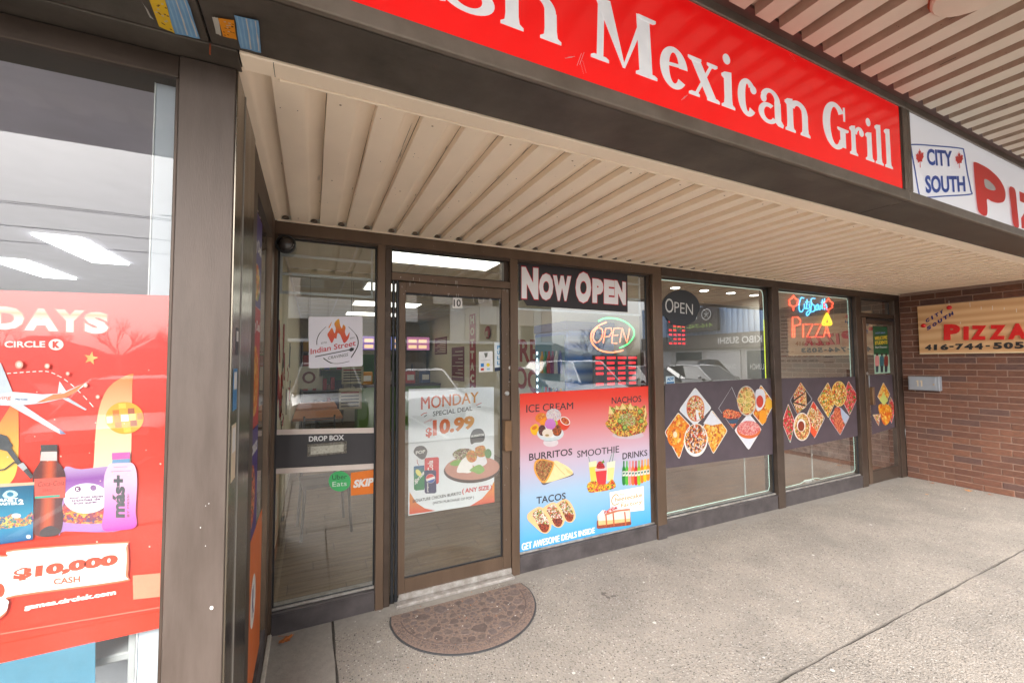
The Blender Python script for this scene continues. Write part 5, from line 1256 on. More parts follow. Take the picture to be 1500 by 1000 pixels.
for ch, a, b_, h, h2 in (('D', (-45, 238), (133, 240), 33, 32), ('A', (140, 243), (325, 248), 31.5, 31), ('Y', (318, 250), (470, 255), 31.5, 31), ('S', (478, 260), (608, 264), 31, 30.5)):
    A.text(ch, c(a)[0], c(b_)[0], h, gold, .055, ref=.05, h2=h2)
A.take('headline_lettering', KP)
A.text('CIRCLE', c((25, 342))[0], c((255, 341))[0], 9.3, WH, .03); A.poly(ell(*c((316, 325))[0], 11, 8.2), WH); A.text('K', c((296, 345))[0], c((338, 345))[0], 10, pr(236, 60, 44), .08); A.take('shop_lettering', KP)
star = []
for k in range(10):
    r_ = 10 if k % 2 == 0 else 4.2; t = R(-90 + 36 * k + 12); star.append((133 + r_ * math.cos(t) * 1.08, 524.5 + r_ * math.sin(t)))
A.poly(star, gradient('gold_star', [(0, (220, 150, 60)), (1, (246, 226, 140))], 'X')); A.take('gold_star', KP)
A.poly(smooth(c((528, 1000), (545, 760), (580, 620), (640, 540), (745, 490), (745, 560), (738, 1000), (735, 1070), (525, 1075)), 5), gradient('cream_swoosh', [(0, (240, 226, 200)), (.45, (244, 216, 170)), (1, (246, 130, 50))])); A.take('cream_swoosh', KP)
A.poly(smooth(c((40, 700), (95, 640), (105, 760), (100, 1000), (60, 1100), (-20, 1130), (-60, 900)), 4), gradient('orange_flare', [(0, (250, 220, 90)), (1, (250, 110, 50))])); A.take('orange_flare', KP)
for k in range(14):
    t0 = k / 14; t1 = t0 + .042
    f_ = lambda t: (40 + 500 * t, 488 - 14 * math.sin(t * 3) + 225 * max(0, t - .42) ** 1.6 * 2.2)
    A.stroke(c(f_(t0), f_(t1)), 1.3, WH, cap=False)
A.take('dashed_flight_path', KP)
A.poly(c((-60, 600), (60, 590), (240, 605), (340, 600), (400, 575), (470, 545), (490, 545), (430, 590), (370, 625), (240, 655), (90, 670), (-60, 665)), pr(222, 224, 234)); A.poly(c((200, 655), (300, 605), (360, 600), (480, 540), (430, 590), (370, 625)), pr(248, 120, 44))
A.poly(c((-30, 410), (5, 430), (70, 590), (0, 600)), pr(206, 212, 226)); A.poly(c((325, 600), (335, 530), (375, 590)), pr(232, 232, 238)); A.poly(c((350, 628), (385, 625), (490, 690), (480, 695)), pr(206, 210, 222)); A.poly(c((40, 660), (130, 665), (370, 826), (340, 830)), pr(214, 218, 228)); A.poly(c((330, 795), (372, 828), (340, 830)), pr(140, 150, 190)); A.text('Play Cuba', c((88, 640))[0], c((155, 640))[0], 3.2, pr(60, 90, 170), .02); A.text('Sunwing', c((-90, 648))[0], c((58, 640))[0], 8.5, pr(240, 110, 60), .0, up=(.2, -1)); A.take('airplane_picture', KP)
A.poly(ell(*c((702, 738))[0], 28, 23.5, n=36), pr(250, 170, 40)); rn = random.Random(4)
for i in (-2, -1, 0, 1, 2):
    for j in (-2, -1, 0, 1, 2):
        if i * i + j * j > 4.2: continue
        a_, b2 = 702 + i * 43 + j * 7, 738 + j * 34 - i * 5; w1_ = 21 * (1 - .12 * abs(i)); h1_ = 17 * (1 - .12 * abs(j))
        A.poly(c((a_ - w1_, b2 - h1_), (a_ + w1_, b2 - h1_ - 2), (a_ + w1_ + 2, b2 + h1_), (a_ - w1_ + 2, b2 + h1_ + 2)), WH if (i, j) in ((0, 0), (-2, 0)) else pr(*[(250, 200, 70), (244, 140, 30), (176, 90, 60), (250, 170, 50), (240, 120, 30), (250, 214, 120)][(i * 5 + j * 3) % 6]))
A.take('golden_ball_picture', KP)
c = crop(0, 630, 5.883)
A.poly(c((-60, 60), (0, 30), (60, 50), (80, 90), (110, 130), (95, 150), (185, 280), (150, 300), (60, 180), (0, 165), (-60, 150)), pr(70, 70, 78)); A.poly(c((150, 300), (200, 275), (235, 325), (200, 350)), pr(190, 190, 196)); A.poly(c((200, 350), (235, 325), (290, 395), (265, 420)), pr(70, 66, 70)); A.stroke(c((-20, 345), (40, 335), (120, 275), (150, 285)), 2.0, pr(60, 58, 62)); A.take('fuel_nozzle_picture', KP)
# purple sweet bag
A.poly(smooth(c((540, 350), (700, 335), (1080, 320), (1100, 560), (1085, 850), (560, 868), (520, 870)), 4), gradient('purple_bag', [(0, (180, 130, 200)), (.5, (190, 140, 206)), (.8, (150, 80, 170)), (1, (200, 170, 214))])); A.poly(smooth(c((550, 790), (545, 640), (600, 640), (720, 680), (900, 660), (985, 560), (1010, 700), (1000, 790)), 4), food('sweet_print', [(220, 60, 60), (240, 150, 60), (110, 80, 130), (230, 100, 80), (150, 60, 90), (246, 180, 80)], 130))
A.poly(ell(*c((745, 585))[0], 33, 22, rot=-3, n=36), pr(240, 236, 244)); A.poly(ell(*c((670, 505))[0], 4.6, 4.2), pr(120, 40, 110)); A.text('K', c((656, 520))[0], c((684, 520))[0], 4.6, WH, .08); A.poly(ell(*c((805, 495))[0], 4.6, 4.2), pr(150, 100, 160))
for k, tx in enumerate(('sour fruit slices', 'tranches de', 'fruit suret')): A.text(tx, c((598 + k * 18, 592 + k * 24))[0], c((890 - k * 26, 575 + k * 25))[0], 3.6, pr(120, 40, 110), .03)
A.take('sweet_bag_picture', KP)
# cola bottle
A.poly(smooth(c((350, 170), (492, 165), (490, 255), (550, 340), (565, 420), (550, 560), (535, 640), (545, 760), (520, 880), (440, 915), (340, 915), (290, 870), (292, 700), (300, 600), (282, 440), (290, 360), (350, 255)), 4), gradient('cola_liquid', [(0, (84, 40, 44)), (.25, (110, 44, 40)), (.5, (220, 90, 50)), (.72, (96, 40, 44)), (1, (70, 36, 44))], 'X')); A.poly(c((355, 185), (490, 182), (492, 262), (345, 262)), pr(214, 200, 200)); A.poly(c((348, 125), (495, 122), (490, 180), (355, 185)), pr(66, 62, 66))
A.poly(c((295, 418), (565, 402), (562, 580), (300, 588)), pr(232, 92, 80)); A.text('Coca-Cola', c((322, 485))[0], c((552, 470))[0], 7, pr(60, 30, 36), -.005, up=(.25, -1)); A.text('ZERO', c((365, 530))[0], c((445, 525))[0], 3.6, pr(120, 40, 44), .0); A.poly(c((300, 570), (515, 555), (515, 572), (300, 588)), pr(60, 170, 150)); A.poly(smooth(c((345, 870), (400, 830), (460, 825), (520, 870), (440, 912), (350, 912)), 3), pr(70, 56, 62)); A.take('cola_bottle_picture', KP)
# blue game pack (flat print of the lettered pack)
A.poly(c((-60, 465), (292, 448), (283, 940), (-60, 990)), gradient('sea_blue_pack', [(0, (10, 90, 150)), (.35, (20, 150, 190)), (.7, (10, 110, 150)), (1, (8, 80, 120))])); A.poly(c((-60, 462), (297, 445), (296, 470), (-60, 492)), pr(226, 190, 160)); A.poly(smooth(c((20, 560), (60, 520), (120, 520), (155, 550), (120, 580), (55, 585)), 3), pr(190, 230, 236)); A.poly(ell(*c((88, 550))[0], 5, 3.4), pr(30, 120, 160))
A.text('PLANET', c((-70, 620))[0], c((155, 610))[0], 5, WH, .04); A.text('COASTER', c((-70, 648))[0], c((155, 640))[0], 4, WH, .04); A.text('2', c((158, 640))[0], c((203, 638))[0], 8, WH, .06); A.poly(smooth(c((-60, 760), (60, 740), (110, 715), (200, 760), (275, 700), (280, 800), (150, 830), (-60, 850)), 3), food('fairground_print', [(240, 140, 40), (60, 120, 160), (190, 80, 120), (60, 140, 110), (40, 90, 140), (230, 200, 100)], 190)); A.poly(ell(*c((140, 735))[0], 7, 3.4), pr(236, 240, 244)); A.poly(ell(*c((245, 915))[0], 3.4, 2.8), WH); A.take('blue_game_pack_picture', KP)
# pink bottle
c = crop(120, 630, 5.883)
A.poly(smooth(c((262, 280), (412, 275), (460, 320), (475, 420), (470, 560), (462, 700), (465, 830), (320, 860), (180, 855), (188, 700), (192, 560), (190, 420), (215, 330)), 4), gradient('pink_bottle', [(0, (240, 70, 180)), (.3, (250, 130, 210)), (.6, (244, 190, 226)), (1, (238, 206, 226))])); A.poly(c((262, 248), (410, 243), (412, 278), (260, 284)), pr(120, 160, 200)); A.poly(c((258, 195), (415, 187), (413, 243), (260, 252)), pr(244, 96, 180))
A.text('más+', c((372, 752))[0], c((372, 385))[0], 18.5, pr(78, 78, 84), .05, up=(-1, 0)); A.text('BY MESSI', c((408, 745))[0], c((408, 552))[0], 3.2, pr(90, 80, 90), .03, up=(-1, 0)); A.stroke(c((275, 318), (390, 312)), .6, pr(130, 100, 130)); A.stroke(c((250, 355), (420, 347)), .7, pr(130, 100, 130)); A.take('pink_bottle_picture', KP)
# cash panel, address line
c = crop(0, 640, 2.7770)
A.poly(smooth(c((-60, 500), (30, 480), (60, 455), (490, 425), (520, 440), (520, 560), (490, 590), (60, 650), (30, 680), (20, 720), (-60, 750)), 4), pr(252, 120, 84)); A.poly(smooth(c((-60, 510), (30, 485), (60, 462), (480, 432), (512, 450), (510, 560), (485, 584), (60, 642), (36, 670), (20, 712), (-60, 742)), 4), WH)
A.text('$10,000', c((52, 590))[0], c((478, 525))[0], 19.5, pr(240, 74, 44), .07, h2=18.5, up=(.08, -1)); A.text('CASH', c((218, 600))[0], c((326, 588))[0], 9, pr(236, 96, 60), .03); A.poly(ell(*c((0, 622))[0], 7, 10), pr(240, 74, 44)); A.take('cash_panel', KP)
A.text('games.circlek.com', c((98, 708))[0], c((472, 645))[0], 9.5, WH, .05); A.take('address_lettering', KP)
A.poly(c((540, 562), (652, 552), (652, 648), (542, 660)), pr(250, 150, 120)); A.take('pale_code_panel', KP)   # the code itself is left out
dots = []
for k in range(26):
    x, y = rn.randint(10, 240), rn.randint(520, 900); dots.append((x, y)); A.k -= 1; A.poly(ell(x, y, .7 + rn.random() * .9, None, n=7), pr(252, 210, 190))
for x, y, r_ in ((28, 534, 6), (69, 536, 4), (99, 547, 3), (125, 564, 3.5), (143, 581, 3)): A.k -= 1; A.poly(ell(x, y, r_, n=12), pr(252, 170, 150)); A.poly(ell(x, y, r_ * .6, n=12), pr(252, 226, 214))
A.k += 8; tag(A.take('snow_dots', KP), kind='stuff')
A.stroke(c((0, 800), (660, 690)), 2, pr(250, 110, 90), cap=False); A.take('print_crease', KP)
KB = sheet('blue_poster', [(-40, 981), (139.5, 939), (139.5, 1060), (-40, 1060)], yk, pr(84, 140, 168), 'plain light blue poster edge under the big red prize poster, bottom left', 'poster')

# posters on the return wall, seen almost edge-on
xr = -.2188
def rsheet(name, y0, y1, z0, z1, m, label):
    b = MB(); b.box(xr - .0008, xr, y0, y1, z0, z1, m); o = b.build(name); return tag(o, label, 'poster', 'narrow food posters on the return glass')
def rtext(par, txt, y0, y1, z0, z1, m, bold=.03):
    g_, fs = glyphs(txt, bold); b = MB(); b.raw([(xr + .0008, y0 + (y1 - y0) * u, z0 + (z1 - z0) * v) for u, v in g_], fs, m); b.build('lettering', par)
def rell(par, yc, zc, ry, rz, m, name):
    b = MB(); b.poly([(xr + .0005, yc + ry * math.cos(t), zc + rz * math.sin(t)) for t in [i * math.pi / 12 for i in range(24)]], m); b.build(name, par)
PUR = pr(70, 44, 130); RDP = pr(200, 46, 50); ORP = pr(236, 120, 50)
Y0, Y1 = -.857, -.56
p_ = rsheet('return_poster', Y0, Y1, 1.80, 2.20, PUR, 'topmost purple day deal poster on the narrow return glass'); rtext(p_, 'Day Deal', Y0 + .02, Y1 - .02, 2.02, 2.09, WH); rell(p_, -.72, 1.90, .11, .08, F9_, 'food_picture')
p_ = rsheet('return_poster', Y0, Y1, 1.28, 1.795, RDP, 'red day deal poster with pizza, second from the top on the return glass'); rtext(p_, 'Day Deal', Y0 + .02, Y1 - .02, 1.68, 1.74, WH); rell(p_, -.72, 1.48, .12, .15, F1_, 'food_picture')
p_ = rsheet('return_poster', Y0, Y1, .82, 1.275, PUR, 'purple donut poster, third from the top on the return glass'); rtext(p_, 'Donuts', Y0 + .03, Y1 - .03, 1.17, 1.23, WH); rell(p_, -.74, 1.0, .10, .13, F7_, 'food_picture')
p_ = rsheet('return_poster', Y0, -.30, .15, .815, ORP, 'orange poster with round white badge, lowest on the return glass'); rell(p_, -.62, .52, .09, .11, WH, 'white_badge'); rtext(p_, 'K', -.65, -.59, .46, .58, pr(70, 44, 130), .04)
for (z0, z1, y0, y1, m_, lb) in ((1.58, 1.66, KY + .06, KY + .11, pr(60, 60, 66), 'tiny dark sticker, highest on the steel corner strip'), (1.42, 1.54, KY + .035, KY + .10, pr(60, 140, 200), 'tiny blue and white sticker in the middle of the steel corner strip'), (1.22, 1.38, KY + .03, KY + .10, pr(240, 220, 190), 'tiny cream and orange sticker low on the steel corner strip')):
    b = MB(); b.box(-.2014, -.2008, y0, y1, z0, z1, m_); o = b.build('strip_sticker'); tag(o, lb, 'sticker')
    b = MB(); b.box(-.2008, -.2004, y0 + .01, y1 - .01, (z0 + z1) / 2, z1 - .01, WH); b.build('white_patch', o)
# bird or paint splashes on the post, as shapes of their own
b = MB(); rn = random.Random(8)
for (x, z, r_) in ((-.233, .905, .0036), (-.245, 1.18, .0009), (-.252, 1.175, .0007), (-.262, 1.12, .0010), (-.25, 1.07, .0008)):
    b.poly([(x + r_ * (1 + .3 * rn.random()) * math.cos(t), KY - .0006, z + r_ * 1.3 * (1 + .3 * rn.random()) * math.sin(t)) for t in [i * math.pi / 5 for i in range(10)]], mat('white_splash', (.7, .68, .66), .7))
tag(b.build('splashes', ks), kind='stuff')
# drips and chips on door and header
b = MB()
for k in range(60):
    if k < 34: x = rn.uniform(.52, 1.31); z = rn.choice((2.03, 2.06, 2.09, 2.12, 2.01)); y = -.0006 + (.0118 if z < 2.088 else 0); L = rn.uniform(.004, .03); w_ = rn.uniform(.0012, .003)
    elif k < 44: x = rn.uniform(1.27, 1.32); z = rn.uniform(.2, 2.0); y = .0113; L = rn.uniform(.003, .01); w_ = .0015
    else: x = rn.uniform(.2, 4.3); z = rn.uniform(2.33, 2.39); y = -.0047; L = rn.uniform(.002, .005); w_ = .002
    b.raw([(x, y, z), (x + w_, y, z), (x + w_ * .7, y, z - L), (x + w_ * .2, y, z - L)], [(0, 1, 2, 3)], mat('white_splash', (0, 0, 0)))
tag(b.build('drips', sf), kind='stuff')

# ================================================================== SMALL THINGS OUTSIDE
# half-round doormat with raised stone pattern
dmx, dmy = .895, -.115
t = thing('doormat', (dmx, dmy, 0), 'brown half-round doormat with a raised stone pattern, in front of door 10', 'doormat')
RUB = mat('mat_rubber', (.035, .035, .038), .7); COIR = mat('mat_coir', s2l(128, 108, 98), .95, c2=s2l(92, 76, 68), vscale=90, bump=.6, bscale=400, detail=8)
def half(rx, ry, n=40, sh=.08):
    o = [(dmx - rx * .97, dmy), (dmx - rx, dmy - sh)]
    o += [(dmx - rx * math.cos(math.pi * i / n), dmy - sh - (ry - sh) * math.sin(math.pi * i / n)) for i in range(1, n)]
    return o + [(dmx + rx, dmy - sh), (dmx + rx * .97, dmy)]
def slabz(pts, z0, z1, m):
    b = MB(); n = len(pts); b.poly([(x, y, z1) for x, y in pts], m); b.raw([(x, y, z0) for x, y in pts] + [(x, y, z1) for x, y in pts], [(i, (i + 1) % n, n + (i + 1) % n, n + i) for i in range(n)], m); return b
slabz(half(.462, .530), .0005, .006, RUB).build('rubber_base', t)
slabz(half(.452, .519), .0062, .009, COIR).build('coir_field', t)
STN = [mat('mat_stone_%d' % k, s2l(*cc), .9, vary=.3, vscale=60, bump=.5, bscale=250) for k, cc in enumerate(((92, 79, 73), (88, 75, 69), (97, 83, 77), (90, 78, 74), (84, 71, 66)))]
rn = random.Random(21)
def stone(cx, cy, rr, n=None, m=None, squash=1.0, rot=0):
    n = n or rn.randint(5, 8); pts = []
    for i in range(n):
        a = 2 * math.pi * i / n + rn.uniform(-.25, .25); q = rr * rn.uniform(.78, 1.12)
        x, y = q * math.cos(a), q * squash * math.sin(a)
        pts.append((cx + x * math.cos(rot) - y * math.sin(rot), cy + x * math.sin(rot) + y * math.cos(rot)))
    b = MB(); m = m or STN[rn.randrange(5)]; k = len(pts)
    lo = [(x, y, .0092) for x, y in pts]; hi = [(cx + (x - cx) * .93, cy + (y - cy) * .93, .0112) for x, y in pts]
    b.raw(lo + hi, [(i, (i + 1) % k, k + (i + 1) % k, k + i) for i in range(k)], m); b.poly(hi, m); b.build('stone', t)
placed = []
def inside(x, y, mg):
    u = (x - dmx) / (.452 - mg - .055); v = (dmy - .08 - y) / (.519 - .08 - mg - .055)
    return y < dmy - mg and (u * u + max(0, v) ** 2) < 1
tries = 0
while len(placed) < 130 and tries < 16000:
    tries += 1
    r_ = rn.choice((.050, .042, .036, .030)) if tries < 2500 else rn.choice((.03, .022, .016, .012)); x = dmx + rn.uniform(-.42, .42); y = dmy - rn.uniform(.02, .46)
    if not inside(x, y, r_ * .8): continue
    if math.hypot(x - dmx, y - dmy + .16) < .07 + r_ * .9: continue
    if all(math.hypot(x - a, y - b_) > (r_ + q) * .90 for a, b_, q in placed): placed.append((x, y, r_)); stone(x, y, r_, squash=rn.uniform(.75, 1), rot=rn.uniform(0, 3))
for ring, nn, rr in ((0, 1, .02), (.038, 6, .017), (.062, 12, .011)):
    for k in range(nn): stone(dmx + ring * math.cos(2 * math.pi * k / nn), dmy - .16 + ring * math.sin(2 * math.pi * k / nn), rr, 6)
b = MB()
arcp = [(dmx - .395 * math.cos(math.pi * i / 40), dmy - .08 - .372 * math.sin(math.pi * i / 40), .0095) for i in range(41)]
b.tube(arcp, .0035, STN[4], 6); b.build('ring_ridge', t)
b = MB()
for k in range(420):
    a = math.pi * rn.random(); q = rn.uniform(.405, .445); x = dmx - q * math.cos(a); y = dmy - .08 - (q * .925) * math.sin(a); s_ = rn.uniform(.003, .006)
    b.raw([(x - s_, y - s_, .009), (x + s_, y - s_, .009), (x + s_, y + s_, .009), (x - s_, y + s_, .009), (x, y, .0112)], [(0, 1, 4), (1, 2, 4), (2, 3, 4), (3, 0, 4)], STN[rn.randrange(5)])
tag(b.build('pebble_border', t), kind='stuff')

# dead leaves
LEAF = mat('dead_maple_leaf', s2l(176, 104, 44), .8, c2=s2l(120, 66, 30), vscale=90); LEAF2 = mat('pale_dead_leaf', s2l(190, 140, 84), .8, c2=s2l(150, 100, 60), vscale=90)
def leaf(x, y, s_, rot, m, label, curl=.3):
    base = [(0, -1), (.13, -.68), (.30, -.78), (.24, -.38), (.55, -.62), (.62, -.46), (.93, -.50), (.80, -.22), (.92, -.10), (.50, .18), (.56, .36), (.06, .28)]
    pts = base + [(-a, b_) for a, b_ in reversed(base)][:-1]
    r_ = random.Random(int(abs(x * 991 + y * 77)))
    b = MB(); a = R(rot); vs = [(x, y, .004)]
    for i, (u, v) in enumerate(pts):
        X_, Y_ = s_ * (u * math.cos(a) - v * math.sin(a)), s_ * (u * math.sin(a) + v * math.cos(a)); d = math.hypot(u, v)
        vs.append((x + X_, y + Y_, .003 + s_ * curl * d * d * (.5 + .5 * r_.random())))
    n = len(pts); b.raw(vs, [(0, 1 + i, 1 + (i + 1) % n) for i in range(n)], m)
    o = b.build('dead_leaf'); b = MB(); b.tube([(x, y, .005), (x - s_ * .6 * math.sin(a) * -1, y + s_ * .6 * math.cos(a), .006), (x + s_ * 1.1 * math.sin(a) * -1, y + s_ * 1.1 * math.cos(a), .01)], .0012, m, 5); b.build('stalk', o)
    return tag(o, label, 'leaf', 'dead leaves on the walkway')
leaf(-.118, -.062, .048, 40, LEAF, 'large orange brown maple leaf at the foot of the left frame, by the steel corner')
leaf(6.93, -.62, .040, 110, LEAF2, 'curled tan leaf lying against the foot of the brick wall', .6)
leaf(6.98, -.28, .026, 10, LEAF, 'small brown leaf near the inner corner of the brick wall')
leaf(6.35, -.46, .02, 70, LEAF2, 'small thin tan leaf lying flat on the concrete before the brick wall')
leaf(6.97, -.78, .022, 200, LEAF, 'small dark leaf by the brick wall, nearest to the walkway joint')
leaf(.84, -.33, .026, 150, LEAF, 'small orange leaf lying on the doormat', .4)
leaf(-.168, .0575, .018, 30, LEAF, 'tiny orange leaf inside the corner of the left pane', .3)
b = MB(); rn = random.Random(31)
for k in range(130):
    if k < 60: x = rn.uniform(.45, 1.45); y = rn.uniform(-.65, -.03)
    elif k < 95: x = rn.uniform(-.2, 4); y = rn.uniform(-.25, -.01)
    else: x = rn.uniform(5.8, 7.08); y = rn.uniform(-.9, -.02)
    z = .014 if (k < 60 and inside(x, y, 0)) else .002; s_ = rn.uniform(.0015, .004); a = rn.random() * 6.28
    P0 = [(x + s_ * math.cos(a + i * 1.57) * (1.6 if i % 2 else .7), y + s_ * math.sin(a + i * 1.57) * (1.6 if i % 2 else .7), z) for i in range(4)]
    b.raw(P0 + [(p[0], p[1], z + .0015) for p in P0], [(4, 5, 6, 7), (0, 1, 5, 4), (1, 2, 6, 5), (2, 3, 7, 6), (3, 0, 4, 7)], mat('crumb_pale', (.55, .52, .47), .9) if k % 3 else LEAF)
tag(b.build('litter_crumbs'), 'tiny pale crumbs and leaf bits scattered on the mat and walkway', 'litter', kind='stuff')
# old stain on the walkway, a thin dried film with a ragged outline
def blot(x, y, r_, seed, name, label):
    rr = random.Random(seed); b = MB(); m = mat('dried_stain', (.10, .085, .075), .8, vary=.3, vscale=80)
    for k in range(9):
        cx, cy, q = x + rr.gauss(0, r_), y + rr.gauss(0, r_ * .8), r_ * rr.uniform(.25, .6)
        b.poly([(cx + q * rr.uniform(.6, 1.1) * math.cos(i * .785), cy + q * rr.uniform(.6, 1.1) * math.sin(i * .785), .0012 + k * .0001) for i in range(8)], m)
    tag(b.build(name), label, 'stain', kind='stuff')
blot(1.764, -.491, .03, 4, 'walkway_stain', 'small dark dried stain on the walkway before the food poster')
b = MB(); rn = random.Random(66)
for k in range(95):
    x = rn.uniform(.2, 7.0); y = rn.uniform(-2.3, -.12); q = rn.uniform(.004, .013); e_ = rn.uniform(.6, 1)
    b.poly([(x + q * rn.uniform(.8, 1.15) * math.cos(i * .7), y + q * e_ * rn.uniform(.8, 1.15) * math.sin(i * .7), .0009) for i in range(9)], mat('old_gum', (.13, .12, .115), .8, vary=.2, vscale=50) if k % 3 else mat('pale_gum', (.42, .40, .37), .8))
tag(b.build('gum_spots'), 'small dark and pale flattened gum spots scattered over the walkway', 'gum', kind='stuff')

# dark dome at the corner of the shop front
t = thing('dome_mirror', (-.152, -.01, 2.257), 'small black dome camera at the top left corner of the shop front', 'camera dome')
b = MB(); b.lathe((-.150, .0, 2.257), (0, -1, 0), [(.055, 0), (.056, .010), (.052, .020), (.044, .020)], GASKET, 28); b.build('ring', t, smooth=True)
b = MB(); b.lathe((-.150, -.016, 2.257), (0, -1, 0), [(.046 * math.cos(a), .040 * math.sin(a)) for a in [i * math.pi / 2 / 8 for i in range(8)]] + [(.001, .040)], mat('smoked_dome', (.03, .026, .024), .08, spec=.8), 28); b.build('dome', t, smooth=True)

# white hanging racks just behind the glass (left pane and right pane)
WR = mat('white_rack', (.66, .68, .68), .4)
def rack(x0, x1, zs, label, sides=True):
    t = thing('hanging_rack', ((x0 + x1) / 2, .1, zs[-1]), label, 'rack')
    for z in zs: boxpart('rail', t, x0, x1, .088, .098, z - .009, z + .009, WR, .002)
    boxpart('side_bar', t, x0 - .014, x0 - .0005, .086, .100, zs[-1] - .01, 2.30, WR, .001)
    boxpart('side_bar', t, x1 + .0005, x1 + .014, .086, .100, zs[-1] - .01, 2.30, WR, .001)
rack(-.170, .345, (2.215, 2.10, 1.985), 'white three-rail hanging rack behind the top of the left pane')
rack(1.415, 2.655, (2.235, 2.10, 1.960), 'white three-rail hanging rack behind the NOW OPEN banner')

# ================================================================== INTERIORS
CREAM = mat('cream_wall', s2l(222, 214, 190), .8, vary=.04, vscale=4)
GREYW = mat('grey_wall', s2l(150, 146, 138), .8, vary=.05, vscale=3)
CEIL = mat('ceiling_board', s2l(220, 218, 208), .9, vary=.03, vscale=12)
LAMP = mat('troffer_light', (.9, .9, .85), .5, emit=(1.0, .97, .86), estr=.95)
def isheet(name, x0, x1, y0, y1, z0, z1, m): 
    b = MB(); b.box(x0, x1, y0, y1, z0, z1, m); return tag(b.build(name), kind='structure')
# grill shop
fl1 = isheet('shop_floor', -.30, 2.76, .13, 9.0, -.14, .0, mat('grout', (.05, .042, .035), .8))
w1 = isheet('interior_wall_left', -.30, -.26, .14, 9.0, 0, 2.75, CREAM)
w2 = isheet('interior_wall_right', 2.76, 2.80, .14, 9.0, 0, 2.75, CREAM)
w3 = isheet('interior_wall_back', -.3, 2.8, 9.0, 9.1, 0, 2.75, CREAM)
c1_ = isheet('shop_ceiling', -.3, 2.8, .14, 9.1, 2.60, 2.65, CEIL)
b = MB()
for k in range(6): b.box(-.26 + k * .61, -.235 + k * .61, .14, 9, 2.592, 2.5999, WHITE)
b.build('ceiling_grid_bar', c1_); b = MB()
for k in range(15): b.box(-.25, 2.75, .5 + k * .61, .525 + k * .61, 2.5925, 2.5998, WHITE)
b.build('ceiling_grid_bar', c1_)
PLK = bpy.data.materials.new('wood_look_tile'); PLK.use_nodes = True; n = PLK.node_tree.nodes; l = PLK.node_tree.links
p = n['Principled BSDF']; p.inputs['Roughness'].default_value = .5
oi = n.new('ShaderNodeObjectInfo'); geo = n.new('ShaderNodeNewGeometry'); mp = n.new('ShaderNodeMapping'); mp.inputs['Scale'].default_value = (2.2, 34, 1); l.new(geo.outputs['Position'], mp.inputs[0])
no = n.new('ShaderNodeTexNoise'); no.inputs['Scale'].default_value = 1.5; no.inputs['Detail'].default_value = 8; no.noise_dimensions = '4D'; l.new(mp.outputs[0], no.inputs['Vector'])
mw = n.new('ShaderNodeMath'); mw.operation = 'MULTIPLY'; mw.inputs[1].default_value = 40; l.new(oi.outputs['Random'], mw.inputs[0]); l.new(mw.outputs[0], no.inputs['W'])
cr = n.new('ShaderNodeValToRGB'); cr.color_ramp.elements[0].position = .3; cr.color_ramp.elements[1].position = .7; cr.color_ramp.elements[0].color = (*s2l(96, 76, 54), 1); cr.color_ramp.elements[1].color = (*s2l(136, 112, 84), 1)
l.new(no.outputs['Fac'], cr.inputs[0]); l.new(cr.outputs[0], p.inputs['Base Color'])
b = MB(); b.box(0, .896, 0, .146, 0, .0045, PLK, .0012); pm = b.mesh('floor_plank')
for r_ in range(26):
    y = .14 + r_ * .150; x = -.29 - (r_ * .37 % .9)
    while x < 2.76:
        xa, xb = max(x, -.258), min(x + .896, 2.758)
        if xb - xa > .03:
            o = bpy.data.objects.new('floor_plank', pm); col.objects.link(o); o.location = (xa, y, .0008); o.scale = ((xb - xa) / .896, 1, 1); adopt(o, fl1)
        x += .9
isheet('rear_floor', -.26, 2.76, 4.05, 9.0, .0, .004, PLK)
def troffer(x, y, label, sx=1.19, sy=.42, z=2.60):
    t = thing('ceiling_light', (x + sx / 2, y + sy / 2, z), label, 'ceiling light', 'ceiling lights inside the grill shop')
    boxpart('trim', t, x - .03, x + sx + .03, y - .03, y + sy + .03, z - .012, z - .006, WHITE, 0)
    b = MB(); b.box(x, x + sx, y, y + sy, z - .02, z - .0125, LAMP); b.build('diffuser', t)
troffer(.65, 1.08, 'wide glowing ceiling light seen through the pane above door 10', 1.12, .5)
troffer(.65, 2.88, 'glowing ceiling light, nearest of the row beside the left pane top', 1.12, .54)
troffer(.65, 4.68, 'glowing ceiling light, middle of the row inside the grill shop', 1.12, .56)
troffer(.65, 6.38, 'glowing ceiling light, farthest of the row inside the grill shop', 1.12, .56)
# wall graffiti on the left wall (brush strokes), signs on the right wall
RSTR = pr(196, 60, 54); b = MB(); rn = random.Random(12)
for k in range(26):
    y = rn.uniform(.5, 3.5); z = rn.uniform(.9, 1.75); P0 = [(y + rn.uniform(-.14, .14), z + rn.uniform(-.22, .22)) for _ in range(4)]
    b.tube([(-.2585, a, c_) for a, c_ in smooth(P0, 4, False)], .009 if k % 2 else .006, RSTR if k % 3 else pr(90, 84, 80), 5)
tag(b.build('wall_scribbles', w1), kind='stuff')
def wsign(y0, y1, z0, z1, m, label, letters=None, tcol=None):
    b = MB(); b.box(2.745, 2.759, y0, y1, z0, z1, m); o = b.build('wall_sign'); tag(o, label, 'sign')
    if letters:
        n_ = len(letters); bb = MB()
        for k, ch in enumerate(letters):
            g_, fs = glyphs(ch, .06); h = (z1 - z0) / n_; bb.raw([(2.7445, y1 - (y1 - y0) * (.15 + .7 * u), z1 - h * (k + 1) + h * .15 + h * .7 * v) for u, v in g_], fs, tcol or CREAM)
        bb.build('lettering', o)
    return o
wsign(4.55, 4.85, .9, 2.45, pr(190, 40, 44), 'tall red vertical wall sign with pale letters, deep inside the grill shop', 'HOTTACO')
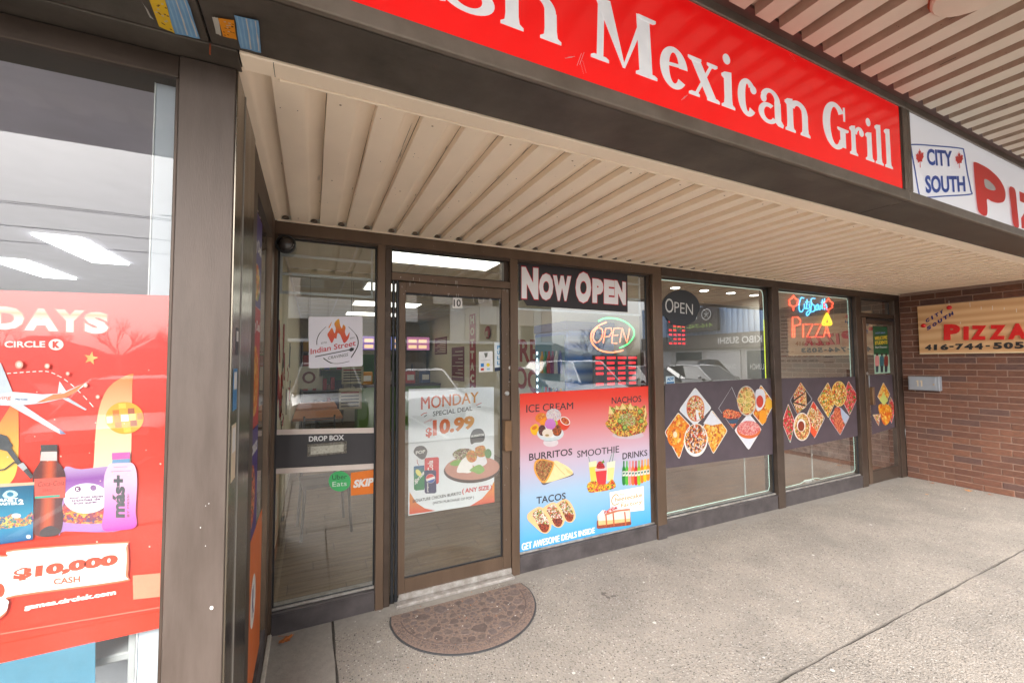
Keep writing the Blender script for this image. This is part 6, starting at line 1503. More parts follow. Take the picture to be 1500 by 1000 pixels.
o = wsign(6.4, 7.4, 1.72, 2.12, pr(130, 60, 70), 'dark red menu board high on the far right wall inside')
o2 = wsign(5.2, 6.0, 1.15, 1.85, pr(140, 66, 74), 'dark red price list below the red menu board on the right wall inside')
for oo, (ya, yb_, za, zb) in ((o, (6.45, 7.35, 1.75, 2.08)), (o2, (5.25, 5.95, 1.2, 1.8))):
    b = MB()
    for k in range(8): z = za + (zb - za) * (k + .3) / 8; b.box(2.7435, 2.7448, ya, yb_ - .2 * (k % 3), z, z + .016, CREAM)
    tag(b.build('price_lines', oo), kind='stuff')
b = MB(); b.lathe((2.74, 3.9, 2.05), (-1, 0, 0), [(.11, 0), (.11, .01), (.10, .02)], pr(200, 60, 60), 20); o = b.build('round_wall_sign'); tag(o, 'round red sign with pale square on the right wall inside, near door top', 'sign')
b = MB(); b.box(2.712, 2.7195, 3.85, 3.95, 1.97, 2.07, CREAM); b.build('pale_square', o)
# large red brush lettering on the right wall
o = thing('wall_lettering', (2.75, 2.6, 1.4), 'large red painted STREET FOOD lettering on the inside right wall', 'lettering')
for txt, ya, yb_, za, zb in (('STREET', 3.3, 1.55, 1.52, 1.86), ('FOOD', 3.1, 1.7, 1.12, 1.45)):
    g_, fs = glyphs(txt, .03); b = MB(); b.raw([(2.7585, ya + (yb_ - ya) * u, za + (zb - za) * v - (u - .5) * .12) for u, v in g_], fs, RSTR); b.build('painted_word', o)
# service counter and menu screens
ct = thing('counter', (1.6, 7.2, 0), 'green fronted service counter at the back of the grill shop', 'counter')
boxpart('counter_front', ct, .9, 2.745, 6.9, 7.5, .0, 1.0, pr(120, 170, 70), .01); boxpart('counter_top', ct, .86, 2.745, 6.85, 7.55, 1.0, 1.04, pr(70, 60, 56), .004)
b = MB(); b.box(.2, 2.74, 8.93, 8.99, 1.0, 1.75, pr(130, 186, 80)); tag(b.build('green_back_panel'), 'lime green tiled panel on the back wall behind the counter', 'wall panel')
for k in range(3):
    x = .80 + k * .64; t = thing('menu_screen', (x + .3, 7.6, 1.85), ('purple menu screen over the counter, left of three', 'purple menu screen over the counter, middle of three', 'purple menu screen over the counter, right of three')[k], 'screen', 'menu screens over the counter')
    boxpart('bezel', t, x, x + .6, 7.6, 7.64, 1.82, 2.18, GASKET, 0)
    b = MB(); b.box(x + .02, x + .58, 7.594, 7.5995, 1.84, 2.16, glow('screen_purple_%d' % k, ((.20, .12, .32), (.12, .14, .34), (.34, .12, .22))[k], .3)); b.build('display', t)
    b = MB()
    for q in range(4): b.box(x + .06 + .25 * (q % 2), x + .26 + .25 * (q % 2), 7.590, 7.5935, 1.88 + .14 * (q // 2), 1.96 + .14 * (q // 2), glow('screen_food', (.8, .5, .3), .35))
    b.build('dish_picture', t)
for k, (x, z, m_, lb) in enumerate(((1.0, 1.05, pr(240, 170, 60), 'orange box on the service counter'), (1.45, 1.05, pr(230, 230, 230), 'white box in the middle of the service counter'), (1.95, 1.05, pr(210, 60, 50), 'red box on the service counter'), (2.3, 1.05, pr(60, 90, 150), 'blue box at the right end of the service counter'))):
    o = boxpart('counter_box', None, x, x + .22, 6.95, 7.15, z, z + .28, m_, .01); tag(o, lb, 'box', 'boxes on the counter'); boxpart('box_front_label', o, x + .03, x + .19, 6.944, 6.9495, z + .08, z + .2, WHITE, 0)
rk = thing('storage_rack', (.2, 8.7, 0), 'metal storage rack full of coloured boxes at the back left of the grill shop', 'rack')
for z in (.35, .85, 1.35, 1.8): boxpart('rack_shelf', rk, -.22, .72, 8.45, 8.88, z, z + .02, STEEL, 0)
for x in (-.22, .70):
    for y in (8.45, 8.86): boxpart('rack_post', rk, x, x + .02, y, y + .02, .005, 2.0, STEEL, 0)
rn = random.Random(90)
for z in (.37, .87, 1.37, 1.82):
    x = -.20; bi = 0
    while x < .58:
        w_ = rn.uniform(.08, .2); h = rn.uniform(.12, .36); ci = rn.randrange(7); bc_ = ('red', 'cream', 'blue', 'yellow', 'green', 'brown', 'dark grey')[ci]; o = boxpart('storage_box', None, x, x + w_ - .01, 8.5, 8.8, z + .001, z + h, pr(*[(200, 60, 50), (230, 220, 200), (60, 110, 170), (236, 180, 60), (90, 140, 70), (150, 110, 80), (60, 60, 70)][ci]), .004)
        bi += 1; tag(o, '%s box on the back rack, %s shelf, number %s from the left' % (bc_, {.37: 'lowest', .87: 'second lowest', 1.37: 'second highest', 1.82: 'top'}[z], ('one', 'two', 'three', 'four', 'five', 'six', 'seven', 'eight', 'nine', 'ten')[bi - 1]), 'box', 'boxes on the storage rack'); x += w_
fg = thing('steel_fridge', (2.3, 8.2, 0), 'tall steel fridge at the back right of the grill shop, behind the counter', 'fridge')
boxpart('fridge_body', fg, 1.95, 2.7, 8.0, 8.7, .01, 1.95, STEEL, .01); boxpart('fridge_handle', fg, 2.30, 2.33, 7.95, 7.975, .9, 1.5, GASKET, .004)
# wooden table, dark chairs
TOP = mat('orange_wood_top', s2l(190, 128, 84), .35, vary=.12, vscale=5, stretch=(6, 1, 1))
def table(x0, x1, y0, y1, label):
    t = thing('dining_table', ((x0 + x1) / 2, (y0 + y1) / 2, 0), label, 'table', 'dining tables in the grill shop')
    boxpart('table_top', t, x0, x1, y0, y1, .72, .76, TOP, .006)
    b = MB(); b.tube([((x0 + x1) / 2, (y0 + y1) / 2, .03), ((x0 + x1) / 2, (y0 + y1) / 2, .72)], .035, GASKET, 10); b.build('pedestal', t)
    boxpart('foot', t, (x0 + x1) / 2 - .25, (x0 + x1) / 2 + .25, (y0 + y1) / 2 - .03, (y0 + y1) / 2 + .03, .006, .035, GASKET, .005)
    boxpart('foot', t, (x0 + x1) / 2 - .03, (x0 + x1) / 2 + .03, (y0 + y1) / 2 - .25, (y0 + y1) / 2 + .25, .0065, .0345, GASKET, .005)
table(-.24, .42, 3.9, 5.0, 'orange brown wooden table nearer to the window, along the left wall')
table(-.24, .42, 5.4, 6.5, 'orange brown wooden table farther from the window, along the left wall')
def chair(x, y, rz, label):
    t = thing('dark_chair', (x, y, 0), label, 'chair', 'dark chairs in the grill shop'); M = mat('dark_chair_metal', (.035, .033, .035), .4)
    ca, sa = math.cos(rz), math.sin(rz); W = lambda a, b_, c_: (x + a * ca - b_ * sa, y + a * sa + b_ * ca, c_)
    for a in (-.18, .18):
        for b_ in (-.18, .18):
            bb = MB(); bb.tube([W(a * 1.15, b_ * 1.15, .005), W(a, b_, .44 if b_ < 0 else .44)], .013, M, 8); bb.build('leg', t)
    bb = MB(); q = [W(-.2, -.2, .44), W(.2, -.2, .44), W(.2, .2, .44), W(-.2, .2, .44)]; bb.raw(q + [(p[0], p[1], .47) for p in q], [(0, 1, 2, 3), (4, 5, 6, 7), (0, 1, 5, 4), (1, 2, 6, 5), (2, 3, 7, 6), (3, 0, 4, 7)], mat('dark_seat', (.05, .04, .035), .5)); bb.build('seat', t)
    bb = MB()
    for z in (.62, .72, .82): bb.tube([W(-.18, .19, z), W(.18, .19, z)], .010, M, 6)
    for a in (-.18, .18): bb.tube([W(a, .19, .46), W(a, .20, .86)], .012, M, 6)
    bb.build('backrest', t)
chair(.12, 1.55, .1, 'dark chair just behind the drop box panel, nearest to the glass')
chair(.10, 3.45, math.pi, 'dark chair tucked in front of the nearer wooden table')
# framed notices standing on a sill left, behind the glass: small boards
for k, (x, y, z, w_, h, m_, lb) in enumerate(((-.14, 2.6, 1.25, .22, .26, pr(232, 226, 206), 'cream paper notice with dark round drawing, under the flame sticker'), (.34, 2.9, 1.28, .26, .22, pr(224, 216, 180), 'pale yellow paper notice right of the cream one inside'), (.28, 2.3, 1.02, .24, .24, pr(232, 220, 190), 'paper price list with red heading above the wooden table'))):
    o = boxpart('paper_notice', None, x, x + w_, y, y + .003, z, z + h, m_, 0); tag(o, lb, 'notice', None)
    bb = MB(); cx, cz = x + w_ / 2, z + h / 2
    if k == 0: bb.poly([(cx + .07 * math.cos(i * .5236), y - .001, cz + .07 * math.sin(i * .5236)) for i in range(12)], pr(130, 60, 50)); bb.poly([(cx + .045 * math.cos(i * .5236), y - .002, cz + .045 * math.sin(i * .5236)) for i in range(12)], m_)
    else:
        for q in range(5): bb.box(x + .02, x + w_ - .03, y - .002, y - .0008, z + .03 + q * (h - .05) / 5, z + .045 + q * (h - .05) / 5, pr(190, 50, 50) if q == 4 else pr(90, 84, 80))
    bb.build('notice_print', o)
    boxpart('hanging_wire', o, cx - .0015, cx + .0015, y + .0032, y + .006, z + h * .9, 2.6, GASKET, 0)
# blue drinks cooler with LED strip, seen through the right pane
t = thing('drinks_cooler', (2.42, .85, 0), 'tall blue striped drinks cooler behind the glass right of the door', 'cooler')
CB = bpy.data.materials.new('blue_striped_print'); CB.use_nodes = True; n = CB.node_tree.nodes; l = CB.node_tree.links; p = n['Principled BSDF']; p.inputs['Roughness'].default_value = .3
tc = n.new('ShaderNodeTexCoord'); wv = n.new('ShaderNodeTexWave'); wv.bands_direction = 'Z'; wv.inputs['Scale'].default_value = 2.6; wv.inputs['Distortion'].default_value = .6; l.new(tc.outputs['Object'], wv.inputs[0])
cr = n.new('ShaderNodeValToRGB'); cr.color_ramp.elements[0].color = (*s2l(50, 110, 190), 1); cr.color_ramp.elements[1].color = (*s2l(150, 180, 214), 1); l.new(wv.outputs[0], cr.inputs[0]); l.new(cr.outputs[0], p.inputs['Base Color'])
boxpart('body', t, 2.16, 2.72, .52, 1.15, .01, 1.84, CB, .01)
boxpart('header_light', t, 2.15, 2.73, .515, 1.155, 1.841, 1.93, pr(30, 60, 140), .008)
b = MB(); b.box(2.152, 2.1595, .56, 1.11, .15, 1.80, mat('cooler_glass', (.16, .30, .40), .1)); b.build('cooler_door', t)
b = MB()
for k in range(17): b.box(2.146, 2.1515, 1.075, 1.088, .5 + k * .07, .53 + k * .07, glow('cool_led', (.75, .95, 1.0), 1.5))
tag(b.build('led_strip', t), kind='stuff')
for k in range(4):
    z = .35 + k * .36
    b = MB()
    for q in range(6): b.lathe((2.149, .62 + q * .07, z), (0, 0, 1), [(.028, 0), (.028, .14), (.012, .19), (.012, .22)], pr(*[(200, 50, 50), (60, 160, 90), (240, 170, 50), (60, 90, 170), (220, 220, 220), (150, 60, 120)][(q + k) % 6]), 8)
    tag(b.build('bottle_row', t), kind='stuff')
# red LED price board behind the glass, and a second standing for a reflection
def led_board(x0, x1, z0, z1, y, rows, cols, label):
    t = thing('led_board', ((x0 + x1) / 2, y, z0), label, 'LED board', 'red LED boards')
    boxpart('board_case', t, x0, x1, y, y + .03, z0, z1, mat('dark_board', (.035, .04, .05), .3), .003)
    b = MB(); dx = (x1 - x0) / cols; dz = (z1 - z0) / rows; rr = random.Random(rows)
    for i in range(rows):
        for j in range(cols):
            if rr.random() < .12: continue
            b.box(x0 + dx * (j + .12), x0 + dx * (j + (.9 if i == rows - 1 else .78)), y - .003, y - .0005, z0 + dz * (i + .25), z0 + dz * (i + .72), glow('red_led', (1.0, .04, .05), .28))
    tag(b.build('led_digits', t), kind='stuff')
led_board(2.18, 2.66, 1.33, 1.60, .13, 6, 4, 'dark board with red LED rows under the neon OPEN sign')
led_board(3.22, 3.46, 1.70, 2.05, .3, 8, 4, 'board with glowing red rows standing in for a reflection, below the round OPEN decal')  # added glowing board in place of a reflection in the pane

# pizza shop interior
isheet('pizza_shop_floor', 2.80, 7.40, .13, 5.2, -.14, .002, mat('brown_floor', s2l(150, 112, 88), .4, c2=s2l(120, 88, 70), vscale=3, detail=8, stretch=(1, 5, 1)))
isheet('pizza_shop_ceiling', 2.8, 7.4, .14, 5.3, 2.68, 2.75, mat('grey_ceiling', s2l(176, 168, 152), .9, vary=.04))
isheet('pizza_shop_back_wall', 2.8, 7.4, 5.2, 5.3, 0, 2.7, GREYW)
sw = isheet('pizza_shop_side_wall', 7.35, 7.40, .14, 5.2, 0, 2.7, GREYW)
o = boxpart('wall_cladding', sw, 7.33, 7.349, .2, 5.1, .02, .95, mat('scroll_pattern_panel', s2l(200, 198, 194), .6, c2=s2l(150, 150, 152), vscale=10, detail=2, stretch=(1, 1, 1)), 0)
isheet('party_wall', 2.8005, 2.8295, .145, 5.2, 0.003, 2.68, GREYW)
for k, x in enumerate((5.10, 5.74, 6.38, 6.98)):
    t = thing('downlight', (x, 1.95, 2.68), 'small round glowing downlight in the pizza shop ceiling, %s' % ('leftmost of four', 'second from the left', 'third from the left', 'rightmost of four')[k], 'downlight', 'downlights in the pizza shop')
    b = MB(); b.lathe((x, 1.95, 2.68), (0, 0, -1), [(.085, 0), (.082, .008)], WHITE, 20); b.build('ring', t)
    b = MB(); b.lathe((x, 1.95, 2.6715), (0, 0, -1), [(.066, 0), (.06, .004)], glow('downlight_glow', (1, .98, .9), 5), 20); b.build('lens', t)
    ld = bpy.data.lights.new('downlight_beam', 'AREA'); ld.shape = 'DISK'; ld.size = .12; ld.energy = 2.5; ld.color = (1, .95, .85); lo = bpy.data.objects.new('downlight_beam', ld); col.objects.link(lo); lo.location = (x, 1.95, 2.66); adopt(lo, t)
for k, (x, y, h) in enumerate(((4.30, .30, .75), (5.72, .40, .80))):
    o = thing('white_pole', (x, y, 0), 'thin white stand pole behind the %s wide pizza pane' % ('first', 'second')[k], 'pole', 'white poles behind the pizza panes')
    b = MB(); b.tube([(x, y, .004), (x, y, h)], .009, mat('pole_grey', (.42, .42, .40), .5), 10); b.build('shaft', o); b = MB(); b.lathe((x, y, .003), (0, 0, 1), [(.10, 0), (.09, .01)], WHITE, 16); b.build('base_plate', o)
t = thing('pizza_counter', (5.2, 3.4, 0), 'dark counter at the back of the pizza shop', 'counter')
boxpart('counter_front', t, 3.6, 6.9, 3.4, 3.9, .003, 1.05, mat('dark_counter', (.06, .055, .05), .4), .01); boxpart('counter_top', t, 3.55, 6.95, 3.35, 3.95, 1.051, 1.09, GREYW, .004)
t = thing('pendant_lamp', (3.95, 1.3, 2.1), 'warm amber pendant lamp right of the round OPEN decal', 'lamp')
b = MB(); b.tube([(3.95, 1.3, 2.25), (3.95, 1.3, 2.68)], .004, GASKET, 6); b.build('cord', t); b = MB(); b.lathe((3.95, 1.3, 2.04), (0, 0, 1), [(.07, 0), (.06, .12), (.02, .2)], glow('amber_shade', (1, .55, .2), 2.5), 16); b.build('lamp_shade', t)

# convenience shop interior
KG = mat('lavender_grey_wall', s2l(180, 178, 192), .85, vary=.05, vscale=2)
isheet('convenience_floor', -4.6, -.32, KY + .13, 7, -.14, .001, GREYW)
isheet('convenience_ceiling', -4.6, -.32, KY + .125, 7, 2.80, 2.86, mat('grey_lilac_ceiling', s2l(206, 202, 216), .9, vary=.06, vscale=3))
isheet('convenience_wall_back', -4.6, -.32, 7, 7.1, 0, 2.8, KG); isheet('convenience_wall_left', -4.7, -4.6, KY, 7, 0, 2.8, KG)
isheet('convenience_wall_right', -.325, -.302, -.02, 7, 0, 2.8, KG)
for k, (x, y) in enumerate(((-2.42, 2.70), (-3.45, 4.15))):
    t = thing('ceiling_light', (x, y, 2.79), ('bright slanted ceiling light above the red poster, right one of two', 'bright slanted ceiling light above the red poster, left one of two')[k], 'ceiling light', 'ceiling lights in the convenience store')
    b = MB(); b.box(x, x + .34, y, y + 1.22, 2.78, 2.799, mat('store_light', (.9, .9, .88), .5, emit=(.95, .97, 1.0), estr=3.0)); b.build('diffuser', t); boxpart('trim', t, x - .02, x + .36, y - .02, y + 1.24, 2.7992, 2.7999, WHITE, 0)
cl = thing('interior_column', (-.40, -1.2, 0), 'pale grey boxed column right behind the left glass', 'column')
boxpart('column_face', cl, -.402, -.345, KY + .06, -1.1, 0.002, 2.79, mat('pale_column', s2l(178, 182, 194), .6, vary=.04), .002)
b = MB(); b.box(-.4045, -.4022, KY + .058, KY + .066, .003, 2.78, WHITE); b.build('corner_bead', cl)
sh = thing('display_shelf', (-.43, -1.25, .8), 'white wire display shelf below the red prize poster', 'shelf')
for z in (.45, .78): boxpart('shelf_board', sh, -.9, -.41, -1.34, -1.02, z, z + .02, mat('grey_white_shelf', (.34, .34, .35), .5), .003)
boxpart('shelf_post', sh, -.425, -.41, -1.345, -1.33, .002, .9, mat('grey_white_shelf', (.34, .34, .35), .5), .001); boxpart('shelf_back', sh, -.9, -.41, -1.02, -1.01, .003, .84, mat('grey_back', (.3, .3, .33), .6), 0)

# ================================================================== ACROSS THE CAR PARK (seen in the glass)
def car(x, y, rz, paint, label, suv=False):
    t = thing('parked_car', (x, y, -.145), label, 'car', 'cars parked in the lot'); t.rotation_euler = (0, 0, rz)
    def cb(b_, name, parent=t, sm=True):
        me = b_.mesh(name); import bmesh
        bm = bmesh.new(); bm.from_mesh(me); bmesh.ops.remove_doubles(bm, verts=bm.verts, dist=1e-4); bmesh.ops.recalc_face_normals(bm, faces=bm.faces); bm.to_mesh(me); bm.free()
        if sm: me.polygons.foreach_set('use_smooth', [True] * len(me.polygons)); me.set_sharp_from_angle(angle=R(35))
        o = bpy.data.objects.new(name, me); col.objects.link(o); o.parent = parent; return o
    H = 1.68 if suv else 1.45; belt = .98 if suv else .90
    # body: stations along the length (y), each a closed section
    st = [(-2.25, .45, .62, .70), (-2.18, .28, .74, .84), (-1.6, .22, .84, .90), (-.95, .20, belt - .02, .91), (0, .20, belt, .92), (1.2, .20, belt + .02, .91), (1.9, .24, belt, .88), (2.2, .30, belt - .08, .82), (2.27, .45, belt - .2, .72)]
    b = MB(); vs = []; K = 10
    for yy, z0, z1, hw in st:
        for k, (a, h) in enumerate(((-.92, 0), (-1, .2), (-1, .7), (-.94, .92), (-.8, 1), (.8, 1), (.94, .92), (1, .7), (1, .2), (.92, 0))): vs.append((a * hw, yy, z0 + (z1 - z0) * h))
    fs = [(i * K + k, i * K + (k + 1) % K, (i + 1) * K + (k + 1) % K, (i + 1) * K + k) for i in range(len(st) - 1) for k in range(K)] + [tuple(range(K)), tuple((len(st) - 1) * K + k for k in range(K))]
    b.raw(vs, fs, paint); cb(b, 'body')
    G_ = mat('car_glass', (.02, .025, .03), .05, spec=.8)
    cs = [(-1.25, belt - .04, .80), (-.45, H - .04, .62), (.35, H, .62), (1.25, H - .05, .60), (2.0 if suv else 1.75, belt, .76)]
    b = MB(); b.raw([(s_ * hw, yy, z) for yy, z, hw in cs for s_ in (-1, 1)], [(2 * i, 2 * i + 1, 2 * i + 3, 2 * i + 2) for i in range(1, 3)], paint)
    b.raw([(s_ * (hw + .02), yy, z + .012) for yy, z, hw in cs[1:4] for s_ in (-1, 1)], [(0, 1, 3, 2), (2, 3, 5, 4)], paint); cb(b, 'car_roof')
    b = MB(); base = [(-1.25, belt - .05, .83), (1.25, belt - .03, .85), (cs[4][0], belt - .03, .78)]
    for s_ in (-1, 1):
        b.raw([(s_ * .83, -1.25, belt - .05), (s_ * .86, 0, belt - .02), (s_ * .85, 1.25, belt - .02), (s_ * .78, cs[4][0], belt - .03), (s_ * .60, 1.25, H - .05), (s_ * .62, .35, H), (s_ * .62, -.45, H - .04)], [(0, 1, 5, 6), (1, 2, 4, 5), (2, 3, 4)], G_)
    b.raw([(-.83, -1.25, belt - .05), (.83, -1.25, belt - .05), (.62, -.45, H - .04), (-.62, -.45, H - .04)], [(0, 1, 2, 3)], G_); b.raw([(-.78, cs[4][0], belt - .03), (.78, cs[4][0], belt - .03), (.60, 1.25, H - .05), (-.60, 1.25, H - .05)], [(0, 1, 2, 3)], G_)
    cb(b, 'windows', sm=False)
    b = MB()
    for s_ in (-1, 1):
        b.tube([(s_ * .83, -1.25, belt - .04), (s_ * .63, -.45, H - .035), (s_ * .63, .35, H + .005), (s_ * .61, 1.25, H - .045), (s_ * .78, cs[4][0], belt)], .03, paint, 6); b.tube([(s_ * .86, .35, belt - .03), (s_ * .625, .35, H - .01)], .03, G_, 6)
    cb(b, 'window_pillars')
    for a in (-.86, .86):
        for yy in (-1.38, 1.38):
            w_ = MB(); w_.lathe((a - .11 if a > 0 else a + .11, yy, .33), (1 if a > 0 else -1, 0, 0), [(.33, 0), (.335, .04), (.335, .16), (.31, .19), (.2, .185)], mat('tyre', (.02, .02, .02), .8), 20); o = cb(w_, 'wheel')
            w_ = MB(); w_.lathe((a + (.075 if a > 0 else -.075), yy, .33), (1 if a > 0 else -1, 0, 0), [(.20, 0), (.19, .012), (.05, .02)], mat('alloy', (.5, .5, .52), .35, .8), 12); q_ = cb(w_, 'rim', o)
        w_ = MB(); w_.box(a * .62 - .14, a * .62 + .14, -2.245, -2.19, .60, .72, mat('headlamp', (.7, .72, .75), .1), .02); cb(w_, 'headlight'); w_ = MB(); w_.box(a * .66 - .13, a * .66 + .13, 2.22, 2.275, .70, .86, mat('tail_lamp', (.4, .02, .02), .2), .02); cb(w_, 'tail_light')
        w_ = MB(); w_.box(a * 1.0 + (.02 if a > 0 else -.14), a * 1.0 + (.14 if a > 0 else -.02), -.85, -.72, belt, belt + .12, paint, .03); cb(w_, 'wing_mirror')
    w_ = MB(); w_.box(-.3, .3, -2.262, -2.235, .42, .55, GASKET, .01); cb(w_, 'grille')
    return t
PW = mat('white_paint', (.6, .6, .61), .35, spec=.5); PS = mat('silver_paint', (.20, .205, .215), .35, .3); PK = mat('black_paint', (.02, .02, .023), .15, spec=.7); PR = mat('red_paint', (.22, .02, .02), .35, spec=.5); PB = mat('blue_grey_paint', (.10, .13, .18), .25, spec=.6)
for x, y, rz, pm_, lb, su in ((-8.9, -10.4, math.pi, PR, 'red car in the near parking row, far left', False), (-5.9, -10.4, math.pi, PB, 'blue grey SUV in the near parking row, left part', True), (-2.9, -10.4, math.pi, PS, 'silver car in the near row left of the door', False), (.4, -10.2, math.pi, PS, 'silver SUV in the near row facing the left pane', True), (3.1, -10.4, math.pi, PW, 'white car in the near row facing door 10', False), (6.1, -10.2, math.pi, PB, 'blue grey car in the near row facing the food poster', False),
        (9.0, -10.1, math.pi, PW, 'white SUV in the near row facing the first pizza pane', True), (12.2, -10.3, math.pi, PK, 'black car in the near row beside the white SUV', False), (15.4, -10.2, math.pi, PS, 'silver car in the near row, far right', False),
        (12.5, -18.0, 1.2, PW, 'white SUV driving across the lot, far away', True), (4.5, -19.0, math.pi, PK, 'black SUV in the far parking row', True), (8.0, -19.0, 0, PS, 'silver car in the far parking row', False), (-10, -18.5, math.pi, PW, 'white car in the far row, left part', False), (-13.5, -18.5, 0, PB, 'blue grey SUV in the far row, far left', True), (19.5, -13.5, 1.45, PK, 'black SUV parked by the sushi shop', True)):
    car(x, y, rz, pm_, lb, su)
# apartment block
ab = thing('apartment_block', (10, -31, 0), 'four-storey beige and grey panelled apartment block across the car park', 'building')
BX0, BX1, BYF = -3.2, 19.8, -30.0
boxpart('block_core', ab, BX0, BX1, BYF - 9, BYF - .15, 0, 15.2, mat('charcoal_cladding', s2l(64, 64, 66), .6, vary=.08, vscale=.8), 0)
boxpart('cornice', ab, BX0 - .1, BX1 + .1, BYF - .2, BYF + .12, 2.98, 3.22, WHITE, .02)
rn = random.Random(17)
PAN = [mat('beige_panel', (.74, .68, .60), .7, vary=.03, vscale=.6), mat('pink_beige_panel', (.70, .60, .52), .7, vary=.03, vscale=.6), mat('pale_panel', (.78, .76, .72), .7, vary=.03)]
WG = mat('apartment_glass', (.05, .075, .09), .25, spec=.5)
for fl in range(4):
    z0 = 3.25 + fl * 2.95; x = BX0
    while x < BX1 - .4:
        w_ = rn.choice((.8, 1.0, 1.3, 1.6)); w_ = min(w_, BX1 - x); q = rn.random()
        if q < .50: boxpart('wall_panel', ab, x + .02, x + w_ - .02, BYF - .14, BYF - .02 - rn.random() * .03, z0 + (0 if rn.random() < .7 else 1.4), z0 + 2.93, PAN[rn.randrange(3)], 0)
        elif q < .86:
            f_ = boxpart('window', ab, x + .05, x + w_ - .05, BYF - .149, BYF - .06, z0 + .5, z0 + 2.7, mat('window_frame_dark', (.08, .08, .085), .5), 0)
            boxpart('window_glass', f_, x + .1, x + w_ / 2 - .02, BYF - .06, BYF - .05, z0 + .56, z0 + 2.64, WG, 0); boxpart('window_glass', f_, x + w_ / 2 + .02, x + w_ - .1, BYF - .06, BYF - .05, z0 + .56, z0 + 2.64, WG, 0)
        x += w_
for k in range(9):
    x = BX0 + .4 + k * 2.55; f_ = boxpart('ground_window', ab, x, x + 2.1, BYF - .149, BYF - .08, .1, 2.7, mat('window_frame_dark', (0, 0, 0)), 0); boxpart('window_glass', f_, x + .08, x + 2.02, BYF - .08, BYF - .07, .2, 2.6, WG, 0)
# sushi shop wing
sx = 26.0
sw_ = thing('sushi_shop', (sx, -18, 0), 'low shop wing with blue-white corrugated fascia and KIBO SUSHI lettering', 'building')
boxpart('shop_wall', sw_, sx, sx + 10, -25, -6, 0, 5.9, mat('shop_wall_grey', s2l(176, 174, 172), .7, vary=.05), 0)
boxpart('sign_band', sw_, sx - .25, sx - .001, -25, -6, 2.35, 3.35, mat('dark_sign_band', s2l(96, 92, 90), .6, vary=.05), 0)
CORM = mat('pale_blue_cladding', s2l(160, 184, 214), .4, .2)
b = MB(); vs = []; n_ = 0
prof = []
y = -25.0
while y < -6: prof += [(sx - .10, y), (sx - .10, y + .16), (sx - .02, y + .20), (sx - .02, y + .36)]; y += .40
b.raw([(a, b_, z) for z in (3.36, 5.85) for a, b_ in prof], [(i, i + 1, len(prof) + i + 1, len(prof) + i) for i in range(len(prof) - 1)], CORM); b.build('corrugated_fascia', sw_)
def txt_x(parent, txt, x, y0, y1, z0, z1, m, bold=.02, name='lettering'):
    g_, fs = glyphs(txt, bold); b = MB(); b.raw([(x, y0 + (y1 - y0) * u, z0 + (z1 - z0) * v) for u, v in g_], fs, m); b.build(name, parent)
PALEL = mat('pale_letter', (.7, .7, .68), .5)
txt_x(sw_, 'KIBO SUSHI', sx - .26, -14.2, -17.4, 2.62, 3.08, PALEL)
b = MB(); b.lathe((sx - .26, -13.6, 2.85), (-1, 0, 0), [(.26, 0), (.24, .02)], PALEL, 24); b.build('round_logo', sw_)
bx = boxpart('projecting_sign', sw_, sx - .5, sx - .255, -21.8, -17.2, 3.6, 5.4, mat('black_sign', s2l(64, 62, 66), .5), .02)
txt_x(bx, 'KIBO', sx - .51, -18.9, -21.2, 4.5, 5.05, PALEL); txt_x(bx, '416-745-1358', sx - .51, -17.6, -21.2, 3.85, 4.15, mat('green_letter', (.35, .5, .15), .5))
b = MB(); b.tube([(sx - .515, -18.1 + .38 * math.cos(i * .3142), 4.78 + .38 * math.sin(i * .3142)) for i in range(20)], .03, PALEL, 6, closed=True)
for k in range(5): a = k * 1.2566; b.tube([(sx - .515, -18.1, 4.78), (sx - .515, -18.1 + .22 * math.sin(a), 4.78 + .22 * math.cos(a))], .025, PALEL, 5)
b.build('round_logo', bx)
for k in range(6):
    y0 = -24.5 + k * 3.0; f_ = boxpart('shop_window', sw_, sx - .05, sx - .0012, y0, y0 + 2.6, .2, 2.2, mat('pale_window_frame', (.5, .5, .5), .5), 0)
    boxpart('window_glass', f_, sx - .056, sx - .051, y0 + .08, y0 + 2.52, .28, 2.12, WG if k % 2 else mat('papered_window', (.45, .45, .46), .4), 0)
    if k in (2, 3): txt_x(f_, ('OKANO SPECIAL', 'SPECIAL LUNCH')[k - 2], sx - .058, y0 + 2.3, y0 + .3, .9, 1.25, PALEL, 0)
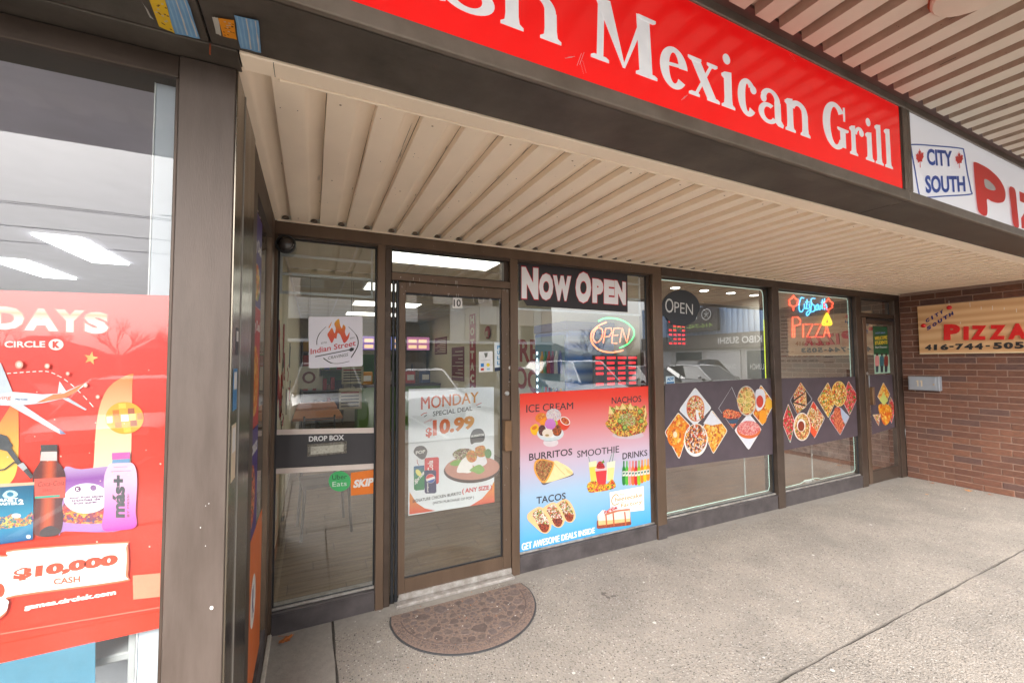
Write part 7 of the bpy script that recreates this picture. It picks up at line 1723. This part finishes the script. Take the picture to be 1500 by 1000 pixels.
# leafless trees, street lamps, wires behind the car park
BARK = mat('bare_bark', s2l(110, 98, 92), .9, vary=.2, vscale=20)
def tree(x, y, h, seed, label):
    rr = random.Random(seed); t = thing('bare_tree', (x, y, -.14), label, 'tree', 'bare winter trees behind the lot')
    b = MB(); b.tube([(x, y, -.15), (x + .1, y, h * .18), (x, y + .1, h * .35)], [.22, .17, .13], BARK, 8); b.build('trunk', t)
    b = MB()
    def grow(p, d, L, r_, lv):
        q = p + d * L; mid = p + d * L * .5 + Vector((rr.uniform(-1, 1), rr.uniform(-1, 1), rr.uniform(-.3, .6))) * L * .08
        b.tube([p, mid, q], [r_ * .7, r_ * .55, r_ * .4], BARK, 4 if lv > 1 else 5, cap=False)
        if lv >= 5: return
        for _ in range(3 if lv < 4 else 2):
            nd = (d + Vector((rr.uniform(-1, 1), rr.uniform(-1, 1), rr.uniform(-.25, .7))) * .62).normalized()
            grow(p + d * L * rr.uniform(.45, 1), nd, L * rr.uniform(.66, .84), r_ * .6, lv + 1)
    for _ in range(4): grow(Vector((x, y + .1, h * .33)), Vector((rr.uniform(-.7, .7), rr.uniform(-.7, .7), 1)).normalized(), h * .24, .09, 1)
    b.build('crown', t)
spots = ((-36, -48, 5.2), (-32.5, -46, 4.6), (-29, -47, 5.6), (-25.5, -46, 4.8), (-22, -47, 5.4), (-18.5, -46, 4.6), (-15, -47, 5.6), (-11.5, -46, 5.0), (-8, -46, 5.4), (28, -36, 5.0), (31, -38, 6.2), (34, -36, 5.2))
names = ('outermost left of the row', 'second from the left', 'third from the left', 'fourth from the left', 'fifth from the left', 'sixth from the left', 'seventh from the left', 'eighth from the left', 'just left of the apartment block', 'just right of the apartment block', 'tallest right of the apartment block', 'outermost right, above the sushi wing')
for k, (x, y, h) in enumerate(spots): tree(x, y, h, k + 5, 'leafless tree behind the lot, ' + names[k])
hd = MB(); rr = random.Random(77)
HG = mat('hedge_scrub', (.06, .052, .042), .95, vary=.3, vscale=.4)
n_ = 120; vs = []
for i in range(n_): x = -70 + i * 1.5; vs += [(x, -52, -.2), (x, -50, 1.6 + rr.random() * 1.5), (x, -54, 2.0 + rr.random() * 2.2), (x, -58, -.2)]
hd.raw(vs, [(4 * i + k, 4 * i + k + 1, 4 * i + 4 + k + 1, 4 * i + 4 + k) for i in range(n_ - 1) for k in range(3)], HG); tag(hd.build('far_scrub'), 'low brown scrub line far behind the car park', 'scrub', kind='stuff')
for k, x in enumerate((-24.5, -7.2)):
    t = thing('utility_pole', (x, -30, -.14), ('dark utility pole far left behind the lot', 'dark utility pole nearer the apartment block')[k], 'pole', 'utility poles'); b = MB(); b.tube([(x, -30, -.14), (x, -30, 11)], [.06, .045], BARK, 8); b.build('mast', t); b = MB(); b.box(x - .7, x + .7, -30.03, -29.97, 10.0, 10.07, BARK); b.build('crossarm', t)
b = MB()
for dz, dx in ((0, -.9), (0, .9), (-1.2, 0), (-2.0, 0)): b.tube([(x, -30 + dx * .2, 10.1 + dz - .00035 * (x % 14 - 7) ** 2 * -1 - .3) for x in range(-60, 4, 4)], .02, GASKET, 4)
tag(b.build('overhead_wires'), 'thin overhead wires strung between the utility poles', 'wires')
